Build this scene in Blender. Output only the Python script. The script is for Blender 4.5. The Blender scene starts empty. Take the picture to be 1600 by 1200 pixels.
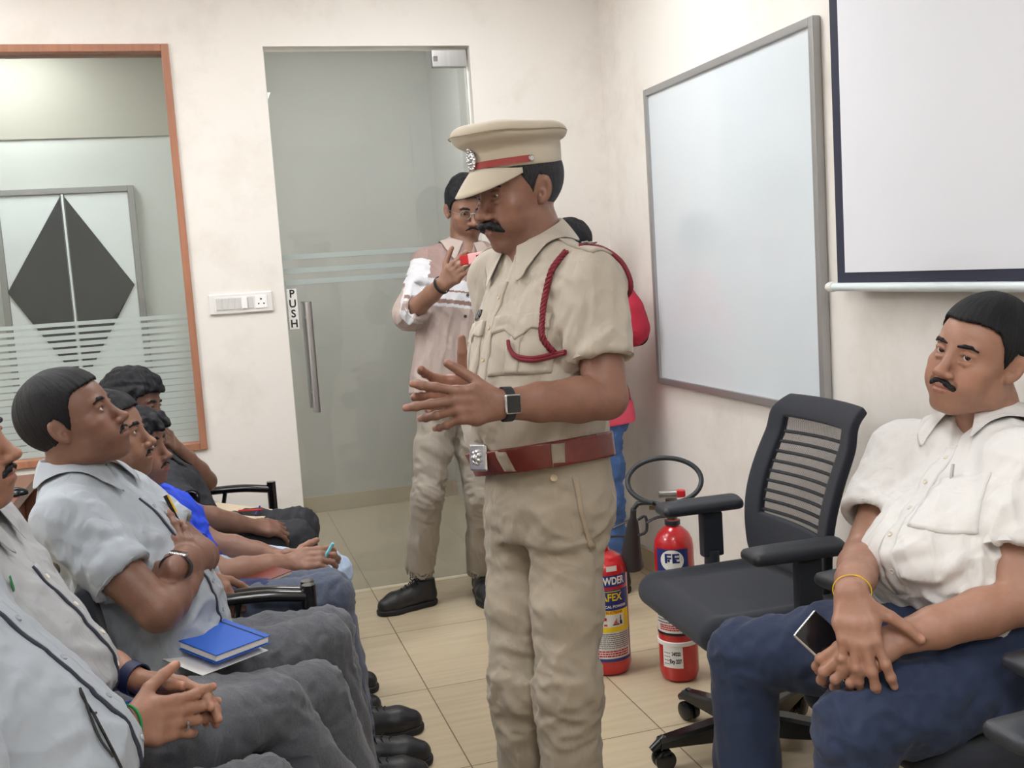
import bpy, bmesh, math, random
import numpy as np
from mathutils import Vector, Matrix
from mathutils.bvhtree import BVHTree

random.seed(7)
SC = bpy.context.scene
COL = SC.collection

# ------------------------------------------------------------------ camera model (1600 x 1200 frame)
FPX = 1640.0
CAMH = 1.42
YAW, PIT, ROL = [math.radians(a) for a in (16.1, 6.33, 3.76)]


def _cam_axes():
    f = np.array([math.sin(YAW) * math.cos(PIT), math.cos(YAW) * math.cos(PIT), -math.sin(PIT)])
    r = np.array([math.cos(YAW), -math.sin(YAW), 0.0])
    d = np.cross(f, r)
    r2 = math.cos(ROL) * r + math.sin(ROL) * d
    d2 = -math.sin(ROL) * r + math.cos(ROL) * d
    return r2, d2, f


CR, CD, CF = _cam_axes()
CAMP = np.array([0, 0, CAMH])


def at(x, y, d):
    """the place at depth d (metres along the view axis) seen at photo position x, y"""
    return CAMP + d * (CF + CR * (x - 800) / FPX + CD * (y - 600) / FPX)


def V(*a):
    return np.array(a, float)


def nrm(v):
    v = np.asarray(v, float)
    return v / (np.linalg.norm(v) + 1e-12)


# ------------------------------------------------------------------ noise
_rs = np.random.RandomState(3)
_perm = np.tile(_rs.permutation(256), 3)
_grad = _rs.normal(size=(256, 3))
_grad /= np.linalg.norm(_grad, axis=1)[:, None]


def pnoise(p):
    p = np.asarray(p, float)
    i = np.floor(p).astype(int)
    f = p - i
    i &= 255
    u = f * f * f * (f * (f * 6 - 15) + 10)
    out = 0
    for a in (0, 1):
        for b in (0, 1):
            for c in (0, 1):
                g = _grad[_perm[_perm[_perm[(i[:, 0] + a)] + ((i[:, 1] + b) & 255)] + ((i[:, 2] + c) & 255)]]
                w = (u[:, 0] if a else 1 - u[:, 0]) * (u[:, 1] if b else 1 - u[:, 1]) * (u[:, 2] if c else 1 - u[:, 2])
                out = out + w * ((f - [a, b, c]) * g).sum(1)
    return out


# ------------------------------------------------------------------ implicit shapes -> one continuous mesh
def hermite(xs, ys, x):
    xs = np.asarray(xs, float)
    ys = np.asarray(ys, float)
    m = np.gradient(ys, xs)
    x = np.clip(x, xs[0], xs[-1])
    i = np.clip(np.searchsorted(xs, x) - 1, 0, len(xs) - 2)
    hh = xs[i + 1] - xs[i]
    t = (x - xs[i]) / hh
    return ((2 * t ** 3 - 3 * t ** 2 + 1) * ys[i] + (t ** 3 - 2 * t ** 2 + t) * hh * m[i]
            + (-2 * t ** 3 + 3 * t ** 2) * ys[i + 1] + (t ** 3 - t ** 2) * hh * m[i + 1])


class Shape:
    def __init__(s):
        s.ops = []

    def copy(s):
        c = Shape()
        c.ops = list(s.ops)
        return c

    def _add(s, fn, lo, hi, k, mode):
        s.ops.append((fn, np.asarray(lo, float), np.asarray(hi, float), k, mode))
        return s

    def cap(s, a, b, ra, rb=None, k=0.01, mode='+'):
        a = np.asarray(a, float); b = np.asarray(b, float)
        rb = ra if rb is None else rb
        ba = b - a
        bb = ba @ ba + 1e-12

        def fn(X, Y, Z):
            px, py, pz = X - a[0], Y - a[1], Z - a[2]
            t = np.clip((px * ba[0] + py * ba[1] + pz * ba[2]) / bb, 0, 1)
            return np.sqrt((px - t * ba[0]) ** 2 + (py - t * ba[1]) ** 2 + (pz - t * ba[2]) ** 2) - (ra + (rb - ra) * t)
        r = max(ra, rb)
        return s._add(fn, np.minimum(a, b) - r, np.maximum(a, b) + r, k, mode)

    def chain(s, pts, rs, k=0.01, mode='+'):
        for i in range(len(pts) - 1):
            s.cap(pts[i], pts[i + 1], rs[i], rs[i + 1], k, mode)
        return s

    def ell(s, c, r, k=0.01, mode='+', axes=None):
        c = np.asarray(c, float); r = np.asarray(r, float)
        A = np.eye(3) if axes is None else np.asarray(axes, float)   # rows: local axes

        def fn(X, Y, Z):
            px, py, pz = X - c[0], Y - c[1], Z - c[2]
            u = [(px * A[i, 0] + py * A[i, 1] + pz * A[i, 2]) / r[i] for i in range(3)]
            k0 = np.sqrt(u[0] ** 2 + u[1] ** 2 + u[2] ** 2)
            k1 = np.sqrt((u[0] / r[0]) ** 2 + (u[1] / r[1]) ** 2 + (u[2] / r[2]) ** 2) + 1e-9
            return k0 * (k0 - 1) / k1
        e = np.sqrt(((A * r[:, None]) ** 2).sum(0))
        return s._add(fn, c - e, c + e, k, mode)

    def loft(s, O, axes, zs, rx, ry, ox=None, oy=None, k=0.02, mode='+', p=2.3):
        """elliptic sections stacked along axes[2]; axes rows = lateral, forward, up"""
        O = np.asarray(O, float); A = np.asarray(axes, float)
        zs = np.asarray(zs, float)
        ox = [0] * len(zs) if ox is None else ox
        oy = [0] * len(zs) if oy is None else oy

        def fn(X, Y, Z):
            px, py, pz = X - O[0], Y - O[1], Z - O[2]
            u, v, w = [px * A[i, 0] + py * A[i, 1] + pz * A[i, 2] for i in range(3)]
            a = hermite(zs, rx, w); b = hermite(zs, ry, w)
            u = np.abs(u - hermite(zs, ox, w)) / a
            v = np.abs(v - hermite(zs, oy, w)) / b
            q = (u ** p + v ** p + 1e-9) ** (1 / p)
            d = (q - 1) * np.minimum(a, b)
            return np.maximum(d, np.maximum(zs[0] - w, w - zs[-1]))
        R = max(max(rx), max(ry)) * 1.05
        m = max(np.abs(np.array(ox)).max(), np.abs(np.array(oy)).max())
        e0, e1 = O + A[2] * zs[0], O + A[2] * zs[-1]
        return s._add(fn, np.minimum(e0, e1) - R - m, np.maximum(e0, e1) + R + m, k, mode)

    def box(s, c, half, rad=0.004, k=0.004, mode='+', axes=None):
        c = np.asarray(c, float); hf = np.asarray(half, float) - rad
        A = np.eye(3) if axes is None else np.asarray(axes, float)

        def fn(X, Y, Z):
            px, py, pz = X - c[0], Y - c[1], Z - c[2]
            q = [np.abs(px * A[i, 0] + py * A[i, 1] + pz * A[i, 2]) - hf[i] for i in range(3)]
            o = np.sqrt(sum(np.maximum(t, 0) ** 2 for t in q))
            return o + np.minimum(np.maximum(np.maximum(q[0], q[1]), q[2]), 0) - rad
        e = np.abs(A * np.asarray(half, float)[:, None]).sum(0)
        return s._add(fn, c - e, c + e, k, mode)

    def cut(s, pt, n, k=0.0):
        """keep the side the normal points away from"""
        pt = np.asarray(pt, float); n = nrm(n)

        def fn(X, Y, Z):
            return (X - pt[0]) * n[0] + (Y - pt[1]) * n[1] + (Z - pt[2]) * n[2]
        s.ops.append((fn, None, None, k, 'x'))
        return s

    def field(s, fn, k=0.0):
        s.ops.append((fn, None, None, k, 'x'))
        return s

    def mesh(s, h, smooth=1, pad=0.0, clip=None):
        add = [o for o in s.ops if o[4] == '+']
        lo = np.min([o[1] for o in add], 0) - 3 * h - pad
        hi = np.max([o[2] for o in add], 0) + 3 * h + pad
        if clip is not None:
            lo = np.maximum(lo, clip[0]); hi = np.minimum(hi, clip[1])
        n = np.ceil((hi - lo) / h).astype(int) + 1
        ax = [(lo[i] + h * np.arange(n[i])).astype(np.float32) for i in range(3)]
        D = np.full(n, 1.0, np.float32)
        for fn, l, u, k, mode in s.ops:
            if l is None:
                sl = (slice(None),) * 3
            else:
                m = k + 4 * h
                i0 = np.clip(np.floor((l - m - lo) / h).astype(int), 0, n)
                i1 = np.clip(np.ceil((u + m - lo) / h).astype(int) + 1, 0, n)
                if (i1 <= i0).any():
                    continue
                sl = tuple(slice(a, b) for a, b in zip(i0, i1))
            d = fn(ax[0][sl[0]][:, None, None], ax[1][sl[1]][None, :, None], ax[2][sl[2]][None, None, :])
            c = D[sl]
            if mode == '+':
                r = np.minimum(c, d)
                if k > 0:
                    e = np.maximum(k - np.abs(c - d), 0) / k
                    r = r - e * e * k * 0.25
            else:
                d = d if mode == 'x' else -d
                r = np.maximum(c, d)
                if k > 0:
                    e = np.maximum(k - np.abs(c - d), 0) / k
                    r = r + e * e * k * 0.25
            D[sl] = r
        D[0] = D[-1] = 1; D[:, 0] = D[:, -1] = 1; D[:, :, 0] = D[:, :, -1] = 1
        v, f = surfnet(D, h, lo)
        if smooth:
            v = lap(v, f, smooth)
        return v, f


def surfnet(D, h, lo):
    S = D < 0
    nx, ny, nz = D.shape
    cnt = np.zeros((nx - 1, ny - 1, nz - 1), np.int8)
    for a in (0, 1):
        for b in (0, 1):
            for c in (0, 1):
                cnt += S[a:nx - 1 + a, b:ny - 1 + b, c:nz - 1 + c]
    act = (cnt > 0) & (cnt < 8)
    ijk = np.argwhere(act)
    idx = np.full(act.shape, -1, np.int64)
    idx[act] = np.arange(len(ijk))
    cs = [(a, b, c) for a in (0, 1) for b in (0, 1) for c in (0, 1)]
    val = {q: D[ijk[:, 0] + q[0], ijk[:, 1] + q[1], ijk[:, 2] + q[2]] for q in cs}
    pos = np.zeros((len(ijk), 3)); num = np.zeros(len(ijk))
    for q in cs:
        for axx in range(3):
            if q[axx]:
                continue
            r = list(q); r[axx] = 1; r = tuple(r)
            v0, v1 = val[q], val[r]
            m = (v0 < 0) != (v1 < 0)
            t = np.where(m, v0 / np.where(m, v0 - v1, 1), 0)
            p = np.tile(np.array(q, float), (len(ijk), 1)); p[:, axx] = t
            pos += p * m[:, None]; num += m
    v = (ijk + pos / num[:, None]) * h + lo
    F = []
    for axx in range(3):
        o = [i for i in range(3) if i != axx]
        A = [slice(None)] * 3; B = [slice(None)] * 3
        A[axx] = slice(0, -1); B[axx] = slice(1, None)
        for i in o:
            A[i] = slice(1, -1); B[i] = slice(1, -1)
        s0, s1 = S[tuple(A)], S[tuple(B)]
        e = np.argwhere(s0 != s1)
        if not len(e):
            continue
        sg = s0[e[:, 0], e[:, 1], e[:, 2]]
        base = e.copy()
        for i in o:
            base[:, i] += 1
        q = []
        for du, dv in ((-1, -1), (0, -1), (0, 0), (-1, 0)):
            c = base.copy(); c[:, o[0]] += du; c[:, o[1]] += dv
            q.append(idx[c[:, 0], c[:, 1], c[:, 2]])
        q = np.stack(q, 1)
        flip = sg if axx != 1 else ~sg
        q[~flip] = q[~flip][:, ::-1]
        F.append(q)
    return v, np.concatenate(F)


def lap(v, f, n=1, lam=0.5):
    a = np.concatenate([f[:, i] for i in range(4)] * 2)
    b = np.concatenate([f[:, (i + 1) % 4] for i in range(4)] + [f[:, (i - 1) % 4] for i in range(4)])
    c = np.bincount(a, minlength=len(v)).astype(float) + 1e-9
    for it in range(n):
        for l in (lam, -lam * 0.9) if n > 1 else (lam * .6,):
            m = np.stack([np.bincount(a, v[b, i], len(v)) for i in range(3)], 1) / c[:, None]
            v = v + l * (m - v)
    return v


def vnormals(v, f):
    n = np.cross(v[f[:, 2]] - v[f[:, 0]], v[f[:, 3]] - v[f[:, 1]])
    out = np.zeros_like(v)
    for i in range(4):
        for j in range(3):
            out[:, j] += np.bincount(f[:, i], n[:, j], len(v))
    return out / (np.linalg.norm(out, axis=1)[:, None] + 1e-12)


def bvh_of(v, f):
    return BVHTree.FromPolygons([tuple(x) for x in v], [tuple(x) for x in f])


# ------------------------------------------------------------------ Blender objects
def link(name, me, mat=None, parent=None, base=None):
    o = bpy.data.objects.new(name, me)
    COL.objects.link(o)
    if mat is not None and not me.materials:
        for m in (mat if isinstance(mat, (list, tuple)) else [mat]):
            me.materials.append(m)
    if parent is not None:
        o.parent = parent
    elif base is not None:
        o.location = base
    return o


def npmesh(name, v, f, base=(0, 0, 0), color=None, midx=None, smooth=True):
    v = np.asarray(v, np.float32) - np.asarray(base, np.float32)
    me = bpy.data.meshes.new(name)
    k = f.shape[1]
    me.vertices.add(len(v)); me.vertices.foreach_set('co', v.ravel())
    me.loops.add(f.size); me.loops.foreach_set('vertex_index', f.astype(np.int32).ravel())
    me.polygons.add(len(f))
    me.polygons.foreach_set('loop_start', np.arange(0, f.size, k, dtype=np.int32))
    me.polygons.foreach_set('use_smooth', np.full(len(f), smooth))
    if midx is not None:
        me.polygons.foreach_set('material_index', midx.astype(np.int32))
    me.update(calc_edges=True)
    if color is not None:
        at_ = me.color_attributes.new('tint', 'FLOAT_COLOR', 'POINT')
        at_.data.foreach_set('color', np.concatenate([color, np.ones((len(v), 1))], 1).astype(np.float32).ravel())
    me.validate()
    return me


class MB:
    """collects simple solids in one bmesh, then links them as ONE mesh object"""

    def __init__(s):
        s.bm = bmesh.new()
        s.wn = False

    def _xf(s, geom, M):
        bmesh.ops.transform(s.bm, matrix=M, verts=geom)

    def box(s, lo, hi, bevel=0.0, seg=2, M=None):
        lo = np.asarray(lo, float); hi = np.asarray(hi, float)
        r = bmesh.ops.create_cube(s.bm, size=1)
        vs = r['verts']
        c = (lo + hi) / 2; d = hi - lo
        T = Matrix.Translation(Vector(c)) @ Matrix.Diagonal((*d, 1))
        bmesh.ops.transform(s.bm, matrix=T, verts=vs)
        if bevel > 0:
            s.wn = True
            es = list({e for v in vs for e in v.link_edges})
            g = bmesh.ops.bevel(s.bm, geom=es, offset=min(bevel, d.min() * .49), segments=seg, affect='EDGES', profile=.5)
            vs = list({v for f in g['faces'] for v in f.verts} | {v for v in vs if v.is_valid})
        if M is not None:
            bmesh.ops.transform(s.bm, matrix=M, verts=vs)
        return s

    def tube(s, pts, r, n=12, close=False, caps=True, flat=None):
        P = [Vector(p) for p in pts]
        rs = r if isinstance(r, (list, tuple, np.ndarray)) else [r] * len(P)
        N = len(P)
        rings = []
        up = None
        for i in range(N):
            if close:
                t = (P[(i + 1) % N] - P[i - 1]).normalized()
            else:
                t = (P[min(i + 1, N - 1)] - P[max(i - 1, 0)]).normalized()
            if up is None:
                up = Vector((0, 0, 1)) if abs(t.z) < .9 else Vector((0, 1, 0))
            up = (up - t * up.dot(t)).normalized()
            sd = t.cross(up)
            fx, fy = (1, 1) if flat is None else flat
            rings.append([s.bm.verts.new(P[i] + (sd * math.cos(a) * fx + up * math.sin(a) * fy) * rs[i])
                          for a in [2 * math.pi * j / n for j in range(n)]])
        for i in range(N if close else N - 1):
            A, B = rings[i], rings[(i + 1) % N]
            for j in range(n):
                s.bm.faces.new((A[j], A[(j + 1) % n], B[(j + 1) % n], B[j]))
        if caps and not close:
            s.bm.faces.new(rings[0][::-1]); s.bm.faces.new(rings[-1])
        return s

    def cyl(s, a, b, r, n=24, r2=None):
        return s.tube([a, b], [r, r if r2 is None else r2], n)

    def lathe(s, prof, c=(0, 0, 0), n=32, axis=None):
        """profile of (radius, height) turned about an axis through c"""
        M = Matrix.Translation(Vector(c))
        if axis is not None:
            M = M @ Vector((0, 0, 1)).rotation_difference(Vector(axis)).to_matrix().to_4x4()
        rings = []
        for r, z in prof:
            if r < 1e-6:
                rings.append([s.bm.verts.new(M @ Vector((0, 0, z)))])
            else:
                rings.append([s.bm.verts.new(M @ Vector((r * math.cos(a), r * math.sin(a), z)))
                              for a in [2 * math.pi * j / n for j in range(n)]])
        for A, B in zip(rings, rings[1:]):
            for j in range(n):
                q = [A[j % len(A)], A[(j + 1) % len(A)], B[(j + 1) % len(B)], B[j % len(B)]]
                u = []
                for x in q:
                    if x not in u:
                        u.append(x)
                if len(u) > 2:
                    s.bm.faces.new(u)
        return s

    def prism(s, pts, n, depth):
        """closed outline pts (3D, planar) pushed along n by depth"""
        n = Vector(n).normalized()
        a = [s.bm.verts.new(Vector(p)) for p in pts]
        b = [s.bm.verts.new(Vector(p) + n * depth) for p in pts]
        s.bm.faces.new(a[::-1]); s.bm.faces.new(b)
        for i in range(len(a)):
            j = (i + 1) % len(a)
            s.bm.faces.new((a[i], a[j], b[j], b[i]))
        return s

    def ball(s, c, r, n=16, sc=(1, 1, 1)):
        g = bmesh.ops.create_uvsphere(s.bm, u_segments=n, v_segments=max(6, n // 2), radius=r)
        bmesh.ops.transform(s.bm, matrix=Matrix.Translation(Vector(c)) @ Matrix.Diagonal((*sc, 1)), verts=g['verts'])
        return s

    def build(s, name, mat, parent=None, base=None, smooth=None, M=None):
        bm = s.bm
        if M is not None:
            bm.transform(M)
        bmesh.ops.recalc_face_normals(bm, faces=bm.faces)
        if base is not None:
            bm.transform(Matrix.Translation(-Vector(base)))
        if smooth is None:
            smooth = 35
        for f in bm.faces:
            f.smooth = True
        for e in bm.edges:
            if len(e.link_faces) == 2:
                e.smooth = e.calc_face_angle(0) < math.radians(smooth)
            else:
                e.smooth = False
        me = bpy.data.meshes.new(name)
        bm.to_mesh(me); bm.free()
        o = link(name, me, mat, parent)
        if s.wn:
            w = o.modifiers.new('wn', 'WEIGHTED_NORMAL'); w.keep_sharp = True
        if parent is None and base is not None:
            o.location = base
        return o


def tag(o, label, cat, group=None, kind=None):
    o['label'] = label; o['category'] = cat
    if group:
        o['group'] = group
    if kind:
        o['kind'] = kind
    return o


def struct(o):
    o['kind'] = 'structure'
    return o


def empty(name, base):
    o = bpy.data.objects.new(name, None)
    o.empty_display_size = .05
    COL.objects.link(o)
    o.location = base
    return o


def frame(up, fwd):
    """rows lateral (x = fwd x up), forward, up"""
    u = nrm(up)
    f = np.asarray(fwd, float); f = nrm(f - u * (f @ u))
    return np.stack([np.cross(f, u), f, u])


def mat4(A, O):
    """columns from rows of A"""
    M = Matrix.Identity(4)
    for i in range(3):
        for j in range(3):
            M[j][i] = A[i][j]
        M[i][3] = O[i]
    return M


def bez(pts, n=24):
    """smooth curve through points (Catmull-Rom)"""
    P = [np.asarray(p, float) for p in pts]
    P = [2 * P[0] - P[1]] + P + [2 * P[-1] - P[-2]]
    out = []
    seg = len(P) - 3
    for i in range(seg):
        p0, p1, p2, p3 = P[i:i + 4]
        for t in np.linspace(0, 1, max(2, n // seg), endpoint=(i == seg - 1)):
            out.append(.5 * (2 * p1 + (p2 - p0) * t + (2 * p0 - 5 * p1 + 4 * p2 - p3) * t * t + (3 * p1 - p0 - 3 * p2 + p3) * t ** 3))
    return out


def text_bm(txt, size, align='CENTER', bold=0.0):
    """flat letter outlines as (verts, faces) in the xy plane"""
    cu = bpy.data.curves.new('letters', 'FONT')
    cu.body = txt; cu.size = size; cu.align_x = align; cu.align_y = 'CENTER'
    cu.offset = bold
    cu.resolution_u = 3
    o = bpy.data.objects.new('letters', cu)
    COL.objects.link(o)
    dg = bpy.context.evaluated_depsgraph_get()
    me = bpy.data.meshes.new_from_object(o.evaluated_get(dg))
    vs = [v.co.copy() for v in me.vertices]
    fs = [tuple(p.vertices) for p in me.polygons]
    bpy.data.objects.remove(o); bpy.data.curves.remove(cu); bpy.data.meshes.remove(me)
    return vs, fs
# ------------------------------------------------------------------ people: head, hands, limbs as one skin surface
def smooth01(x):
    x = np.clip(x, 0, 1)
    return x * x * (3 - 2 * x)


def mixc(c, mask, col):
    m = np.clip(mask, 0, 1)[:, None]
    return c * (1 - m) + np.asarray(col)[None] * m


CRAN_C, CRAN_R = V(0, -.006, .028), V(.076, .098, .087)


def head_shape(p):
    s = Shape()
    w = p.get('jaw', 1.0); fat = p.get('fat', 0.0); ns = p.get('nose', 1.0); chin = p.get('chin', 0.0)
    s.ell(CRAN_C, CRAN_R)
    s.ell((0, .034, .028), (.064, .061, .062), k=.02)
    s.ell((0, .036, -.034), (.058 + fat * .5, .053, .074), k=.03)
    s.ell((0, .032, -.078), (.047 * w + fat, .052, .038), k=.03)
    s.ell((0, .071, -.102 - chin), (.021 * w, .017, .015), k=.028)
    for q in (-1, 1):
        s.ell((q * (.050 * w + fat), .004, -.066), (.014, .026, .026), k=.024)
        s.cap((q * (.048 * w + fat), .010, -.082), (q * .016, .070, -.108), .012, .010, k=.022)
        s.ell((q * .047, .060, -.026), (.021, .020, .014), k=.022)
        s.ell((q * (.034 + fat * .5), .066, -.058), (.020 + fat, .020, .026), k=.026)
        s.ell((q * .030, .083, .020), (.019, .0085, .0068), k=.013)
    s.ell((0, .084, -.071), (.027, .017, .023), k=.018)
    for q in (-1, 1):   # eye sockets
        s.ell((q * .033, .101, .000), (.0175, .017, .0115), k=.013, mode='-')
    # nose
    s.cap((0, .088, .007), (0, .1085, -.036), .0068, .0092 * ns, k=.012)
    s.ell((0, .112, -.040), (.0115 * ns, .0125, .0100), k=.008)
    for q in (-1, 1):
        s.ell((q * .0135 * ns, .1005, -.0440), (.0078 * ns, .0105, .0074), k=.006)
    s.cap((0, .104, -.046), (0, .093, -.055), .005, k=.006)
    for q in (-1, 1):
        s.ell((q * .0068 * ns, .1065, -.0515), (.0036, .0050, .0034), k=.002, mode='-')
    # mouth
    s.chain([(-.025, .0865, -.0715), (-.008, .0985, -.0672), (0, .0985, -.0682), (.008, .0985, -.0672), (.025, .0865, -.0715)],
            [.0028, .0046, .0042, .0046, .0028], k=.006)
    s.chain([(-.022, .087, -.0745), (-.008, .0968, -.0783), (.008, .0968, -.0783), (.022, .087, -.0745)],
            [.0026, .0054, .0054, .0026], k=.006)
    s.chain([(-.026, .0905, -.0722), (-.009, .1042, -.0722), (.009, .1042, -.0722), (.026, .0905, -.0722)],
            [.0010, .0017, .0017, .0010], k=.002, mode='-')
    # eyelids
    op = p.get('eye_open', 1.0)
    for q in (-1, 1):
        s.ell((q * .032, .0765, .0), (.0155, .0138, .0125), k=.005)
        s.chain([(q * .019, .0885, .0035), (q * .032, .0912, .0062), (q * .046, .0825, .0045)], [.0028, .0036, .0028], k=.004)
        s.ell((q * .032, .0935, -.0016), (.0136, .0130, .0043 * op), k=.0012, mode='-',
              axes=[[1, 0, q * .09], [0, 1, 0], [-q * .09, 0, 1]])
    # ears
    for q in (-1, 1):
        A = frame((q * .10, -.22, 1), (q * .75, .66, 0))   # forward row faces outward-front
        A = np.stack([nrm(np.cross(A[1], A[2])), A[1], A[2]])
        s.ell((q * .0785, -.008, -.006), (.0165, .0075, .0285), k=.006, axes=A)
        s.ell((q * .0745, .000, -.030), (.009, .0065, .010), k=.006, axes=A)
        s.ell((q * .0855, -.0025, -.006), (.0095, .0062, .0185), k=.003, mode='-', axes=A)
        s.ell((q * .0775, -.002, -.016), (.0068, .005, .010), k=.003, axes=A)
        s.ell((q * .0815, .004, -.015), (.0055, .007, .0075), k=.002, mode='-', axes=A)
    return s


def skin_paint(p, v):
    base = np.asarray(p['skin'])
    c = np.tile(base, (len(v), 1))
    x, y, z = np.abs(v[:, 0]), v[:, 1], v[:, 2]
    n = pnoise(v * 28) * .5 + pnoise(v * 75) * .35
    c = c * (1 + .16 * n)[:, None]
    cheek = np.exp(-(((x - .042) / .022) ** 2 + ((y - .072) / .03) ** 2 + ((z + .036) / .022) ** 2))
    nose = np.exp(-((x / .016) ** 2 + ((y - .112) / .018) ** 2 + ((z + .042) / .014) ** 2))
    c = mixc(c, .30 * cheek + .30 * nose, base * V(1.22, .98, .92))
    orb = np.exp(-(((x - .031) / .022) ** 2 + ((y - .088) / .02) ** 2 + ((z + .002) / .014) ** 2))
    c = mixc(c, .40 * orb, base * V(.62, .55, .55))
    arc = np.abs(x) / .025
    zt = -.0722 - .0 * arc
    up = (z < zt + .0085 * (1 - arc ** 2)) & (z > zt - .0115 * (1 - arc ** 2))
    lipm = smooth01((y - .083) / .004) * up * (arc < 1)
    c = mixc(c, .8 * lipm, p.get('lip', base * V(.80, .58, .62)))
    st = p.get('stubble', .25)
    beard = smooth01((-.050 - z) / .014) * smooth01((y - .004) / .03) * smooth01((.128 + z) / .02)
    musz = np.exp(-((z + .058) / .008) ** 2) * (x < .03) * (y > .07)
    pat = .75 + .5 * pnoise(v * 190)
    c = mixc(c, st * np.maximum(beard * (z > -.125), musz) * pat * (1 - lipm), p.get('beardcol', base * .30))
    sc = smooth01((z - .03 - .5 * (y > .06) * .06) / .02) * 0
    return c


def head_verts(p, M, O, sc, neck_b, h=.0022, extra=None):
    """M rows lateral/forward/up of the head; neck_b the base of the neck in the place"""
    s = head_shape(p)
    nb = (M @ (np.asarray(neck_b) - O)) / sc
    nt = V(0, -.014, -.045)
    nr = p.get('neck', .056)
    s.cap(nt, nb * .55 + nt * .45, nr * .94, nr * .97, k=.016)
    s.cap(nb * .55 + nt * .45, nb, nr * .98, nr * 1.1, k=.02)
    if p.get('adam', 1):
        mid = nb * .45 + nt * .55
        s.ell(mid + V(0, nr * .93, .0), (.011, .010, .016), k=.015)
    if extra:
        extra(s)
    v, f = s.mesh(h, 2)
    c = skin_paint(p, v)
    return O + (v * sc) @ M, f, c


HAIRLINE = dict(az=[0, 20, 38, 52, 62, 70, 78, 84, 92, 104, 112, 140, 180],
                z=[.066, .063, .060, .044, .026, -.004, -.020, .012, .028, .012, -.040, -.066, -.074])


def hair_verts(p, M, O, sc, h=.0026):
    hp = p['hair']
    s = Shape()
    ts, tt, tb, tf = hp.get('side', .006), hp.get('top', .018), hp.get('back', .008), hp.get('front', .012)
    s.ell(CRAN_C + V(0, (tf - tb) / 2, (tt - .004) / 2), CRAN_R + V(ts, (tf + tb) / 2, (tt + .004) / 2))
    s.ell((0, .030, .034), (.066 + ts * .7, .058 + tf * .9, .062 + tt * .7), k=.02)
    for a, b, r in hp.get('locks', []):
        s.cap(a, b, r, r * .75, k=.012)
    line = dict(HAIRLINE); line.update(hp.get('line', {}))
    az_t, z_t = np.array(line['az'], float), np.array(line['z'], float)

    def fn(X, Y, Z):
        az = np.degrees(np.arctan2(np.abs(X), Y + 1e-6)) + 0 * Z
        lim = np.interp(az, az_t, z_t).astype(np.float32)
        wob = .002 * np.sin(X * 900 + 3) + .0016 * np.sin(Y * 1300 + X * 400)
        return (lim + wob - Z) * .75
    s.field(fn, k=hp.get('soft', .004))
    v, f = s.mesh(h, 1)
    n = vnormals(v, f)
    c = v - V(0, -.035, 0)
    hz = np.hypot(c[:, 0], c[:, 1])[:, None] + 1e-5
    q = np.concatenate([c[:, :2] / hz * 17, c[:, 2:] * 9 + hz * 14], 1)
    fr = hp.get('freq', 1.0)
    tip = smooth01((hz[:, 0] - .015) / .03)
    disp = hp.get('rough', .0016) * tip * (pnoise(q * V(1, 1, 1) * fr) + .7 * pnoise(q * V(2.3, 2.3, 1.3) * fr + 7))
    disp += hp.get('wave', .0) * pnoise(v * V(45, 32, 45) + 3)
    return (v + n * disp[:, None]) * sc, f


def put_local(name, v, f, M, O, matl, parent, base):
    """a mesh kept in the head's own axes"""
    me = npmesh(name, v, f)
    o = link(name, me, matl, parent)
    o.matrix_local = mat4(M, np.asarray(O) - np.asarray(base))
    return o


def moustache_verts(kind, M, O, sc, h=.0014):
    s = Shape()
    if kind == 'thick':
        for q in (-1, 1):
            s.chain([(q * .002, .1035, -.0575), (q * .014, .1035, -.0605), (q * .028, .0945, -.0675), (q * .0365, .086, -.0755)],
                    [.0072, .0094, .0084, .0046], k=.004)
    elif kind == 'full':
        for q in (-1, 1):
            s.chain([(q * .002, .1015, -.0570), (q * .013, .1005, -.0610), (q * .024, .0935, -.0670), (q * .0315, .0855, -.0765)],
                    [.0042, .0056, .0054, .0034], k=.004)
    elif kind == 'thin':
        for q in (-1, 1):
            s.chain([(q * .003, .1015, -.0590), (q * .013, .1005, -.0618), (q * .025, .0930, -.0690), (q * .030, .0875, -.0745)], [.0032, .0042, .0036, .0018], k=.003)
    v, f = s.mesh(h, 1)
    n = vnormals(v, f)
    v = v + n * (.0011 * (pnoise(v * V(500, 160, 160)) + pnoise(v * V(900, 300, 300))))[:, None]
    return O + (v * sc) @ M, f


def brow_verts(q, M, O, sc, th=1.0, h=.0013):
    s = Shape()
    s.chain([(q * .013, .0955, .0175), (q * .027, .0958, .0205), (q * .040, .0908, .0212), (q * .051, .0822, .0155)],
            [.0034 * th, .0046 * th, .0042 * th, .0022], k=.002)
    v, f = s.mesh(h, 1)
    n = vnormals(v, f)
    v = v + n * (.0009 * pnoise(v * V(700, 300, 300)))[:, None]
    return O + (v * sc) @ M, f


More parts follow.
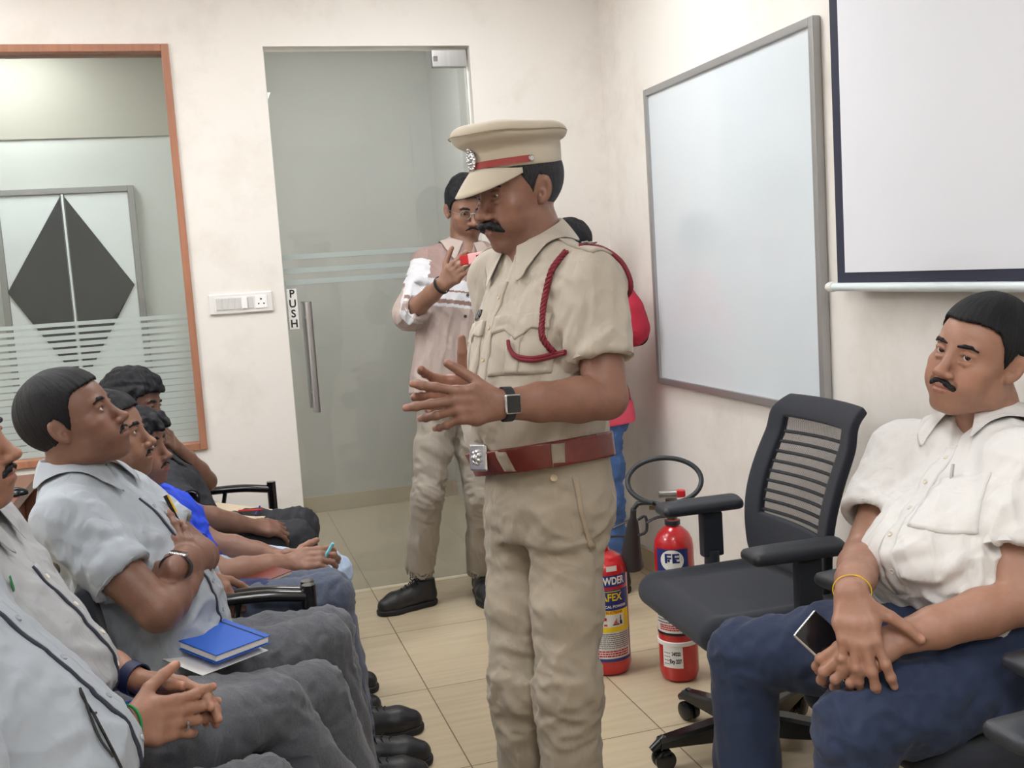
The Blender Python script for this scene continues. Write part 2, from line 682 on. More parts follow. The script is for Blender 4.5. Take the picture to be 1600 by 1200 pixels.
def eyes(p, M, O, sc, parent, base):
    g = nrm(p.get('gaze', (0, 1, 0)))
    for q in (-1, 1):
        c = V(q * .032, .0772, 0)
        prof, idx = [], []
        angs = [0, 10, 13, 27, 30, 42, 60, 80, 100, 120, 150, 180]
        mats = [2, 2, 1, 1, 0, 0, 0, 0, 0, 0, 0]
        r = .0123
        B = frame(g, (1, 0, .01))
        nseg = 20
        vs = []
        for a in angs:
            for j in range(nseg):
                t = 2 * math.pi * j / nseg
                a_ = math.radians(max(a, .5))
                vs.append(c + r * (math.sin(a_) * math.cos(t) * B[0] + math.sin(a_) * math.sin(t) * B[1] + math.cos(a_) * B[2]))
        fs, mi = [], []
        for i in range(len(angs) - 1):
            for j in range(nseg):
                k = (j + 1) % nseg
                fs.append((i * nseg + j, (i + 1) * nseg + j, (i + 1) * nseg + k, i * nseg + k)); mi.append(mats[i])
        v = O + (np.array(vs) * sc) @ M
        me = npmesh('eye', v, np.array(fs), base, midx=np.array(mi))
        link('eye', me, [MAT['sclera'], MAT['iris'], MAT['pupil']], parent)


FING = [  # offset toward thumb, distance from wrist, phalanges, radius
    (.0275, .0915, (.043, .026, .021), .0092),
    (.0080, .0960, (.048, .030, .022), .0095),
    (-.0115, .0905, (.044, .028, .022), .0089),
    (-.0290, .0805, (.035, .021, .020), .0078)]


def hand_ops(s, W, yd, nd, side, curls, spread=(8, 2, -4, -11), thumb=None, sc=1.0, nails=None):
    """W wrist, yd toward the fingers, nd back of the hand, side 'L'/'R'; curls four (a1, a2, a3) in degrees"""
    y = nrm(yd); n = np.asarray(nd, float); n = nrm(n - y * (n @ y))
    x = np.cross(y, n) * (1 if side == 'L' else -1)      # toward the thumb
    W = np.asarray(W, float)

    def P(a, b, c):
        return W + sc * (x * a + y * b + n * c)
    for i, (ox, L, ph, r) in enumerate(FING):
        s.cap(P(ox * .42, .004, 0), P(ox, L * .62, .001), .0150 * sc, .0132 * sc, k=.010)
        s.cap(P(ox, L * .62, .001), P(ox, L, 0), .0132 * sc, .0112 * sc, k=.010)
    s.cap(P(.0155, .012, -.006), P(.031, .050, -.010), .0165 * sc, .0125 * sc, k=.010)
    s.cap(P(-.018, .012, -.006), P(-.027, .055, -.007), .0145 * sc, .0120 * sc, k=.010)
    for i, (ox, L, ph, r) in enumerate(FING):
        th = math.radians(spread[i])
        d0 = y * math.cos(th) + x * math.sin(th)
        pos = P(ox, L, .0); a = 0
        r0 = r * 1.10 * sc
        for j in range(3):
            a += math.radians(curls[i][j])
            dj = d0 * math.cos(a) - n * math.sin(a)
            nj = n * math.cos(a) + d0 * math.sin(a)
            q = pos + dj * ph[j] * sc
            r1 = (r * (1.0, .93, .80)[j]) * sc
            s.cap(pos, q, r0, r1, k=.0045 if j else .007)
            if j < 2:
                s.ell(q + nj * .0008, (r1 * 1.07,) * 3, k=.003)
            pos, r0 = q, r1
        if nails is not None:
            nails.append((pos - dj * .002 + nj * r1 * .8, nj, .0075))
    t = thumb or ((.72, .62, -.30), (.50, .80, -.33), (.42, .86, -.30))
    pos = P(.0225, .022, -.006)
    lens, rs = (.046, .036, .029), (.0155, .0118, .0108, .0088)
    for j in range(3):
        d = nrm(x * t[j][0] + y * t[j][1] + n * t[j][2])
        q = pos + d * lens[j] * sc
        s.cap(pos, q, rs[j] * sc, rs[j + 1] * sc, k=.010 if j == 0 else .004)
        pos = q
    if nails is not None:
        up = nrm(np.cross(d, np.cross(x + n * .6, d)))
        nails.append((pos - d * .002 + up * rs[3] * .8, up, .0085))
    return s


def arm_verts(p, S, E, W, hd, hn, side, curls, h=.003, fat=1.0, spread=(8, 2, -4, -11), thumb=None, hs=1.0):
    s = Shape()
    S, E, W = [np.asarray(q, float) for q in (S, E, W)]
    s.chain([S, S * .45 + E * .55, E], [.054 * fat, .046 * fat, .040 * fat], k=.01)
    d = nrm(W - E)
    y = nrm(hd); n = np.asarray(hn, float); n = nrm(n - y * (n @ y)); x = np.cross(y, n)
    L = np.linalg.norm(W - E)
    m = E + d * L * .28
    s.chain([E, m], [.040 * fat, .045 * fat], k=.012)
    for q in (-1, 1):
        s.chain([m + x * q * .004, E + d * L * .65 + x * q * .007, W + x * q * .0095 - y * .004],
                [.041 * fat, .031 * fat ** .7, .0205 * hs], k=.012)
    s.ell(E - nrm(W - E + S - E) * .010, (.030 * fat,) * 3, k=.02)
    nails = []
    hand_ops(s, W, hd, hn, side, curls, spread, thumb, hs, nails)
    v, f = s.mesh(h, 2)
    base = np.asarray(p['skin'])
    c = np.tile(base, (len(v), 1)) * (1 + .14 * pnoise(v * 30) + .10 * pnoise(v * 110))[:, None]
    nm = vnormals(v, f)
    # paler palm side, pinker knuckles and nails
    pal = smooth01(((v - W) @ y + .02) / .03) * smooth01((-(nm @ n) - .1) / .6)
    c = mixc(c, .55 * pal, np.minimum(base * V(1.75, 1.65, 1.6), .62))
    for q, u, r in nails:
        m_ = np.exp(-(np.linalg.norm(v - q, axis=1) / (r * hs)) ** 4) * smooth01((nm @ u - .25) / .4)
        c = mixc(c, .75 * m_, np.minimum(base * V(2.0, 1.75, 1.7) + .05, .70))
    return v, f, c


def joinvf(parts):
    V_, F_, C_ = [], [], []
    o = 0
    for v, f, c in parts:
        V_.append(v); F_.append(f + o); C_.append(c); o += len(v)
    return np.concatenate(V_), np.concatenate(F_), np.concatenate(C_)


def folds(v, n, c, rad, along, freq, amp, seed=0.0):
    """cloth folds around c, running along a direction"""
    a = nrm(along)
    B = frame(a, (.3, .5, .81) if abs(a @ V(.3, .5, .81)) < .9 else (1, 0, 0))
    d = np.linalg.norm((v - np.asarray(c)) / np.asarray(rad), axis=1)
    w = np.exp(-d ** 2)
    q = (v @ B.T) * V(freq, freq, freq * .22) + seed
    r = pnoise(q + .35 * np.stack([pnoise(q * .6 + 9), pnoise(q * .6 + 31), 0 * q[:, 0]], 1)) + .30 * pnoise(q * 2.1 + 4)
    return v + n * (1.7 * amp * w * (np.clip(1 - 3.4 * np.abs(r), -.5, 1) - .15))[:, None]


TORSO_T = np.array([-.26, -.10, .06, .24, .45, .66, .82, .94, 1.03])


def torso_loft(s, pel, nb, lat, wx=1.0, wy=1.0, belly=0.0, zlo=None, off=0.0, hunch=0.0, top=1.03):
    pel = np.asarray(pel, float); nb = np.asarray(nb, float)
    L = np.linalg.norm(nb - pel)
    up = (nb - pel) / L
    fwd = nrm(np.cross(up, lat))
    A = frame(up, fwd)
    rx = np.array([.150, .168, .168, .158, .163, .172, .160, .105, .062]) * wx + off
    ry = np.array([.105, .120, .122, .116 + belly, .119 + belly * .75, .118 + belly * .15, .098, .078, .060]) * wy + off
    oy = np.array([.0, .0, .004, .008 + belly * .75, .006 + belly * .45, .004, -.006, -.012, -.010]) + hunch * np.array([0, 0, .2, .7, 1, .8, .4, .1, 0])
    T = TORSO_T * L
    if zlo is not None:
        z0 = zlo * L
        keep = T > z0 + .01
        rx = np.concatenate([[np.interp(z0, T, rx)], rx[keep]]); ry = np.concatenate([[np.interp(z0, T, ry)], ry[keep]])
        oy = np.concatenate([[np.interp(z0, T, oy)], oy[keep]]); T = np.concatenate([[z0], T[keep]])
    s.loft(pel, A, T, rx, ry, None, oy, k=.03)
    return A, L


def shoulders(s, nb, SL, SR, r=.058, drop=.0, k=.045):
    for S in (SL, SR):
        S = np.asarray(S, float)
        m = nb * .5 + S * .5
        s.chain([np.asarray(nb), m, S], [.046, r * .96, r], k=k)


def sleeve(s, pts, rs, C, d, r, k=.03):
    """sleeve along pts, cut flat at C (axis d) and hollow at the cuff (radius r)"""
    pts = [np.asarray(q, float) for q in pts]

    def fn(X, Y, Z):
        out = None
        for a, b, ra, rb in zip(pts, pts[1:], rs, rs[1:]):
            ba = b - a; bb = ba @ ba + 1e-12
            px, py, pz = X - a[0], Y - a[1], Z - a[2]
            t = np.clip((px * ba[0] + py * ba[1] + pz * ba[2]) / bb, 0, 1)
            q = np.sqrt((px - t * ba[0]) ** 2 + (py - t * ba[1]) ** 2 + (pz - t * ba[2]) ** 2) - (ra + (rb - ra) * t)
            if out is None:
                out = q
            else:
                e = np.maximum(.02 - np.abs(out - q), 0) / .02
                out = np.minimum(out, q) - e * e * .005
        ax = (X - C[0]) * d[0] + (Y - C[1]) * d[1] + (Z - C[2]) * d[2]
        rad = np.sqrt(np.maximum((X - C[0]) ** 2 + (Y - C[1]) ** 2 + (Z - C[2]) ** 2 - ax ** 2, 0))
        near = rad - r - .07
        cutp = np.where(near < 0, ax, -1)
        hole = np.maximum(np.maximum(-ax - .05, ax - .15), rad - r)
        return np.maximum(np.maximum(out, cutp), -hole)
    R = max(rs)
    s._add(fn, np.min(pts, 0) - R, np.max(pts, 0) + R, k, '+')


def collar(name, nb, A, mat, parent, base, r=(.063, .066), open_=16, hb=.036, hf=.020, fall=.042, tip=.030, flare=.020, spread=.012, oy=0.0, tipx=.0, bv=None):
    """shirt collar: stand and turned-down fall, open at the front"""
    phis = np.radians(np.concatenate([np.linspace(open_, 60, 9), np.linspace(70, 290, 25), np.linspace(300, 360 - open_, 9)]))
    rows = []
    for ph in phis:
        b = (1 - math.cos(ph)) / 2            # 0 front, 1 back
        fr = max(0, (math.cos(ph) - .35) / .65) ** 1.5
        e = V(math.sin(ph), math.cos(ph), 0)
        def pt(rr, z, fw=0.0, sx=0.0):
            q = V(e[0] * (r[0] + rr) + math.copysign(sx, e[0]), e[1] * (r[1] + rr) + oy + fw, z)
            return np.asarray(nb) + q @ A
        h = hf + (hb - hf) * b
        rows.append([pt(-.002, -.012), pt(-.001, h * .5), pt(.0, h - .003), pt(.003, h), pt(.0065, h - .004),
                     pt(.012 + flare * .5, h - fall * .5 - tip * .4 * fr, .006 * fr, spread * .5 * fr),
                     pt(.016 + flare, h - fall - tip * fr, .016 * fr, spread * fr + tipx * fr)])
    n, m = len(rows), len(rows[0])
    if bv is not None:            # let the fall rest on the cloth
        for rw in rows:
            for j in range(3, m):
                loc, nn_, _, dist = bv.find_nearest(Vector(rw[j]))
                if loc is not None and dist < .05:
                    loc, nn_ = np.array(loc), np.array(nn_)
                    g_ = .004 + .0015 * (j - 3)
                    if (rw[j] - loc) @ nn_ < g_:
                        rw[j] = loc + nn_ * g_
    v = np.array(rows).reshape(-1, 3)
    f = np.array([(i * m + j, (i + 1) * m + j, (i + 1) * m + j + 1, i * m + j + 1) for i in range(n - 1) for j in range(m - 1)])
    nn = vnormals(v, f)
    t = .0022
    v2 = np.concatenate([v, v + nn * t])
    N = n * m
    F = [f[:, ::-1], f + N]
    rim = [(i * m, (i + 1) * m) for i in range(n - 1)] + [((n - 1) * m + j, (n - 1) * m + j + 1) for j in range(m - 1)] + \
          [((i + 1) * m + m - 1, i * m + m - 1) for i in range(n - 1)][::-1] + [(j + 1, j) for j in range(m - 1)][::-1]
    F.append(np.array([(a, b, b + N, a + N) for a, b in rim]))
    me = npmesh(name, v2, np.concatenate(F), base)
    o = link(name, me, mat, parent)
    md = o.modifiers.new('sub', 'SUBSURF'); md.levels = 1; md.render_levels = 1
    bm = bmesh.new(); bm.from_mesh(me); bmesh.ops.recalc_face_normals(bm, faces=bm.faces); bm.to_mesh(me); bm.free()
    return o


def patch(name, bv, corners, dirn, mat, parent, base, t=.003, nu=10, nv=10, vtip=0.0, lift=0.0, far=.3, scallop=False, ret=False):
    """a sewn-on piece: the quad (bl, br, tr, tl) laid on the cloth, seen along -dirn"""
    bl, br, tr, tl = [np.asarray(c, float) for c in corners]
    dn = nrm(dirn)
    up = nrm((tl + tr) / 2 - (bl + br) / 2)
    top, bot = [], []
    miss = 0
    last = None
    for j in range(nv + 1):
        for i in range(nu + 1):
            u, w = i / nu, j / nv
            q = (bl * (1 - u) + br * u) * (1 - w) + (tl * (1 - u) + tr * u) * w
            if vtip:
                sh = (1 - abs(2 * u - 1)) if not scallop else (abs(math.cos(2 * math.pi * u)) * .55 - .55 + 1.0 * (1 - abs(2 * u - 1)) ** 1.5)
                q = q - up * vtip * sh * (1 - w)
            hit = bv.ray_cast(Vector(q + dn * far), Vector(-dn), far * 2.2)
            if hit[0] is None:
                h_ = last if last is not None else q; nrmv = dn; miss += 1
                h_ = q if last is None else q + dn * ((last - q) @ dn)
            else:
                h_ = np.array(hit[0]); nrmv = np.array(hit[1])
                if nrmv @ dn < 0:
                    nrmv = -nrmv
                last = h_
            top.append(h_ + nrmv * (t + lift)); bot.append(h_ + nrmv * (lift - .0015))
    v = np.array(top + bot)
    m = nu + 1; N = m * (nv + 1)
    F = []
    for j in range(nv):
        for i in range(nu):
            a = j * m + i
            F.append((a, a + 1, a + 1 + m, a + m)); F.append((N + a + m, N + a + 1 + m, N + a + 1, N + a))
    for i in range(nu):
        F.append((N + i, N + i + 1, i + 1, i)); a = nv * m + i; F.append((a, a + 1, N + a + 1, N + a))
    for j in range(nv):
        a = j * m; F.append((a, a + m, N + a + m, N + a)); a = j * m + nu; F.append((N + a, N + a + m, a + m, a))
    F = np.array(F)
    if ret:
        return v, F
    me = npmesh(name, v, F, base)
    bm = bmesh.new(); bm.from_mesh(me); bmesh.ops.recalc_face_normals(bm, faces=bm.faces); bm.to_mesh(me); bm.free()
    return link(name, me, mat, parent)


def on_cloth(bv, q, dn, far=.3):
    dn = nrm(dn)
    hit = bv.ray_cast(Vector(np.asarray(q) + dn * far), Vector(-dn), far * 2.2)
    if hit[0] is None:
        return np.asarray(q, float), dn
    n = np.array(hit[1])
    return np.array(hit[0]), (n if n @ dn > 0 else -n)


def button(bv, q, dn, mat, parent, base, r=.0055):
    c, n = on_cloth(bv, q, dn)
    MB().lathe([(0, .0012), (r * .6, .0016), (r * .85, .0026), (r, .0016), (r * 1.0, -.001), (0, -.001)], c + n * .003, 14, n).build('button', mat, parent, base)


def band(name, c, axis, ra, rb, lat, width, mat, parent, base, t=.0022):
    """strap round a wrist: ellipse of radii ra (along lat) and rb"""
    a = nrm(axis); x = np.asarray(lat, float); x = nrm(x - a * (x @ a)); y = np.cross(a, x)
    mb = MB(); bm = mb.bm
    n = 36; rings = []
    for q, w in ((0, -width / 2), (t, -width / 2), (t, width / 2), (0, width / 2)):
        rings.append([bm.verts.new(np.asarray(c) + a * w + x * (ra + q) * math.cos(2 * math.pi * i / n) + y * (rb + q) * math.sin(2 * math.pi * i / n)) for i in range(n)])
    for k in range(4):
        A, B = rings[k], rings[(k + 1) % 4]
        for i in range(n):
            bm.faces.new((A[i], A[(i + 1) % n], B[(i + 1) % n], B[i]))
    return mb.build(name, mat, parent, base)


def shoe_verts(heel, toe, up=(0, 0, 1), w=.046, h=.004, ank=None):
    """lace-up shoe from heel to toe; returns upper and sole"""
    heel, toe = np.asarray(heel, float), np.asarray(toe, float)
    f = nrm(toe - heel); A = frame(up, f); L = np.linalg.norm(toe - heel)

    def P(x, y, z):
        return heel + V(x, y * L, z) @ A
    s = Shape()
    s.chain([P(0, .14, .050), P(0, .16, .105)], [.038, .040], k=.02)
    s.chain([P(0, .15, .045), P(0, .45, .050), P(0, .72, .042), P(0, .87, .034)], [.036, .041, .044, .036], k=.02)
    s.chain([P(0, .25, .085), P(0, .55, .060)], [.034, .030], k=.02)
    s.cut(P(0, .5, .014), -A[2])
    s.cut(P(0, .15, .118), A[2], .004)
    up_ = s.mesh(h, 2)
    s2 = Shape()
    s2.chain([P(0, .14, .016), P(0, .45, .016), P(0, .72, .016), P(0, .87, .016)], [.041, .040, .047, .041], k=.02)
    s2.cut(P(0, .5, .024), A[2], .003)
    s2.cut(P(0, .5, .000), -A[2], .003)
    so = s2.mesh(h, 1)
    return up_, so, A, P


def make_shoe(name, heel, toe, parent, base, up=(0, 0, 1)):
    (v, f), (v2, f2), A, P = shoe_verts(heel, toe, up)
    o = link(name, npmesh(name, v, f, base), MAT['black_leather'], parent)
    o2 = link('sole', npmesh('sole', v2, f2, base), MAT['rubber'], o)
    mb = MB()
    for i, yy in enumerate((.34, .42, .50, .58)):
        z = .119 - .029 * (yy - .34) / .24
        mb.tube(bez([P(-.026, yy, z - .016), P(-.010, yy + .02, z + .003), P(.012, yy - .01, z + .004), P(.027, yy + .02, z - .016)], 12), .0022, 6)
    for q in (-1, 1):
        mb.tube(bez([P(0, .33, .122), P(q * .02, .31, .134), P(q * .036, .36, .122), P(q * .018, .38, .118), P(0, .34, .121)], 16), .002, 6)
    mb.build('lace', MAT['lace'], o, base)
    for ch in (o2,):
        pass
    return o
# ------------------------------------------------------------------ materials
MAT = {}


class NB:
    def __init__(s, name):
        s.m = bpy.data.materials.new(name); s.m.use_nodes = True
        s.t = s.m.node_tree; s.t.nodes.clear()
        s.out = s.t.nodes.new('ShaderNodeOutputMaterial')

    def n(s, typ, **kw):
        nd = s.t.nodes.new(typ)
        for k, v in kw.items():
            if k.startswith('i_'):
                nd.inputs[k[2:].replace('_', ' ')].default_value = v
            else:
                setattr(nd, k, v)
        return nd

    def l(s, a, b):
        s.t.links.new(a, b)


def lin(r, g, b):
    f = lambda c: c / 12.92 if c <= .04045 else ((c + .055) / 1.055) ** 2.4
    return tuple(f(x / 255) for x in (r, g, b)) + (1,)


def mat(name, col, rough=.5, metal=0.0, spec=.5, nscale=0, namp=.1, bump=0.0, bscale=200, bstretch=(1, 1, 1), coat=0.0,
        sheen=0.0, emit=None, estr=0, stretch=(1, 1, 1), dirt=None, dscale=2, damt=.5, coords='Object', crease=0, cscale=16):
    b = NB(name)
    p = b.n('ShaderNodeBsdfPrincipled')
    p.inputs['Base Color'].default_value = col
    p.inputs['Roughness'].default_value = rough
    p.inputs['Metallic'].default_value = metal
    p.inputs['Specular IOR Level'].default_value = spec
    p.inputs['Coat Weight'].default_value = coat
    p.inputs['Sheen Weight'].default_value = sheen
    tc = b.n('ShaderNodeTexCoord')
    src = None
    if nscale:
        mp = b.n('ShaderNodeMapping'); mp.inputs['Scale'].default_value = stretch
        b.l(tc.outputs[coords], mp.inputs[0])
        nz = b.n('ShaderNodeTexNoise'); nz.inputs['Scale'].default_value = nscale; nz.inputs['Detail'].default_value = 5
        b.l(mp.outputs[0], nz.inputs[0])
        mr = b.n('ShaderNodeMapRange'); mr.inputs[1].default_value = .25; mr.inputs[2].default_value = .75
        mr.inputs[3].default_value = 1 - namp; mr.inputs[4].default_value = 1 + namp
        b.l(nz.outputs[0], mr.inputs[0])
        mx = b.n('ShaderNodeMix', data_type='RGBA', blend_type='MULTIPLY'); mx.inputs[0].default_value = 1
        mx.inputs[6].default_value = col
        b.l(mr.outputs[0], mx.inputs[7])
        src = mx.outputs[2]
    if dirt:
        nz = b.n('ShaderNodeTexNoise'); nz.inputs['Scale'].default_value = dscale; nz.inputs['Detail'].default_value = 8
        nz.inputs['Roughness'].default_value = .65
        b.l(tc.outputs[coords], nz.inputs[0])
        mr = b.n('ShaderNodeMapRange'); mr.inputs[1].default_value = .5; mr.inputs[2].default_value = .75; mr.inputs[4].default_value = damt
        b.l(nz.outputs[0], mr.inputs[0])
        mx = b.n('ShaderNodeMix', data_type='RGBA'); mx.inputs[7].default_value = dirt
        if src is None:
            mx.inputs[6].default_value = col
        else:
            b.l(src, mx.inputs[6])
        b.l(mr.outputs[0], mx.inputs[0])
        src = mx.outputs[2]
    if src is not None:
        b.l(src, p.inputs['Base Color'])
    if bump:
        mp = b.n('ShaderNodeMapping'); mp.inputs['Scale'].default_value = bstretch
        b.l(tc.outputs[coords], mp.inputs[0])
        nz = b.n('ShaderNodeTexNoise'); nz.inputs['Scale'].default_value = bscale; nz.inputs['Detail'].default_value = 3
        b.l(mp.outputs[0], nz.inputs[0])
        bp = b.n('ShaderNodeBump'); bp.inputs['Strength'].default_value = bump; bp.inputs['Distance'].default_value = .002
        b.l(nz.outputs[0], bp.inputs['Height'])
        if crease:
            m3 = b.n('ShaderNodeMapping'); m3.inputs['Scale'].default_value = (1, 1, .45); m3.inputs['Rotation'].default_value = (.3, .4, .2)
            b.l(tc.outputs[coords], m3.inputs[0])
            n3 = b.n('ShaderNodeTexNoise'); n3.inputs['Scale'].default_value = cscale; n3.inputs['Detail'].default_value = 2.5; n3.inputs['Distortion'].default_value = .8
            b.l(m3.outputs[0], n3.inputs[0])
            s1 = b.n('ShaderNodeMath', operation='SUBTRACT'); s1.inputs[1].default_value = .5; b.l(n3.outputs[0], s1.inputs[0])
            s2 = b.n('ShaderNodeMath', operation='ABSOLUTE'); b.l(s1.outputs[0], s2.inputs[0])
            s3 = b.n('ShaderNodeMapRange'); s3.inputs[1].default_value = 0; s3.inputs[2].default_value = .16; s3.inputs[3].default_value = 1; s3.inputs[4].default_value = 0
            s3.interpolation_type = 'SMOOTHSTEP'
            b.l(s2.outputs[0], s3.inputs[0])
            b3 = b.n('ShaderNodeBump'); b3.inputs['Strength'].default_value = crease; b3.inputs['Distance'].default_value = .006
            b.l(s3.outputs[0], b3.inputs['Height']); b.l(bp.outputs[0], b3.inputs['Normal'])
            bp = b3
        b.l(bp.outputs[0], p.inputs['Normal'])
    if emit:
        p.inputs['Emission Color'].default_value = emit; p.inputs['Emission Strength'].default_value = estr
    b.l(p.outputs[0], b.out.inputs[0])
    MAT[name] = b.m
    return b.m


def skin_mat():
    b = NB('skin')
    p = b.n('ShaderNodeBsdfPrincipled')
    a = b.n('ShaderNodeAttribute', attribute_name='tint')
    tc = b.n('ShaderNodeTexCoord')
    nz = b.n('ShaderNodeTexNoise'); nz.inputs['Scale'].default_value = 420; nz.inputs['Detail'].default_value = 2
    b.l(tc.outputs['Object'], nz.inputs[0])
    nz2 = b.n('ShaderNodeTexNoise'); nz2.inputs['Scale'].default_value = 60; nz2.inputs['Detail'].default_value = 4
    b.l(tc.outputs['Object'], nz2.inputs[0])
    bp = b.n('ShaderNodeBump'); bp.inputs['Strength'].default_value = .22; bp.inputs['Distance'].default_value = .0012
    b.l(nz.outputs[0], bp.inputs['Height'])
    bp2 = b.n('ShaderNodeBump'); bp2.inputs['Strength'].default_value = .25; bp2.inputs['Distance'].default_value = .003
    b.l(nz2.outputs[0], bp2.inputs['Height']); b.l(bp.outputs[0], bp2.inputs['Normal'])
    mr = b.n('ShaderNodeMapRange'); mr.inputs[1].default_value = .3; mr.inputs[2].default_value = .7; mr.inputs[3].default_value = .38; mr.inputs[4].default_value = .55
    b.l(nz2.outputs[0], mr.inputs[0]); b.l(mr.outputs[0], p.inputs['Roughness'])
    b.l(a.outputs['Color'], p.inputs['Base Color'])
    p.inputs['Specular IOR Level'].default_value = .45
    p.inputs['Subsurface Weight'].default_value = .12
    p.inputs['Subsurface Radius'].default_value = (1, .35, .2)
    p.inputs['Subsurface Scale'].default_value = .006
    b.l(bp2.outputs[0], p.inputs['Normal'])
    b.l(p.outputs[0], b.out.inputs[0])
    MAT['skin'] = b.m


def glass_mat(name, tint, veil=0.0, veilcol=(.5, .5, .5, 1), rough=0.0, ior=1.5, refl=1.0):
    """thin pane: see-through with a mirror coat; veil is the frosting on film and the painted haze in clear panes"""
    b = NB(name)
    tr = b.n('ShaderNodeBsdfTransparent'); tr.inputs[0].default_value = tint
    gl = b.n('ShaderNodeBsdfGlossy'); gl.inputs['Roughness'].default_value = rough; gl.inputs[0].default_value = (refl, refl, refl, 1)
    fr = b.n('ShaderNodeFresnel'); fr.inputs[0].default_value = ior
    m = b.n('ShaderNodeMixShader')
    if veil:
        df = b.n('ShaderNodeBsdfDiffuse'); df.inputs[0].default_value = veilcol
        m2 = b.n('ShaderNodeMixShader'); m2.inputs[0].default_value = veil
        b.l(tr.outputs[0], m2.inputs[1]); b.l(df.outputs[0], m2.inputs[2])
        b.l(m2.outputs[0], m.inputs[1])
    else:
        b.l(tr.outputs[0], m.inputs[1])
    b.l(fr.outputs[0], m.inputs[0]); b.l(gl.outputs[0], m.inputs[2])
    b.l(m.outputs[0], b.out.inputs[0])
    MAT[name] = b.m


def tile_mat(name, ox, oy, size=.602):
    """polished cream floor tiles with fine lengthwise veins and dark joints"""
    b = NB(name)
    p = b.n('ShaderNodeBsdfPrincipled')
    tc = b.n('ShaderNodeTexCoord')
    mp = b.n('ShaderNodeMapping'); mp.inputs['Location'].default_value = (-ox, -oy, 0)
    b.l(tc.outputs['Object'], mp.inputs[0])
    br = b.n('ShaderNodeTexBrick', offset=0.0, squash=1.0)
    br.inputs['Scale'].default_value = 1; br.inputs['Mortar Size'].default_value = .0022; br.inputs['Mortar Smooth'].default_value = .2
    br.inputs['Brick Width'].default_value = .594; br.inputs['Row Height'].default_value = .611
    br.inputs['Color1'].default_value = lin(198, 182, 154); br.inputs['Color2'].default_value = lin(192, 176, 149)
    br.inputs['Mortar'].default_value = lin(112, 98, 78); br.inputs['Bias'].default_value = -.2
    b.l(mp.outputs[0], br.inputs[0])
    m2 = b.n('ShaderNodeMapping'); m2.inputs['Scale'].default_value = (1.2, 16, 1)
    b.l(tc.outputs['Object'], m2.inputs[0])
    nz = b.n('ShaderNodeTexNoise'); nz.inputs['Scale'].default_value = 2.2; nz.inputs['Detail'].default_value = 6
    b.l(m2.outputs[0], nz.inputs[0])
    mr = b.n('ShaderNodeMapRange'); mr.inputs[1].default_value = .3; mr.inputs[2].default_value = .7; mr.inputs[3].default_value = .93; mr.inputs[4].default_value = 1.05
    b.l(nz.outputs[0], mr.inputs[0])
    mx = b.n('ShaderNodeMix', data_type='RGBA', blend_type='MULTIPLY'); mx.inputs[0].default_value = 1
    b.l(br.outputs[0], mx.inputs[6]); b.l(mr.outputs[0], mx.inputs[7])
    b.l(mx.outputs[2], p.inputs['Base Color'])
    r = b.n('ShaderNodeMapRange'); r.inputs[3].default_value = .22; r.inputs[4].default_value = .8
    b.l(br.outputs['Fac'], r.inputs[0]); b.l(r.outputs[0], p.inputs['Roughness'])
    bp = b.n('ShaderNodeBump', invert=True); bp.inputs['Strength'].default_value = .5; bp.inputs['Distance'].default_value = .002
    b.l(br.outputs['Fac'], bp.inputs['Height']); b.l(bp.outputs[0], p.inputs['Normal'])
    p.inputs['Specular IOR Level'].default_value = .45
    b.l(p.outputs[0], b.out.inputs[0])
    MAT[name] = b.m


def mesh_mat(name):
    """open-weave chair mesh: fine threads with gaps"""
    b = NB(name)
    p = b.n('ShaderNodeBsdfPrincipled'); p.inputs['Base Color'].default_value = (.008, .008, .010, 1); p.inputs['Roughness'].default_value = .6
    t = b.n('ShaderNodeBsdfTransparent')
    tc = b.n('ShaderNodeTexCoord')
    sp = b.n('ShaderNodeSeparateXYZ'); b.l(tc.outputs['Object'], sp.inputs[0])

    def wave(a, ca, b_, cb, thr):
        m1 = b.n('ShaderNodeMath', operation='MULTIPLY'); b.l(sp.outputs[a], m1.inputs[0]); m1.inputs[1].default_value = ca
        m2 = b.n('ShaderNodeMath', operation='MULTIPLY_ADD'); b.l(sp.outputs[b_], m2.inputs[0]); m2.inputs[1].default_value = cb
        b.l(m1.outputs[0], m2.inputs[2])
        s = b.n('ShaderNodeMath', operation='SINE'); b.l(m2.outputs[0], s.inputs[0])
        g = b.n('ShaderNodeMath', operation='GREATER_THAN'); b.l(s.outputs[0], g.inputs[0]); g.inputs[1].default_value = thr
        return g.outputs[0]
    a1 = wave(0, 900, 2, 1500, .10)
    a2 = wave(0, 1400, 2, -300, .55)
    mxm = b.n('ShaderNodeMath', operation='MAXIMUM'); b.l(a1, mxm.inputs[0]); b.l(a2, mxm.inputs[1])
    mx = b.n('ShaderNodeMixShader'); b.l(mxm.outputs[0], mx.inputs[0]); b.l(t.outputs[0], mx.inputs[1]); b.l(p.outputs[0], mx.inputs[2])
    b.l(mx.outputs[0], b.out.inputs[0])
    MAT[name] = b.m


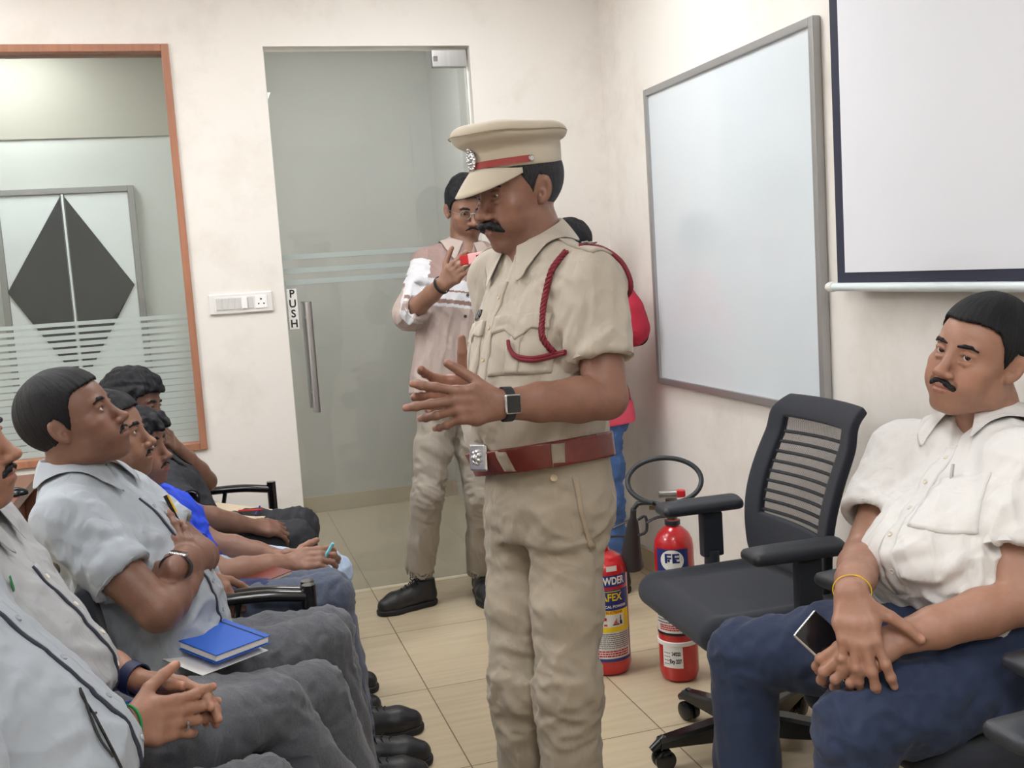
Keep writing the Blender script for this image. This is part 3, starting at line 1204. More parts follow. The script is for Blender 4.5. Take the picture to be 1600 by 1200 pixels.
def hair_mat(name, c1, c2):
    """strands fanning out from the crown"""
    b = NB(name)
    p = b.n('ShaderNodeBsdfPrincipled')
    tc = b.n('ShaderNodeTexCoord')
    sub = b.n('ShaderNodeVectorMath', operation='SUBTRACT'); sub.inputs[1].default_value = (0, -.035, 0)
    b.l(tc.outputs['Object'], sub.inputs[0])
    fl = b.n('ShaderNodeVectorMath', operation='MULTIPLY'); fl.inputs[1].default_value = (1, 1, 0)
    b.l(sub.outputs[0], fl.inputs[0])
    no = b.n('ShaderNodeVectorMath', operation='NORMALIZE'); b.l(fl.outputs[0], no.inputs[0])
    ln = b.n('ShaderNodeVectorMath', operation='LENGTH'); b.l(sub.outputs[0], ln.inputs[0])
    sc = b.n('ShaderNodeVectorMath', operation='SCALE'); sc.inputs['Scale'].default_value = 60; b.l(no.outputs[0], sc.inputs[0])
    se = b.n('ShaderNodeSeparateXYZ'); b.l(sub.outputs[0], se.inputs[0])
    m1 = b.n('ShaderNodeMath', operation='MULTIPLY'); m1.inputs[1].default_value = 60; b.l(se.outputs[2], m1.inputs[0])
    m2 = b.n('ShaderNodeMath', operation='MULTIPLY_ADD'); m2.inputs[1].default_value = 30; b.l(ln.outputs['Value'], m2.inputs[0]); b.l(m1.outputs[0], m2.inputs[2])
    cb = b.n('ShaderNodeCombineXYZ'); b.l(m2.outputs[0], cb.inputs[2])
    ad = b.n('ShaderNodeVectorMath', operation='ADD'); b.l(sc.outputs[0], ad.inputs[0]); b.l(cb.outputs[0], ad.inputs[1])
    nz = b.n('ShaderNodeTexNoise'); nz.inputs['Scale'].default_value = 1.0; nz.inputs['Detail'].default_value = 4; nz.inputs['Roughness'].default_value = .7
    b.l(ad.outputs[0], nz.inputs[0])
    mr = b.n('ShaderNodeMapRange'); mr.inputs[1].default_value = .4; mr.inputs[2].default_value = .68
    b.l(nz.outputs[0], mr.inputs[0])
    mx = b.n('ShaderNodeMix', data_type='RGBA'); mx.inputs[6].default_value = c1; mx.inputs[7].default_value = c2
    b.l(mr.outputs[0], mx.inputs[0]); b.l(mx.outputs[2], p.inputs['Base Color'])
    bp = b.n('ShaderNodeBump'); bp.inputs['Strength'].default_value = .8; bp.inputs['Distance'].default_value = .004
    b.l(nz.outputs[0], bp.inputs['Height']); b.l(bp.outputs[0], p.inputs['Normal'])
    p.inputs['Roughness'].default_value = .5; p.inputs['Specular IOR Level'].default_value = .28
    b.l(p.outputs[0], b.out.inputs[0])
    MAT[name] = b.m


skin_mat()
mat('sclera', lin(214, 204, 196), .15)
mat('iris', lin(46, 28, 20), .1)
mat('pupil', (.004, .004, .004, 1), .08)
mat('hair', (.005, .005, .007, 1), .55, spec=.35, nscale=500, namp=.5, bump=.5, bscale=420, bstretch=(1, .25, 1))
hair_mat('scalp_hair', (.004, .004, .006, 1), (.014, .014, .019, 1))
hair_mat('greying_hair', (.008, .008, .011, 1), (.055, .052, .056, 1))
mat('khaki', lin(176, 166, 152), .8, sheen=.15, nscale=9, namp=.05, bump=.22, bscale=900, crease=.26)
mat('khaki_cap', lin(188, 177, 158), .8, sheen=.15, nscale=12, namp=.04, bump=.2, bscale=1000)
mat('khaki_seam', lin(160, 145, 124), .8, bump=.2, bscale=900)
mat('trouser_khaki', lin(156, 144, 127), .8, sheen=.15, nscale=9, namp=.06, bump=.25, bscale=900, crease=.22)
mat('red_brown_leather', lin(110, 42, 34), .38, nscale=30, namp=.15, bump=.25, bscale=260, coat=.15)
mat('cap_ribbon', lin(150, 58, 54), .5, bump=.2, bscale=400)
mat('maroon_cord', lin(118, 22, 40), .65, bump=.6, bscale=500)
mat('silver', lin(206, 206, 208), .25, metal=1.0, bump=.4, bscale=300)
mat('chrome', lin(215, 215, 216), .12, metal=1.0)
mat('steel', lin(190, 190, 190), .32, metal=1.0, nscale=60, namp=.08, stretch=(1, 1, .05))
mat('brass', lin(128, 116, 96), .35, metal=1.0, nscale=40, namp=.2)
mat('white_shirt', lin(226, 224, 222), .75, sheen=.1, nscale=8, namp=.02, bump=.14, bscale=900, crease=.26)
mat('grey_shirt', lin(160, 167, 175), .8, sheen=.1, nscale=10, namp=.03, bump=.18, bscale=900, crease=.26)
mat('grey_shirt_seam', lin(122, 128, 138), .8)
mat('dark_piping', lin(40, 44, 58), .7)
mat('grey_shirt_pale', lin(166, 168, 171), .75, sheen=.1, nscale=10, namp=.03, bump=.18, bscale=900, crease=.26)
mat('navy_trouser', lin(34, 48, 78), .8, sheen=.1, nscale=11, namp=.06, bump=.25, bscale=900, crease=.12)
mat('grey_trouser', lin(84, 86, 92), .9, sheen=.15, nscale=260, namp=.22, bump=.35, bscale=800, crease=.22)
mat('slate_trouser', lin(76, 84, 102), .9, sheen=.12, nscale=200, namp=.18, bump=.35, bscale=800, crease=.22)
mat('light_jeans', lin(172, 192, 218), .88, nscale=40, namp=.12, bump=.35, bscale=700, crease=.22)
mat('blue_jeans', lin(66, 98, 150), .88, nscale=14, namp=.3, bump=.35, bscale=700, crease=.22)
mat('black_trouser', lin(42, 43, 48), .85, nscale=11, namp=.06, bump=.25, bscale=800, crease=.22)
mat('taupe_trouser', lin(150, 142, 130), .75, sheen=.1, nscale=11, namp=.05, bump=.2, bscale=900, crease=.22)
mat('blue_shirt', lin(26, 70, 214), .7, nscale=12, namp=.06, bump=.2, bscale=900, crease=.26)
mat('black_shirt', lin(36, 37, 44), .8, nscale=12, namp=.06, bump=.2, bscale=900, crease=.26)
mat('red_cloth', lin(178, 30, 56), .75, nscale=12, namp=.1, bump=.25, bscale=700, crease=.26)
mat('pink_cloth', lin(232, 84, 110), .75, bump=.2, bscale=700)
mat('mauve_shirt', lin(150, 126, 120), .8, nscale=12, namp=.04, bump=.2, bscale=900, crease=.26)
mat('mauve_pale', lin(176, 160, 152), .8, nscale=12, namp=.04, bump=.2, bscale=900, crease=.26)
mat('stripe_white', lin(208, 208, 212), .8, bump=.2, bscale=900, crease=.26)
mat('stripe_brown', lin(138, 112, 102), .8, bump=.2, bscale=900)
mat('button_pale', lin(222, 214, 200), .35)
mat('button_khaki', lin(196, 178, 148), .4)
mat('button_dark', lin(60, 52, 50), .35)
mat('button_grey', lin(150, 156, 166), .35)
mat('black_leather', lin(30, 30, 33), .42, nscale=40, namp=.15, bump=.3, bscale=300)
mat('rubber', lin(24, 24, 26), .7, bump=.3, bscale=200)
mat('lace', lin(16, 16, 18), .8)
mat('black_plastic', lin(44, 47, 54), .42, bump=.25, bscale=700)
mat('black_plastic_gloss', lin(20, 21, 24), .18)
mat('black_tube', lin(14, 15, 18), .16, coat=.4)
mat('seat_fabric', lin(38, 41, 50), .92, sheen=.1, nscale=400, namp=.2, bump=.4, bscale=900)
mat('screen_black', (.006, .007, .010, 1), .08)
mat('navy_strap', lin(28, 34, 70), .6)
mat('black_strap', lin(26, 30, 40), .5)
mat('wall_paint', lin(233, 228, 221), .62, nscale=1.5, namp=.015, dirt=lin(200, 192, 178), dscale=3.5, damt=.42, bump=.05, bscale=60)
mat('ceiling_paint', lin(246, 245, 242), .8)
mat('wood_frame', lin(164, 112, 86), .5, nscale=6, namp=.18, stretch=(8, 8, .6))
mat('table_wood', lin(118, 76, 56), .4, nscale=5, namp=.2, stretch=(1, 10, 10))
mat('white_plastic', lin(228, 226, 222), .35)
mat('white_switch', lin(246, 246, 246), .3)
mat('grey_switch', lin(206, 204, 202), .35)
mat('aluminium', lin(172, 172, 172), .38, metal=.7)
mat('board_white', lin(214, 222, 227), .10, spec=.5, coat=.3)
mat('screen_white', lin(226, 228, 234), .85)
mat('screen_border', lin(44, 48, 66), .8)
mat('bar_white', lin(226, 236, 238), .3)
mat('sign_white', lin(244, 243, 238), .4)
mat('ink_black', lin(22, 22, 24), .5)
mat('ink_blue', lin(30, 46, 112), .5)
mat('ink_red', lin(190, 40, 40), .5)
mat('ink_grey', lin(110, 110, 114), .6)
mat('label_yellow', lin(238, 208, 30), .4)
mat('label_white', lin(226, 224, 220), .4, nscale=30, namp=.06)
mat('label_blue', lin(34, 50, 120), .4)
mat('extinguisher_red', lin(196, 26, 34), .28, coat=.4, nscale=20, namp=.08, dirt=lin(214, 120, 110), dscale=14, damt=.25)
mat('horn_black', lin(52, 52, 54), .55)
mat('hose_black', lin(38, 42, 46), .45)
mat('cardboard', lin(222, 204, 178), .8)
mat('paper', lin(236, 234, 232), .7)
mat('blue_cover', lin(28, 92, 196), .45, bump=.2, bscale=500)
mat('navy_bag', lin(30, 36, 84), .7, bump=.3, bscale=400)
mat('orange_plastic', lin(240, 160, 40), .4)
mat('thread_green', lin(26, 128, 70), .7)
mat('thread_yellow', lin(226, 186, 30), .6)
mat('thread_black', lin(26, 22, 22), .8)
mat('yellow_pen', lin(228, 190, 60), .3)
mat('cyan_pen', lin(120, 200, 214), .3)
mat('red_phone', lin(176, 30, 36), .3)
mat('pink_phone', lin(222, 164, 164), .3)
mat('corridor_paint', lin(200, 199, 194), .7, dirt=lin(176, 176, 160), dscale=3, damt=.2)
mat('corridor_taupe', lin(168, 161, 150), .8)
mat('panel_white', lin(232, 234, 234), .5)
mat('panel_bead', lin(150, 146, 144), .5)
mat('diamond_dark', lin(44, 46, 50), .12, spec=.5)
mat('skirting_tile', lin(196, 180, 148), .3)
glass_mat('door_glass', (.86, .87, .86, 1), .24, lin(172, 174, 172), ior=1.45)  # veil puts a pale reflection haze into the pane's colour
glass_mat('window_glass', (.82, .85, .84, 1), .06, lin(160, 164, 160), ior=1.4)
glass_mat('frost_film', (.80, .84, .82, 1), .62, lin(196, 206, 202), ior=1.2, rough=.3)
glass_mat('spectacle_glass', (.97, .97, .97, 1), 0, ior=1.35)
glass_mat('clear_plastic', (.9, .93, .95, 1), .25, lin(205, 215, 222), ior=1.4)
tile_mat('floor_tiles', .620, 4.052)
mesh_mat('chair_mesh')
for q_ in (10, 12, 15, 17, 26, 42):
    mat('lamp_panel_%d' % q_, (1, 1, 1, 1), .5, emit=(.97, .985, 1, 1), estr=q_)
# ------------------------------------------------------------------ the room
YB = 4.629      # face of the back wall
XR = 1.86       # face of the right wall
XL, YF, ZC = -2.6, -2.4, 2.86
WT = .12
WX0, WX1, WZ0, WZ1 = -1.75, -.033, .735, 2.419      # window opening
DX0, DX1, DZ1 = .345, 1.241, 2.408                   # glass door opening
YCOR = 6.45

me = MB().box((XL - .1, YF - .1, -.08), (XR + .1, YCOR + .1, 0)).build('floor', MAT['floor_tiles'])
struct(me)
mb = MB()
for lo, hi in (((XL, YB, 0), (WX0, YB + WT, ZC)), ((WX0, YB, 0), (WX1, YB + WT, WZ0)), ((WX0, YB, WZ1), (WX1, YB + WT, ZC)),
               ((WX1, YB, 0), (DX0, YB + WT, ZC)), ((DX0, YB, DZ1), (DX1, YB + WT, ZC)), ((DX1, YB, 0), (XR, YB + WT, ZC))):
    mb.box(lo, hi)
struct(mb.build('wall_back', MAT['wall_paint']))
struct(MB().box((XR, YF, 0), (XR + .12, YCOR, ZC)).build('wall_right', MAT['wall_paint']))
struct(MB().box((XL - .12, YF, 0), (XL, YCOR, ZC)).build('wall_left', MAT['wall_paint']))
struct(MB().box((XL, YF - .12, 0), (XR, YF, ZC)).build('wall_front', MAT['wall_paint']))
struct(MB().box((XL, YF, ZC), (XR, YCOR, ZC + .1)).build('ceiling', MAT['ceiling_paint']))
struct(MB().box((XL, YCOR, 0), (XR, YCOR + .12, 2.30)).build('wall_corridor', MAT['corridor_paint']))
struct(MB().box((XL, YCOR - .01, 2.30), (.02, YCOR + .12, ZC)).build('trim_1', MAT['corridor_taupe']))
struct(MB().box((.02, YCOR, 2.30), (XR, YCOR + .12, ZC)).build('wall_corridor_upper', MAT['corridor_paint']))
struct(MB().box((1.45, YCOR - .75, 0), (1.62, YCOR, ZC)).build('wall_corridor_pier', MAT['corridor_paint']))
struct(MB().box((XL, YB - .012, 0), (DX0 - .0, YB, .10), .003).build('baseboard_back', MAT['skirting_tile']))
struct(MB().box((DX1, YB - .012, 0), (XR, YB, .10), .003).build('baseboard_back_corner', MAT['skirting_tile']))
struct(MB().box((XR - .012, YF, 0), (XR, YB, .10), .003).build('baseboard_right', MAT['skirting_tile']))
struct(MB().box((XL, YCOR - .012, 0), (XR, YCOR, .10), .003).build('baseboard_corridor', MAT['skirting_tile']))

# window with orange-brown frame
w = empty('window_1', (WX1 - .8, YB, WZ0)); struct(w)
wb = V(WX1 - .8, YB, WZ0)
mb = MB()
fw = .030
for lo, hi in (((WX0, YB - .012, WZ0), (WX0 + fw, YB + WT, WZ1)), ((WX1 - fw, YB - .012, WZ0), (WX1, YB + WT, WZ1)),
               ((WX0 + fw, YB - .012, WZ0), (WX1 - fw, YB + WT, WZ0 + fw)), ((WX0 + fw, YB - .012, WZ1 - fw), (WX1 - fw, YB + WT, WZ1))):
    mb.box(lo, hi, .003)
mb.build('window_frame', MAT['wood_frame'], w, wb)
gp = MB().box((WX0 + fw, YB + .050, WZ0 + fw), (WX1 - fw, YB + .058, WZ1 - fw)).build('pane', MAT['window_glass'], w, wb)
mb = MB()
z = WZ0 + fw + .002
i = 0
while z < 1.318:
    gap = .0035 + .0085 * max(0, (z - .9) / .42)
    mb.box((WX0 + fw, YB + .0475, z), (WX1 - fw, YB + .0492, z + .028 - gap)); z += .028
mb.build('frosted_stripe', MAT['frost_film'], gp, wb)
gp.children[0]['label'] = 'frosted film cut in horizontal stripes'
gp['kind'] = 'structure'; gp.children[0]['kind'] = 'stuff'

# white double cupboard with the dark diamond, across the corridor
cb_ = V(-.68, YCOR, 0)
cd = tag(empty('double_door', cb_), 'white double door with a dark glass diamond split down the middle, seen through the window', 'door')
xm, xa, xb, zt = -.692, -1.022, -.345, 1.99
for nm, x0, x1 in (('door_leaf', xa, xm - .010), ('door_leaf', xm + .010, xb)):
    lf = MB().box((x0, YCOR - .035, .03), (x1, YCOR - .002, zt), .004).build(nm, MAT['panel_white'], cd, cb_)
    sgn = -1 if x1 < xm else 1
    xi = xm + sgn * .012
    xo = xm + sgn * .335
    MB().prism([(xi, YCOR - .036, 1.975), (xo, YCOR - .036, 1.462), (xi, YCOR - .036, .93)], (0, -1, 0), .006).build('dark_diamond_half', MAT['diamond_dark'], lf, cb_)
mb = MB()
mb.box((xa - .035, YCOR - .045, .0), (xa - .001, YCOR - .002, zt + .035), .004); mb.box((xb + .001, YCOR - .045, 0), (xb + .035, YCOR - .002, zt + .035), .004)
mb.box((xa - .001, YCOR - .045, zt + .001), (xb + .001, YCOR - .002, zt + .035), .004)
mb.build('door_frame', MAT['panel_bead'], cd, cb_)
MB().box((xm - .006, YCOR - .043, .05), (xm + .006, YCOR - .036, zt), .002).build('meeting_bead', MAT['panel_white'], cd, cb_)

# frameless glass door
d1 = empty('door_1', (DX1, YB + .05, 0)); struct(d1); db = V(DX1, YB + .05, 0)
g = MB().box((DX0 + .006, YB + .044, .012), (DX1 - .008, YB + .056, DZ1 - .012)).build('pane', MAT['door_glass'], d1, db)
mb = MB()
for z in (1.515, 1.455, 1.405):
    mb.box((DX0 + .01, YB + .0415, z), (DX1 - .01, YB + .0430, z + .022))
mb.build('frosted_stripe', MAT['frost_film'], g, db)
mb = MB()
for lo, hi in (((DX1 - .165, YB + .030, DZ1 - .085), (DX1 - .008, YB + .070, DZ1 - .012)), ((DX1 - .165, YB + .030, .006), (DX1 - .008, YB + .070, .075))):
    pf = MB().box(lo, hi, .003).build('patch_fitting', MAT['steel'], d1, db)
MB().box((DX1 - .160, YB + .0285, DZ1 - .062), (DX1 - .140, YB + .0300, DZ1 - .038), .001).build('lock_plate', MAT['chrome'], d1, db)
MB().box((DX0 + .01, YB + .030, .012), (DX0 + .055, YB + .070, .085), .003).build('bottom_lock', MAT['chrome'], d1, db)
for yy in (-.045, .145):
    mb = MB()
    x0, x1 = .437, .445
    mb.tube([(x0, YB + yy, 1.330), (x0, YB + yy, .850)], .0145, 20)
    for z in (1.26, .93):
        mb.tube([(x0, YB + yy, z), (x0, YB + .05, z)], .008, 12)
    mb.build('door_handle', MAT['steel'], d1, db)
# PUSH sticker
ps = empty('push_sign', (.379, YB + .043, 1.30)); psb = V(.379, YB + .043, 1.30)
tag(ps, 'white vertical PUSH sticker on the glass door beside the handle', 'sign')
MB().box((.358, YB + .0405, 1.213), (.400, YB + .0425, 1.390), .0008).build('sticker', MAT['sign_white'], ps, psb)
for i, ch in enumerate('PUSH'):
    vs, fs = text_bm(ch, .047, bold=.0012)
    bm = bmesh.new(); vv = [bm.verts.new((.379 + v.x * .95, YB + .0402, 1.367 - .0435 * i + v.y)) for v in vs]
    for f in fs:
        bm.faces.new([vv[k] for k in f])
    m_ = bpy.data.meshes.new('letter'); bm.transform(Matrix.Translation(-Vector(psb))); bm.to_mesh(m_); bm.free()
    link('letter', m_, MAT['ink_black'], ps)

# switch plate
sb = V(.16, YB, 1.345)
sw = tag(empty('switch_board', sb), 'white electrical switch board with socket on the pillar left of the glass door', 'switch board')
MB().box((.028, YB - .012, 1.301), (.293, YB, 1.388), .006, 3).build('plate', MAT['white_plastic'], sw, sb)
MB().box((.050, YB - .0135, 1.315), (.272, YB - .011, 1.374), .002).build('inset', MAT['white_plastic'], sw, sb)
for i in range(6):
    x0 = .058 + i * .0262
    white = i == 4
    MB().box((x0, YB - (.021 if white else .0165), 1.320), (x0 + .022, YB - .012, 1.369), .002).build('rocker', MAT['white_switch' if white else 'grey_switch'], sw, sb)
so = MB().box((.219, YB - .0160, 1.318), (.268, YB - .012, 1.371), .002).build('socket', MAT['white_switch'], sw, sb)
mb = MB()
for dx, dz, r in ((0, .012, .0042), (-.011, -.008, .0034), (.011, -.008, .0034)):
    mb.cyl((.2435 + dx, YB - .0164, 1.345 + dz), (.2435 + dx, YB - .0155, 1.345 + dz), r, 12)
mb.build('socket_hole', MAT['ink_black'], so, sb)

# whiteboard
y0, y1, z0, z1 = 2.845, 4.108, .888, 2.112
wbb = V(XR, (y0 + y1) / 2, z0)
wt = tag(empty('whiteboard', wbb), 'large aluminium framed whiteboard on the right wall beside the projection screen', 'whiteboard')
MB().box((XR - .018, y0 + .01, z0 + .01), (XR - .003, y1 - .01, z1 - .01)).build('board', MAT['board_white'], wt, wbb)
mb = MB(); q = .028
for lo, hi in (((XR - .030, y0, z0), (XR - .001, y0 + q, z1)), ((XR - .030, y1 - q, z0), (XR - .001, y1, z1)),
               ((XR - .030, y0 + q, z0), (XR - .001, y1 - q, z0 + q)), ((XR - .030, y0 + q, z1 - q), (XR - .001, y1 - q, z1))):
    mb.box(lo, hi, .004)
mb.build('frame', MAT['aluminium'], wt, wbb)

# projection screen
XS = 1.80
k = XS / XR
sy1, sy0, sz0 = 2.800 * k, .55, 1.42 + (1.306 - 1.42) * k
pb = V(XS, (sy0 + sy1) / 2, sz0)
pj = tag(empty('projection_screen', pb), 'pull-down white projection screen with black border hanging at upper right', 'projection screen')
MB().box((XS, sy0, sz0), (XS + .002, sy1, 2.80)).build('border', MAT['screen_border'], pj, pb)
MB().box((XS - .0022, sy0 + .04, sz0 + .032), (XS - .0004, sy1 - .042, 2.80)).build('screen_fabric', MAT['screen_white'], pj, pb)
MB().tube([(XS, sy0 - .05, sz0 - .010), (XS, sy1 + .020, sz0 - .010)], .0125, 16).build('bottom_bar', MAT['bar_white'], pj, pb)
MB().lathe([(0, 0), (.014, 0), (.015, .004), (.015, .022), (.012, .030), (0, .032)], (XS, sy1 + .020, sz0 - .010), 20, (0, 1, 0)).build('end_cap', MAT['white_plastic'], pj, pb)
MB().box((XS - .05, sy0 - .08, 2.78), (XR - .002, sy1 + .08, 2.858), .01).build('housing', MAT['white_plastic'], pj, pb)

# ceiling lamps
def lamp(x, y, s=.30, e='lamp_panel', lab=''):
    b = V(x, y, ZC)
    o = tag(empty('ceiling_light', b), lab, 'ceiling light', 'square panel lamps in the ceiling')
    MB().box((x - s, y - s, ZC - .012), (x + s, y + s, ZC - .004)).build('diffuser', MAT[e], o, b)
    mb = MB()
    for lo, hi in (((x - s - .02, y - s - .02), (x - s, y + s + .02)), ((x + s, y - s - .02), (x + s + .02, y + s + .02)),
                   ((x - s, y - s - .02), (x + s, y - s)), ((x - s, y + s), (x + s, y + s + .02))):
        mb.box((lo[0], lo[1], ZC - .016), (hi[0], hi[1], ZC - .001), .002)
    mb.build('frame', MAT['white_plastic'], o, b)


LAMPS = [(.345, .80, 15, 'nearest the camera'), (.33, -.90, 26, 'behind the camera'), (-2.05, 2.85, 42, 'over the near end of the wooden table, added to brighten the right wall'),  # lamp by the table is added to lift the right wall
         (-1.35, 3.95, 10, 'over the window end of the wooden table'), (.95, 3.45, 17, 'between the officer and the whiteboard'), (-.45, 3.20, 12, 'above the far end of the seated row, added as fill')]  # lamp over the seated row is an added, unseen fill
for x, y, q, t in LAMPS:
    lamp(x, y, .30, 'lamp_panel_%d' % q, 'square white panel lamp in the ceiling ' + t)
mat('lamp_corridor', (1, 1, 1, 1), .5, emit=(.95, .98, 1, 1), estr=26)
lamp(-.95, 5.95, .28, 'lamp_corridor', 'square white panel lamp in the corridor ceiling behind the window')
lamp(.75, 5.25, .25, 'lamp_corridor', 'square white panel lamp in the corridor ceiling behind the glass door, added to brighten the view through it')  # added lamp, lifts the corridor seen through the door
# ------------------------------------------------------------------ office chairs
def copy_tree(o, parent=None):
    c = o.copy(); COL.objects.link(c)
    if parent is not None:
        c.parent = parent
    for ch in o.children:
        copy_tree(ch, c)
    return c


def office_chair(loc, rot, label, base_rot=0.0):
    """swivel chair facing local +Y, seat about .47 high"""
    ch = tag(empty('office_chair', (0, 0, 0)), label, 'chair', 'black mesh-back swivel chairs')
    # seat: waterfall cushion
    s = Shape()
    s.box((0, 0, .452), (.245, .235, .030), .030)
    s.cap((-.21, .215, .438), (.21, .215, .438), .036, k=.03)
    s.cap((-.20, -.20, .448), (.20, -.20, .448), .030, k=.03)
    s.cap((-.23, -.18, .462), (-.23, .18, .458), .024, k=.05)
    s.cap((.23, -.18, .462), (.23, .18, .458), .024, k=.05)
    v, f = s.mesh(.009, 3)
    link('seat', npmesh('seat', v, f), MAT['seat_fabric'], ch)
    mb = MB()
    mb.box((-.19, -.19, .385), (.19, .16, .425), .015); mb.box((-.10, -.12, .345), (.10, .10, .39), .012)
    mb.tube([(.10, .02, .37), (.24, .02, .372)], .007, 10)
    mb.build('seat_mechanism', MAT['black_plastic'], ch)

    # back: one curved shell with a mesh window
    def B(u, w):
        z = .50 + .485 * w
        y = -.150 - .095 * w + .035 * math.sin(math.pi * min(1, w * 1.25)) - .040 * max(0, (w - .90) / .10) ** 2
        hw = .205 + .030 * math.sin(math.pi * min(1, .15 + .75 * w))
        y += .030 * u * u
        return V(u * hw, y, z)
    nu, nv = 20, 26
    us = np.linspace(-1, 1, nu + 1); ws = np.linspace(0, 1, nv + 1)
    u0, w0, w1 = .70, .30, .885
    bm = bmesh.new()
    vs = {}
    for i, u in enumerate(us):
        for j, w in enumerate(ws):
            uu = u
            if w > .93 or w < .06:
                uu = u * (1 - .10 * (1 if w in (0, 1) else .4))
            vs[i, j] = bm.verts.new(B(uu, w))
    win = lambda i, j: (abs((us[i] + us[i + 1]) / 2) < u0) and (w0 < (ws[j] + ws[j + 1]) / 2 < w1)
    for i in range(nu):
        for j in range(nv):
            if not win(i, j):
                bm.faces.new((vs[i, j], vs[i + 1, j], vs[i + 1, j + 1], vs[i, j + 1]))
    for vx in [q for q in bm.verts if not q.link_faces]:
        bm.verts.remove(vx)
    bmesh.ops.recalc_face_normals(bm, faces=bm.faces)
    for f_ in bm.faces:
        f_.smooth = True
    m_ = bpy.data.meshes.new('back_frame'); bm.to_mesh(m_); bm.free()
    bf = link('back_frame', m_, MAT['seat_fabric'], ch)
    md = bf.modifiers.new('t', 'SOLIDIFY'); md.thickness = .026; md.offset = 0
    md = bf.modifiers.new('b', 'BEVEL'); md.width = .007; md.segments = 2; md.limit_method = 'ANGLE'
    md = bf.modifiers.new('s', 'SUBSURF'); md.levels = 1; md.render_levels = 1
    bm = bmesh.new(); g = {}
    un, wn = 12, 16
    for i in range(un + 1):
        for j in range(wn + 1):
            g[i, j] = bm.verts.new(B(-u0 - .02 + (2 * u0 + .04) * i / un, w0 - .03 + (w1 - w0 + .06) * j / wn))
    for i in range(un):
        for j in range(wn):
            bm.faces.new((g[i, j], g[i + 1, j], g[i + 1, j + 1], g[i, j + 1])).smooth = True
    m_ = bpy.data.meshes.new('back_mesh'); bm.to_mesh(m_); bm.free()
    link('back_mesh', m_, MAT['chair_mesh'], ch)
    for r in range(9):
        w = w0 + .045 + (w1 - w0 - .10) * r / 8.3
        mb = MB()
        mb.tube([B(u, w - .018 * (1 - u * u) * 0 - .012 * (u + .7)) + V(0, -.004, 0) for u in np.linspace(-u0 - .01, u0 + .01, 13)], .0052, 8)
        mb.build('back_rib', MAT['black_plastic'], ch)
    for q in (-1, 1):
        mb = MB()
        mb.tube(bez([(q * .12, -.10, .40), (q * .16, -.20, .41), (q * .185, -.245, .48), (q * .20, -.255, .58)], 14), .018, 12)
        mb.build('back_bracket', MAT['black_plastic'], ch)
    for q in (-1, 1):
        mb = MB()
        mb.tube(bez([(q * .17, -.02, .40), (q * .255, -.02, .405), (q * .285, -.02, .44), (q * .285, -.02, .52)], 14), .022, 12, flat=(1, 1.3))
        mb.box((q * .285 - .018, -.055, .50), (q * .285 + .018, .015, .640), .008)
        ar = mb.build('arm_post', MAT['black_plastic'], ch)
        s = Shape(); s.box((q * .285, .015, .660), (.046, .132, .0165), .015); s.cap((q * .285, -.09, .655), (q * .285, .10, .655), .030, k=.02)
        s.cut((0, 0, .643), (0, 0, -1), .004)
        v, f = s.mesh(.006, 2)
        link('arm_pad', npmesh('arm_pad', v, f), MAT['black_plastic'], ch)
    # gas lift and star base
    MB().lathe([(0, .06), (.030, .06), (.030, .20), (.020, .205), (.020, .36), (0, .36)], (0, 0, 0), 24).build('gas_lift', MAT['black_plastic'], ch)
    for k in range(5):
        a = base_rot + 2 * math.pi * k / 5
        d = V(math.cos(a), math.sin(a), 0); sd = V(-d[1], d[0], 0)
        mb = MB(); bm = mb.bm
        prof = [(.0, .030, .125, .060), (.10, .028, .118, .060), (.22, .024, .102, .066), (.295, .020, .092, .068)]
        rings = []
        for r, hw, zt, zb in prof:
            rings.append([bm.verts.new(d * r + sd * x + V(0, 0, z)) for x, z in ((-hw, zb), (hw, zb), (hw, zt - .008), (hw * .7, zt), (-hw * .7, zt), (-hw, zt - .008))])
        for A, Bq in zip(rings, rings[1:]):
            for j in range(6):
                bm.faces.new((A[j], A[(j + 1) % 6], Bq[(j + 1) % 6], Bq[j]))
        bm.faces.new(rings[0]); bm.faces.new(rings[-1])
        leg = mb.build('base_spoke', MAT['black_plastic_gloss'], ch)
        c = d * .283 + V(0, 0, .030)
        mb = MB()
        for q in (-1, 1):
            mb.lathe([(0, -.009), (.024, -.009), (.030, -.004), (.030, .005), (.024, .009), (0, .010)], c + sd * q * .014, 22, sd * q)
        mb.cyl(c - sd * .012, c + sd * .012, .012, 12)
        mb.cyl(c + V(0, 0, .0), c + V(0, 0, .055), .008, 10)
        mb.tube([c + V(0, 0, .040) + d * (-.030), c + V(0, 0, .052), c + V(0, 0, .030) + d * .036], [.014, .019, .011], 10)
        mb.build('caster', MAT['black_plastic_gloss'], leg)
    ch.location = loc; ch.rotation_euler = (0, 0, rot)
    return ch


R_ = math.radians
chA = office_chair((1.40, 2.58, 0), R_(88), 'empty black mesh-back swivel chair beside the red fire extinguishers', R_(18))
chB = copy_tree(chA); chB.location = (1.45, 1.76, 0); chB.rotation_euler = (0, 0, R_(92))
chB['label'] = 'black swivel chair under the seated man in the white shirt'
chC = copy_tree(chA); chC.location = (1.255, .985, 0); chC.rotation_euler = (0, 0, R_(92))
chC['label'] = 'black swivel chair whose armrest pokes in at the bottom right corner'

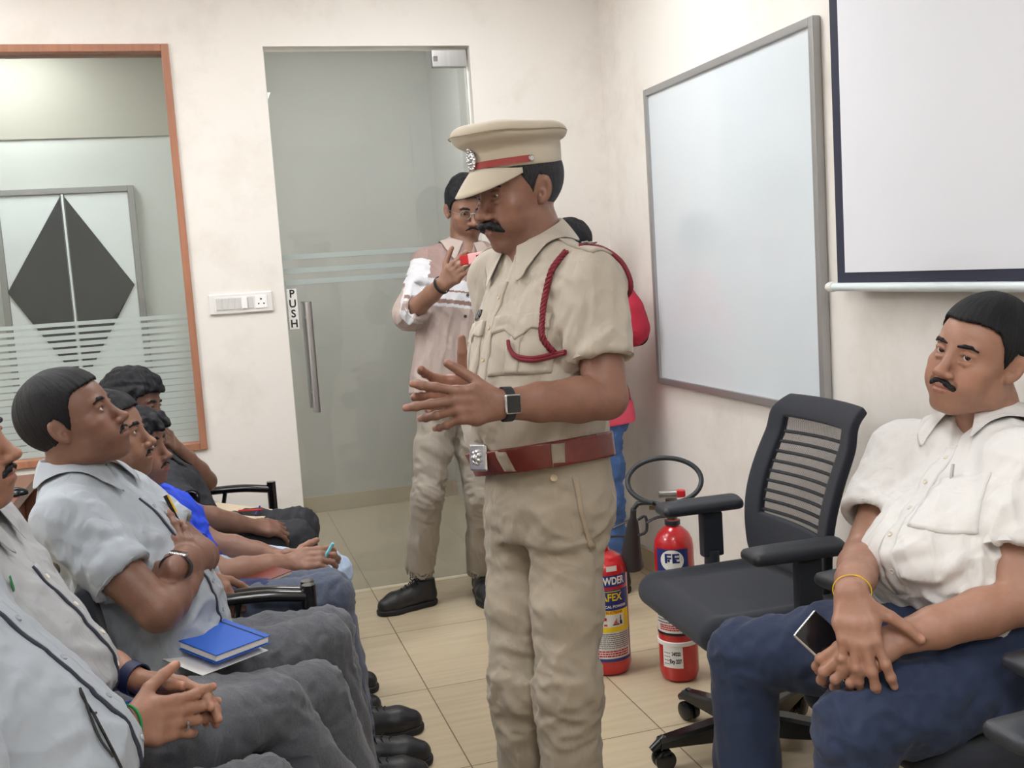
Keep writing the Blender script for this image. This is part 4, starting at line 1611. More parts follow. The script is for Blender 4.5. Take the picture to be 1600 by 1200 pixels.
# ------------------------------------------------------------------ tandem benches of the seated row
def bench(x, ys, label):
    y0, y1 = ys[0] - .26, ys[-1] + .26
    b = V(x, (y0 + y1) / 2, 0)
    o = tag(empty('tandem_bench', b), label, 'bench', 'black three-seat benches of the row')
    for y in ys:
        s = Shape(); s.box((x - .05, y, .385), (.205, .225, .026), .022); s.cap((x + .12, y - .19, .378), (x + .12, y + .19, .378), .026, k=.03)
        v, f = s.mesh(.010, 2)
        link('seat', npmesh('seat', v, f, b), MAT['seat_fabric'], o)
        s = Shape(); s.box((x - .275, y, .665), (.020, .215, .135), .018, axes=frame((-.16, 0, 1), (0, 1, 0)))
        v, f = s.mesh(.010, 2)
        link('backrest', npmesh('backrest', v, f, b), MAT['seat_fabric'], o)
        for q in (-1, 1):
            mb = MB()
            mb.tube(bez([(x - .17, y + q * .19, .36), (x - .245, y + q * .19, .40), (x - .272, y + q * .205, .55), (x - .345, y + q * .205, .835)], 14), .011, 10)
            mb.ball((x - .347, y + q * .205, .848), .019, 14)
            mb.build('back_tube', MAT['brass'], o, b)
    MB().box((x - .03, y0, .315), (x + .05, y1, .365), .006).build('beam', MAT['black_tube'], o, b)
    for y in (ys[0] + .23, ys[-1] - .23):
        mb = MB()
        mb.tube([(x + .01, y, .34), (x + .01, y, .05)], .022, 14)
        mb.tube(bez([(x - .22, y, .020), (x - .10, y, .05), (x + .01, y, .06), (x + .12, y, .05), (x + .22, y, .020)], 14), .019, 12)
        mb.build('leg', MAT['black_tube'], o, b)
    for y in (y0, y1):
        mb = MB()
        mb.tube([(x + .215, y, .40), (x + .215, y, .605)], .0185, 18)
        mb.tube(bez([(x + .205, y, .575), (x + .08, y, .592), (x - .10, y, .590), (x - .24, y, .560), (x - .30, y, .54)], 22), .0165, 14, flat=(1, 1))
        mb.tube([(x + .03, y, .585), (x - .02, y, .36)], .009, 10)
        mb.tube(bez([(x + .215, y, .42), (x + .205, y, .36), (x + .10, y, .335), (x + .02, y, .335)], 12), .014, 12)
        mb.build('armrest', MAT['black_tube'], o, b)
    return o


bench(-.01, (3.12, 3.62, 4.14), 'black three-seat bench at the far end of the row by the back wall')
bench(-.01, (1.55, 2.04, 2.56), 'black three-seat bench under the three men in grey shirts nearest the camera')

# wooden table behind the row
tb = V(-1.12, 3.55, 0)
t_ = tag(empty('wooden_table', tb), 'brown wooden table behind the seated row below the window', 'table')
MB().box((-1.75, 3.10, .715), (-.66, 4.35, .752), .004).build('tabletop', MAT['table_wood'], t_, tb)
MB().box((-1.70, 3.14, .40), (-.72, 4.31, .42), .003).build('shelf', MAT['table_wood'], t_, tb)
MB().box((-.74, 3.14, .05), (-.715, 4.31, .715), .003).build('front_panel', MAT['table_wood'], t_, tb)
for x, y in ((-1.72, 3.13), (-1.72, 4.32), (-.69, 3.13), (-.69, 4.32)):
    MB().box((x - .025, y - .025, 0), (x + .025, y + .025, .715), .003).build('leg', MAT['table_wood'], t_, tb)
c = at(38, 770, 3.62); c[2] = .752
mo = V(*c)
s = Shape(); s.ell(mo + V(-.04, 0, .006), (.055, .035, .024)); s.cut(mo + V(0, 0, .0005), (0, 0, -1), .002)
v, f = s.mesh(.004, 2)
tag(link('mouse', npmesh('mouse', v, f, mo), MAT['black_plastic_gloss'], base=mo), 'black computer mouse on the wooden table behind the row', 'mouse')

# ------------------------------------------------------------------ fire extinguishers
def cyl_letters(mb, txt, size, c, r, z, ang, bold=0.0, tilt=0, width=None):
    """letters wrapped on an upright cylinder, middle of the word at angle ang"""
    vs, fs = text_bm(txt, size, bold=bold)
    w = max(v.x for v in vs) - min(v.x for v in vs)
    sx = 1 if width is None else width / w
    bm = mb.bm
    # cut long faces so they follow the curve
    t = bmesh.new(); vv = [t.verts.new(v) for v in vs]
    for f in fs:
        try:
            t.faces.new([vv[k] for k in f])
        except ValueError:
            pass
    new = {}
    for v in t.verts:
        a = ang + v.co.x * sx / r
        new[v] = bm.verts.new((c[0] + r * math.cos(a), c[1] + r * math.sin(a), z + v.co.y))
    for f in t.faces:
        bm.faces.new([new[v] for v in f.verts])
    t.free()


def cyl_patch(mb, c, r, a0, a1, z0, z1, n=14, th=.0006):
    bm = mb.bm; g = []
    for rr in (r, r + th):
        g.append([[bm.verts.new((c[0] + rr * math.cos(a0 + (a1 - a0) * i / n), c[1] + rr * math.sin(a0 + (a1 - a0) * i / n), z)) for i in range(n + 1)] for z in (z0, z1)])
    for i in range(n):
        for a, b in ((g[1][0], g[1][1]), (g[0][1], g[0][0]), (g[0][0], g[1][0]), (g[1][1], g[0][1])):
            bm.faces.new((a[i], a[i + 1], b[i + 1], b[i]))
    for i in (0, n):
        bm.faces.new((g[0][0][i], g[0][1][i], g[1][1][i], g[1][0][i]))


def ink_lines(mb, c, r, a0, a1, z0, z1, rows, seed, h=.45):
    """rows of small print: short dashes"""
    rd = random.Random(seed)
    for k in range(rows):
        z = z1 - (z1 - z0) * (k + .5) / rows
        hh = (z1 - z0) / rows * h / 2
        a = a0
        while a < a1:
            w = rd.uniform(.05, .16)
            b_ = min(a1, a + w)
            cyl_patch(mb, c, r, a, b_, z - hh, z + hh, 2, .0003)
            a = b_ + .02


# dry powder extinguisher
ec = V(1.248, 3.335, 0); er = .080
camang = math.atan2(-ec[1], -ec[0])
e1 = tag(empty('fire_extinguisher', ec), 'red powder fire extinguisher with blue and yellow label half hidden by the standing officer', 'fire extinguisher', 'red fire extinguishers')
MB().lathe([(0, .004), (.060, .0), (.072, .006), (er, .030), (er, .365), (.076, .385), (.062, .408), (.040, .422), (.026, .428), (.022, .440), (0, .442)], ec, 48).build('body', MAT['extinguisher_red'], e1, ec)
mb = MB(); mb.lathe([(0, .436), (.020, .436), (.020, .452), (.015, .456), (.015, .478), (0, .480)], ec, 20)
d_ = V(math.cos(camang), math.sin(camang), 0); s_ = V(-d_[1], d_[0], 0)
mb.lathe([(0, 0), (.014, 0), (.016, .010), (.012, .018), (0, .018)], ec + V(0, 0, .452) + d_ * .012, 18, d_)
mb.build('valve', MAT['steel'], e1, ec)
MB().tube(bez([ec + V(0, 0, .475) + s_ * -.02, ec + V(0, 0, .500) + s_ * .03, ec + V(0, 0, .528) + s_ * .10], 10), .007, 8, flat=(1.4, .6)).build('squeeze_lever', MAT['black_plastic'], e1, ec)
MB().tube(bez([ec + V(0, 0, .466) + s_ * -.01, ec + V(0, 0, .474) + s_ * .06, ec + V(0, 0, .462) + s_ * .125], 10), .006, 8, flat=(1.3, .6)).build('carry_handle', MAT['black_plastic'], e1, ec)
MB().tube(bez([ec + V(0, 0, .452), ec + V(0, 0, .47) + s_ * -.06, ec + V(0, 0, .42) + s_ * -.105, ec + V(0, 0, .25) + s_ * -.098], 16), .010, 10).build('hose', MAT['hose_black'], e1, ec)
MB().tube([ec + V(0, 0, .470) + d_ * .012 + s_ * .01, ec + V(0, 0, .500) + d_ * .03 + s_ * .015, ec + V(0, 0, .488) + d_ * .03 + s_ * .035, ec + V(0, 0, .462) + d_ * .018 + s_ * .02], .0015, 6).build('safety_pin', MAT['brass'], e1, ec)
ca = camang + .22
mb = MB(); cyl_patch(mb, ec, er + .0002, ca - .95, ca + .95, .318, .358); mb.build('powder_band', MAT['label_blue'], e1, ec)
mb = MB(); cyl_letters(mb, 'POWDER', .036, ec, er + .0014, .338, ca, .0012, width=.118); mb.build('powder_lettering', MAT['sign_white'], e1, ec)
lb = MB(); cyl_patch(lb, ec, er + .0002, ca - 1.0, ca + 1.0, .055, .308); lab = lb.build('label', MAT['label_white'], e1, ec)
mb = MB(); cyl_patch(mb, ec, er + .0010, ca - 1.0, ca + 1.0, .236, .308); cyl_patch(mb, ec, er + .0010, ca - 1.0, ca + 1.0, .055, .066)
cyl_patch(mb, ec, er + .0010, ca + .94, ca + 1.0, .066, .236); cyl_patch(mb, ec, er + .0010, ca - 1.0, ca - .94, .066, .236)
mb.build('label_blue_field', MAT['label_blue'], lab, ec)
mb = MB(); cyl_letters(mb, 'SAFEX', .036, ec, er + .0022, .281, ca - .02, .0010, width=.092); cyl_patch(mb, ec, er + .0018, ca - .55, ca + .50, .301, .3035)
mb.build('yellow_lettering', MAT['label_yellow'], lab, ec)
mb = MB(); cyl_letters(mb, 'CHEMICAL POWDER', .0125, ec, er + .0022, .249, ca + .02, .0003, width=.122); mb.build('white_lettering', MAT['sign_white'], lab, ec)
mb = MB(); cyl_patch(mb, ec, er + .0010, ca - .93, ca + .93, .160, .235); mb.build('yellow_field', MAT['label_yellow'], lab, ec)
mb = MB(); cyl_letters(mb, 'INSTRUCTIONS', .0115, ec, er + .0022, .2285, ca, .0003, width=.085); mb.build('red_lettering', MAT['ink_red'], lab, ec)
mb = MB(); cyl_patch(mb, ec, er + .0014, ca - .40, ca + .60, .178, .221); mb.build('picture_field', MAT['label_white'], lab, ec)
mb = MB()
for a, z, w, hh in ((-.32, .207, .12, .005), (-.32, .186, .14, .003), (-.30, .213, .05, .003)):
    cyl_patch(mb, ec, er + .0022, ca + a, ca + a + w, z - hh, z + hh, 4)
for k in range(4):
    cyl_patch(mb, ec, er + .0022, ca + .10 + k * .05, ca + .135 + k * .05, .188, .194 + .006 * (k % 3), 2)
mb.build('red_picture', MAT['ink_red'], lab, ec)
mb = MB()
for a, z, w, hh in ((.05, .1855, .30, .0018), (.40, .206, .05, .006), (.385, .192, .10, .007), (.41, .215, .035, .0025)):
    cyl_patch(mb, ec, er + .0022, ca + a, ca + a + w, z - hh, z + hh, 4)
mb.build('black_picture', MAT['ink_black'], lab, ec)
mb = MB(); ink_lines(mb, ec, er + .0012, ca - .85, ca + .85, .100, .156, 8, 4); mb.build('small_print', MAT['ink_grey'], lab, ec)['kind'] = 'stuff'
mb = MB(); ink_lines(mb, ec, er + .0012, ca - .75, ca + .80, .071, .096, 3, 5, .6); mb.build('red_print', MAT['ink_red'], lab, ec)['kind'] = 'stuff'
mb = MB(); cyl_patch(mb, ec + V(0, 0, 0), er - .0012 + .0006, ca - .10, ca + .38, .372, .3725 + .018, 8)
stk = MB()
for i in range(2):
    pass
tag_ = mb.build('number_sticker', MAT['sign_white'], e1, ec)

# carbon dioxide extinguisher with hose loop and horn
fc = V(1.440, 3.165, 0); fr_ = .066
fa = math.atan2(-fc[1], -fc[0])
fd = V(math.cos(fa), math.sin(fa), 0); fs_ = V(-fd[1], fd[0], 0)      # toward the camera / to the right of the picture
e2 = tag(empty('fire_extinguisher', fc), 'tall slim red fire extinguisher with black hose loop and horn beside the empty chair', 'fire extinguisher', 'red fire extinguishers')
MB().lathe([(0, .004), (.046, 0), (.058, .006), (fr_, .028), (fr_, .455), (.063, .480), (.052, .503), (.034, .520), (.022, .528), (.022, .548), (0, .550)], fc, 48).build('body', MAT['extinguisher_red'], e2, fc)
MB().lathe([(.0215, .530), (.026, .532), (.026, .546), (.0215, .548)], fc, 24).build('neck_ring', MAT['black_plastic'], e2, fc)
mb = MB(); mb.lathe([(0, .546), (.017, .546), (.017, .600), (.020, .604), (.020, .618), (0, .620)], fc, 20)
mb.cyl(fc + V(0, 0, .590), fc + V(0, 0, .592) - fs_ * .075, .010, 14); mb.cyl(fc + V(0, 0, .591) - fs_ * .030, fc + V(0, 0, .592) - fs_ * .048, .015, 6)
mb.build('valve', MAT['brass'], e2, fc)
MB().box((-.042, -.010, -.012), (.042, .010, .012), .006, M=mat4(np.stack([fs_, fd, V(0, 0, 1)]), fc + V(0, 0, .634))).build('wheel_handle', MAT['steel'], e2, fc)
MB().box((.018, -.013, -.014), (.048, .013, .012), .006, M=mat4(np.stack([fs_, fd, V(0, 0, 1)]), fc + V(0, 0, .637))).build('safety_seal', MAT['extinguisher_red'], e2, fc)
loop = []
lc = fc + V(0, 0, .680) - fs_ * .020
for k in range(29):
    a = R_(-100 + 350 * k / 28)
    loop.append(lc + fs_ * math.cos(a) * .122 + fd * math.sin(a) * .085 * -.6 + V(0, 0, 1) * math.sin(a) * .068)
pts = [fc + V(0, 0, .592) - fs_ * .074, fc + V(0, 0, .592) - fs_ * .105, fc + V(0, 0, .606) - fs_ * .112] + loop[::-1]
pts = [loop[-1] + V(0, 0, -.02) - fs_ * .02] + loop[::-1] + [fc + V(0, 0, .622) - fs_ * .085, fc + V(0, 0, .606) - fs_ * .122, fc + V(0, 0, .585) - fs_ * .128]
MB().tube(bez(loop[::-1] + [fc + V(0, 0, .612) - fs_ * .070 + fd * .02, fc + V(0, 0, .606) - fs_ * .112, fc + V(0, 0, .585) - fs_ * .130], 90), .0085, 12).build('hose', MAT['hose_black'], e2, fc)
ht = fc + V(0, 0, .580) - fs_ * .128; hb = fc + V(0, 0, .350) - fs_ * .150 - fd * .11
MB().lathe([(0, -.01), (.010, -.01), (.011, .03), (.018, .045), (.023, .080), (.039, .225), (.044, .236), (.040, .237), (.033, .220), (0, .10)], ht, 28, hb - ht).build('discharge_horn', MAT['horn_black'], e2, fc)
MB().tube(bez([ht + V(0, 0, -.03) + fs_ * .014, ht + V(0, 0, -.02) + fs_ * .04, ht + V(0, 0, -.07) + fs_ * .04, ht + V(0, 0, -.085) + fs_ * .012], 14), .005, 8).build('horn_grip', MAT['black_plastic'], e2, fc)
MB().tube(bez([fc + V(0, 0, .560), fc + V(0, 0, .556) - fs_ * .05, fc + V(0, 0, .540) - fs_ * .085], 8), .007, 8, flat=(1.3, .7)).build('carry_handle', MAT['black_plastic'], e2, fc)
lb = MB(); cyl_patch(lb, fc, fr_ + .0002, fa - 1.0, fa + .75, .385, .462); lf = lb.build('blue_label', MAT['label_blue'], e2, fc)
mb = MB(); bm = mb.bm
ring = []
n_ = 30
cen = bm.verts.new(tuple(fc[:2] + (fr_ + .0014) * V(math.cos(fa - .12), math.sin(fa - .12))) + (.424,))
for i in range(n_):
    t = 2 * math.pi * i / n_
    a = fa - .12 + .60 * math.cos(t)
    ring.append(bm.verts.new((fc[0] + (fr_ + .0014) * math.cos(a), fc[1] + (fr_ + .0014) * math.sin(a), .424 + .036 * math.sin(t))))
rin2 = []
for i in range(n_):
    t = 2 * math.pi * i / n_
    a = fa - .12 + .32 * math.cos(t)
    rin2.append(bm.verts.new((fc[0] + (fr_ + .0014) * math.cos(a), fc[1] + (fr_ + .0014) * math.sin(a), .424 + .020 * math.sin(t))))
for i in range(n_):
    j = (i + 1) % n_
    bm.faces.new((ring[i], ring[j], rin2[j], rin2[i])); bm.faces.new((rin2[i], rin2[j], cen))
mb.build('white_oval', MAT['sign_white'], lf, fc)
mb = MB(); cyl_letters(mb, 'FE', .044, fc, fr_ + .0024, .430, fa - .12, .0010, width=.050); mb.build('lettering', MAT['ink_blue'], lf, fc)
lb = MB(); cyl_patch(lb, fc, fr_ + .0002, fa - 1.35, fa + 1.35, .175, .330); l2 = lb.build('white_label', MAT['label_white'], e2, fc)
mb = MB(); ink_lines(mb, fc, fr_ + .0012, fa - 1.2, fa + 1.2, .205, .325, 12, 8); mb.build('small_print', MAT['ink_grey'], l2, fc)['kind'] = 'stuff'
mb = MB(); ink_lines(mb, fc, fr_ + .0012, fa - 1.0, fa + 1.2, .182, .204, 3, 9, .6); mb.build('red_print', MAT['ink_red'], l2, fc)['kind'] = 'stuff'
mb = MB(); mb.lathe([(fr_ + .0002, .166), (fr_ + .0012, .166), (fr_ + .0012, .175), (fr_ + .0002, .175)], fc, 48); mb.build('black_line', MAT['ink_black'], e2, fc)
mb = MB(); mb.lathe([(fr_, .128), (fr_ + .004, .130), (fr_ + .004, .142), (fr_, .144)], fc, 48); mb.build('strap', MAT['paper'], e2, fc)
lb = MB(); cyl_patch(lb, fc, fr_ + .0004, fa - .88, fa + .20, .055, .132); l3 = lb.build('paper_sticker', MAT['paper'], e2, fc)
mb = MB()
cyl_letters(mb, '24/222', .017, fc, fr_ + .0018, .104, fa - .02 - .12, .0005, width=.030)
cyl_letters(mb, 'Exy 227', .020, fc, fr_ + .0018, .078, fa - .18, .0006, width=.040)
mb.build('handwriting', MAT['ink_black'], l3, fc)
mb = MB(); ink_lines(mb, fc, fr_ + .0012, fa - .80, fa - .45, .062, .112, 4, 12, .2); mb.build('ruled_line', MAT['ink_grey'], l3, fc)['kind'] = 'stuff'
# small orange cone-like cap by the wall behind the officer
oc = V(1.40, 3.83, 0)
s = Shape(); s.chain([oc + V(0, 0, .02), oc + V(0, 0, .22)], [.07, .03], k=.01); s.cut(oc, (0, 0, -1), .003)
v, f = s.mesh(.006, 2)
tag(link('traffic_cone', npmesh('traffic_cone', v, f, oc), MAT['orange_plastic'], base=oc), 'small orange object on the floor behind the powder extinguisher', 'cone')
# ------------------------------------------------------------------ assembling a person
def head_axes(fwd, pitch=0.0, roll=0.0):
    """fwd as level direction; pitch up and roll to the person's left shoulder, degrees"""
    f = nrm(V(fwd[0], fwd[1], 0)); r = np.cross(f, V(0, 0, 1)); u = V(0, 0, 1)
    p = math.radians(pitch)
    f2 = f * math.cos(p) + u * math.sin(p); u2 = u * math.cos(p) - f * math.sin(p)
    q = math.radians(roll)
    u3 = u2 * math.cos(q) - r * math.sin(q); r3 = r * math.cos(q) + u2 * math.sin(q)
    return np.stack([r3, f2, u3])


def camdir(r, f, u=0.0):
    """a direction given as right / away / up as seen by the camera, made level"""
    R2 = nrm(V(CR[0], CR[1], 0)); F2 = nrm(V(CF[0], CF[1], 0))
    return R2 * r + F2 * f + V(0, 0, u)


def move_ops(src, dst, M, O, sc):
    """bring a shape from head axes into the place"""
    for fn, lo, hi, k, mode in src.ops:
        cs = np.array([[(lo, hi)[a][0], (lo, hi)[b][1], (lo, hi)[c][2]] for a in (0, 1) for b in (0, 1) for c in (0, 1)])
        w = O + (cs * sc) @ M

        def g(X, Y, Z, fn=fn):
            x, y, z = X - O[0], Y - O[1], Z - O[2]
            return fn(*[(x * M[i, 0] + y * M[i, 1] + z * M[i, 2]) / sc for i in range(3)]) * sc
        dst.ops.append((g, w.min(0), w.max(0), k * sc, mode))


def arm_ops(s, a, p):
    S, E, W = a['S'], a['E'], a['W']
    fat = a.get('fat', p.get('armfat', 1.0)); hs = a.get('hs', 1.0)
    s.chain([S, S * .45 + E * .55, E], [.053 * fat, .046 * fat, .040 * fat], k=.01)
    d = nrm(W - E); y = nrm(a['hd']); n = np.asarray(a['hn'], float); n = nrm(n - y * (n @ y)); x = np.cross(y, n)
    L = np.linalg.norm(W - E); m = E + d * L * .28
    s.chain([E, m], [.040 * fat, .043 * fat], k=.012)
    for q in (-1, 1):
        s.chain([m + x * q * .004, E + d * L * .65 + x * q * .007, W + x * q * .0095 - y * .004],
                [.039 * fat, .031 * fat ** .7, .0205 * hs], k=.012)
    a['nails'] = []
    hand_ops(s, W, a['hd'], a['hn'], a['side'], a['curls'], a.get('spread', (8, 2, -4, -11)), a.get('thumb'), hs, a['nails'])
    a['y'], a['n'], a['x'] = y, n, x * (1 if a['side'] == 'L' else -1)


def arm_paint(a, p, v, nm, c):
    base = np.asarray(p['skin']); W, y, n, hs = a['W'], a['y'], a['n'], a.get('hs', 1.0)
    w = np.exp(-(np.linalg.norm(v - (W + y * .09), axis=1) / .13) ** 6)
    pal = smooth01(((v - W) @ y + .02) / .03) * smooth01((-(nm @ n) - .1) / .6) * w
    c = mixc(c, .5 * pal, np.minimum(base * V(1.7, 1.6, 1.55), .6))
    kn = np.zeros(len(v))
    for q, u, r in a['nails']:
        m_ = np.exp(-(np.linalg.norm(v - q, axis=1) / (r * hs)) ** 4) * smooth01((nm @ u - .25) / .4)
        c = mixc(c, .6 * m_, np.minimum(base * V(1.8, 1.6, 1.6) + .05, .65))
    return c


def make_person(P):
    """skin body (head, neck, arms, hands in one surface) with hair, brows, eyes as parts"""
    p = P['face']; p['skin'] = np.asarray(P['skin'])
    M, O, sc, nb = P['M'], P['O'], P.get('sc', 1.0), P['nb']
    base = P['base']
    s = Shape()
    hd = head_shape(p)
    if p.get('age', 0):
        for q in (-1, 1):
            hd.chain([(q * .0175, .1000, -.0480), (q * .027, .0935, -.0600), (q * .032, .0850, -.0740)], [.0016, .0022, .0012], k=.006 * p['age'], mode='-')
    if p.get('bags', 0):
        for q in (-1, 1):
            hd.chain([(q * .022, .0905, -.0125), (q * .034, .0885, -.0150), (q * .044, .0815, -.0110)], [.0030, .0036, .0026], k=.004)
    move_ops(hd, s, M, O, sc)
    nr = p.get('neck', .055)
    nt = O + (V(0, -.014, -.045) * sc) @ M
    mid = nb * .5 + nt * .5
    s.cap(nt, mid, nr * .95, nr * .97, k=.016); s.cap(mid, nb, nr * .97, nr * 1.12, k=.02)
    fw = nrm(np.cross(nrm(nt - nb), P['SR'] - P['SL']))
    s.ell(mid + fw * nr * .92, (.012, .011, .016), k=.016)
    if P.get('chest', True):
        s.cap(nb, nb - nrm(nt - nb) * .08 + fw * .02, nr * 1.1, nr * 1.15, k=.02)
    for S in (P['SL'], P['SR']):
        s.chain([nb - V(0, 0, .03), nb * .5 + S * .5 - V(0, 0, .015), S], [.040, .036, .036], k=.02)
    for a in P['arms']:
        arm_ops(s, a, P)
    v, f = s.mesh(P.get('h', .0026), 2)
    nm = vnormals(v, f)
    lv = ((v - O) @ M.T) / sc
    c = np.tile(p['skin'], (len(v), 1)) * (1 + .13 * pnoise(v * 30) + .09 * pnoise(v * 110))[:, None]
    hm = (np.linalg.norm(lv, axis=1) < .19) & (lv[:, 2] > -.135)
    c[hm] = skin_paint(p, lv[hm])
    for a in P['arms']:
        c = arm_paint(a, P, v, nm, c)
    body = link('person', npmesh('person', v, f, base, np.clip(c, 0, 1)), MAT['skin'], base=base)
    tag(body, P['label'], 'person')
    if p.get('hair') is not None:
        hv, hf = hair_verts(p, M, O, sc)
        put_local('hair', hv, hf, M, O, MAT[p['hair'].get('mat', 'scalp_hair')], body, base)
    if p.get('moustache'):
        mv, mf = moustache_verts(p['moustache'], M, O, sc)
        link('moustache', npmesh('moustache', mv, mf, base), MAT['hair'], body)
    for q in (-1, 1):
        bv, bf = brow_verts(q, M, O, sc, p.get('brow', 1.0))
        link('eyebrow', npmesh('eyebrow', bv, bf, base), MAT['hair'], body)
    eyes(p, M, O, sc, body, base)
    P['body'] = body
    return body


def make_shirt(P, name, mat_, zlo=.02, off=.006, wx=1.0, wy=1.0, belly=0.0, hunch=0.0, sl=.62, r0=.070, r1=.066, sl2=None,
               neck_r=.060, fold=(), h=.006, open_=True, long=None, shoulder_r=.060, vopen=.10, dark=None):
    pel, nb = P['pel'], P['nb']
    lat = nrm(P['SR'] - P['SL'])
    s = Shape()
    A, L = torso_loft(s, pel, nb, lat, wx, wy, belly, zlo=zlo, off=off, hunch=hunch)
    P['A'] = A
    shoulders(s, nb - A[2] * .035, P['SL'], P['SR'], shoulder_r)
    for i, a in enumerate(P['arms']):
        t = sl if a['side'] == 'L' or sl2 is None else sl2
        S, E, W = a['S'], a['E'], a['W']
        if t <= 1:
            d = nrm(E - S); C = S + (E - S) * t
            pts, rs, r = [S, C + d * .03], [r0, r1], r1 - .012
        else:
            d = nrm(W - E); C = E + (W - E) * (t - 1); re = (long or {}).get(a['side'], r1 * .85)
            pts, rs, r = [S, E, C + d * .03], [r0, r1, re], re - .011
        sleeve(s, pts, rs, C, d, r)
        a['cuff'] = (C, d, r)
    # neck opening
    s.cap(nb - A[2] * .05, nb + A[2] * .09, neck_r, neck_r, k=.004, mode='-')
    if open_:
        s.cap(nb + A[1] * .060 + A[2] * .03, nb + A[1] * (.100 + belly * .2) - A[2] * vopen, .030, .004, k=.003, mode='-')
    v, f = s.mesh(h, 1)
    n = vnormals(v, f)
    big = (.6, .6, .6)
    mid = pel * .5 + nb * .5
    am = P.get('crease', .0022)
    fold = list(fold) + [(mid, big, A[2] + A[0] * .25, 14, am, 3 + pel[1]), (mid, big, A[2] * .6 + A[0] - A[1] * .4, 19, am * .8, 8 + pel[1])]
    for a in P['arms']:
        C, d, r = a['cuff']
        fold.append((a['S'] * .6 + C * .4, (.10, .10, .09), d + .5 * np.cross(d, A[1]), 19, am * 1.3, 5 + C[0]))
    for fo in fold:
        v = folds(v, n, *fo)
    o = link(name, npmesh(name, v, f, P['base']), mat_, P['body'])
    for a in P['arms']:
        C, d, r = a['cuff']
        x = nrm(np.cross(d, A[1]))
        band('sleeve_hem', C - d * .011, d, r + .0085, r + .0085, x, P.get('hem', .024), mat_[-2] if isinstance(mat_, list) else mat_, o, P['base'], t=.0055)
    P['shirt'] = o; P['bv'] = bvh_of(v, f); P['L'] = L
    return o


def make_trousers(P, name, mat_, legs, hip_r=(.168, .125), fold=(), h=.007, rt=.092, rk=.070, ra=.066, top=.10, off=.004, hips=True, hem=.07, toward=None):
    """legs: list of (hip, knee, ankle)"""
    pel = P['pel']
    A = P['A']
    s = Shape()
    if hips:
        s.loft(pel, A, [-.10, -.05, .0, .05, top], [hip_r[0] * .8, hip_r[0], hip_r[0] * 1.02, hip_r[0] * .98, hip_r[0] * .95],
               [hip_r[1] * .9, hip_r[1], hip_r[1] * 1.02, hip_r[1], hip_r[1] * .97], k=.04)
    for hp, kn, an in legs:
        s.chain([hp, hp * .5 + kn * .5, kn], [rt * 1.03, rt * .93, rk], k=.035)
        s.chain([kn, kn * .45 + an * .55, an], [rk, (rk + ra) / 2 * .98, ra], k=.02)
    for hp, kn, an in legs:
        d = nrm(an - kn)
        def fn(X, Y, Z, an=an, d=d):
            ax = (X - an[0]) * d[0] + (Y - an[1]) * d[1] + (Z - an[2]) * d[2]
            rad = np.sqrt(np.maximum((X - an[0]) ** 2 + (Y - an[1]) ** 2 + (Z - an[2]) ** 2 - ax ** 2, 0))
            slab = np.maximum(np.maximum(-ax, ax - .10), rad - .12)
            hole = np.maximum(np.maximum(-ax - .03, ax - .1), rad - ra + .005)
            return -np.minimum(slab, hole)
        s.field(fn)
    v, f = s.mesh(h, 2)
    n = vnormals(v, f)
    for fo in fold:
        v = folds(v, n, *fo)
    o = link(name, npmesh(name, v, f, P['base']), mat_, P['body'])
    P['trousers'] = o; P['tbv'] = bvh_of(v, f)
    return o


def knee_folds(legs, amp=.006):
    out = []
    for i, (hp, kn, an) in enumerate(legs):
        t = nrm(kn - hp); sh = nrm(an - kn)
        side = nrm(np.cross(t, sh) + 1e-6)
        out.append((kn, (.12, .12, .12), side + .3 * t, 26, amp, 3.3 * i))
        out.append((hp * .55 + kn * .45, (.2, .2, .2), side + .5 * t, 17, amp * .8, 5 + i))
        out.append((kn * .4 + an * .6, (.12, .12, .22), sh + .4 * side, 17, amp * .9, 9 + i))
        out.append((hp, (.13, .13, .13), side - .4 * t, 22, amp, 2 + i))
    return out


def placket(P, mat_, top, bot, w=.032, butt=None, name='placket', n=5, t=.0022):
    """button strip down the front between two places on the cloth"""
    A = P['A']; side = A[0]
    top, bot = np.asarray(top, float), np.asarray(bot, float)
    o = patch(name, P['bv'], (bot - side * w / 2, bot + side * w / 2, top + side * w / 2, top - side * w / 2), A[1], mat_, P['shirt'], P['base'], t=t, nu=4, nv=36)
    if butt:
        for i in range(n):
            q = top + (bot - top) * (i + .45) / n
            button(P['bv'], q + A[1] * .002, A[1], butt, o, P['base'])
    return o


def wrist_watch(P, a, dist, mat_strap, face=(.038, .034), mat_case='silver', name='wristwatch', r=(.033, .026), dirn=None, square=True):
    """strap round the forearm a small way up from the wrist"""
    ax = nrm(a['W'] - a['E'])
    c = a['W'] - ax * dist
    n = a['n'] if dirn is None else np.asarray(dirn, float)
    n = nrm(n - ax * (n @ ax)); lat = np.cross(ax, n)
    hs = a.get('hs', 1)
    w = band(name, c, ax, r[0], r[1], lat, .020, mat_strap, P['body'], P['base'], t=.0024)
    T = mat4(np.stack([ax, lat, n]), c + n * (r[1] + .005))
    MB().box((-face[0] / 2, -face[1] / 2, -.005), (face[0] / 2, face[1] / 2, .004), .006, 3, M=T).build('watch_case', MAT[mat_case], w, P['base'])
    MB().box((-face[0] / 2 + .003, -face[1] / 2 + .003, .0035), (face[0] / 2 - .003, face[1] / 2 - .003, .0050), .004, 3, M=T).build('watch_face', MAT['screen_black'], w, P['base'])
    return w
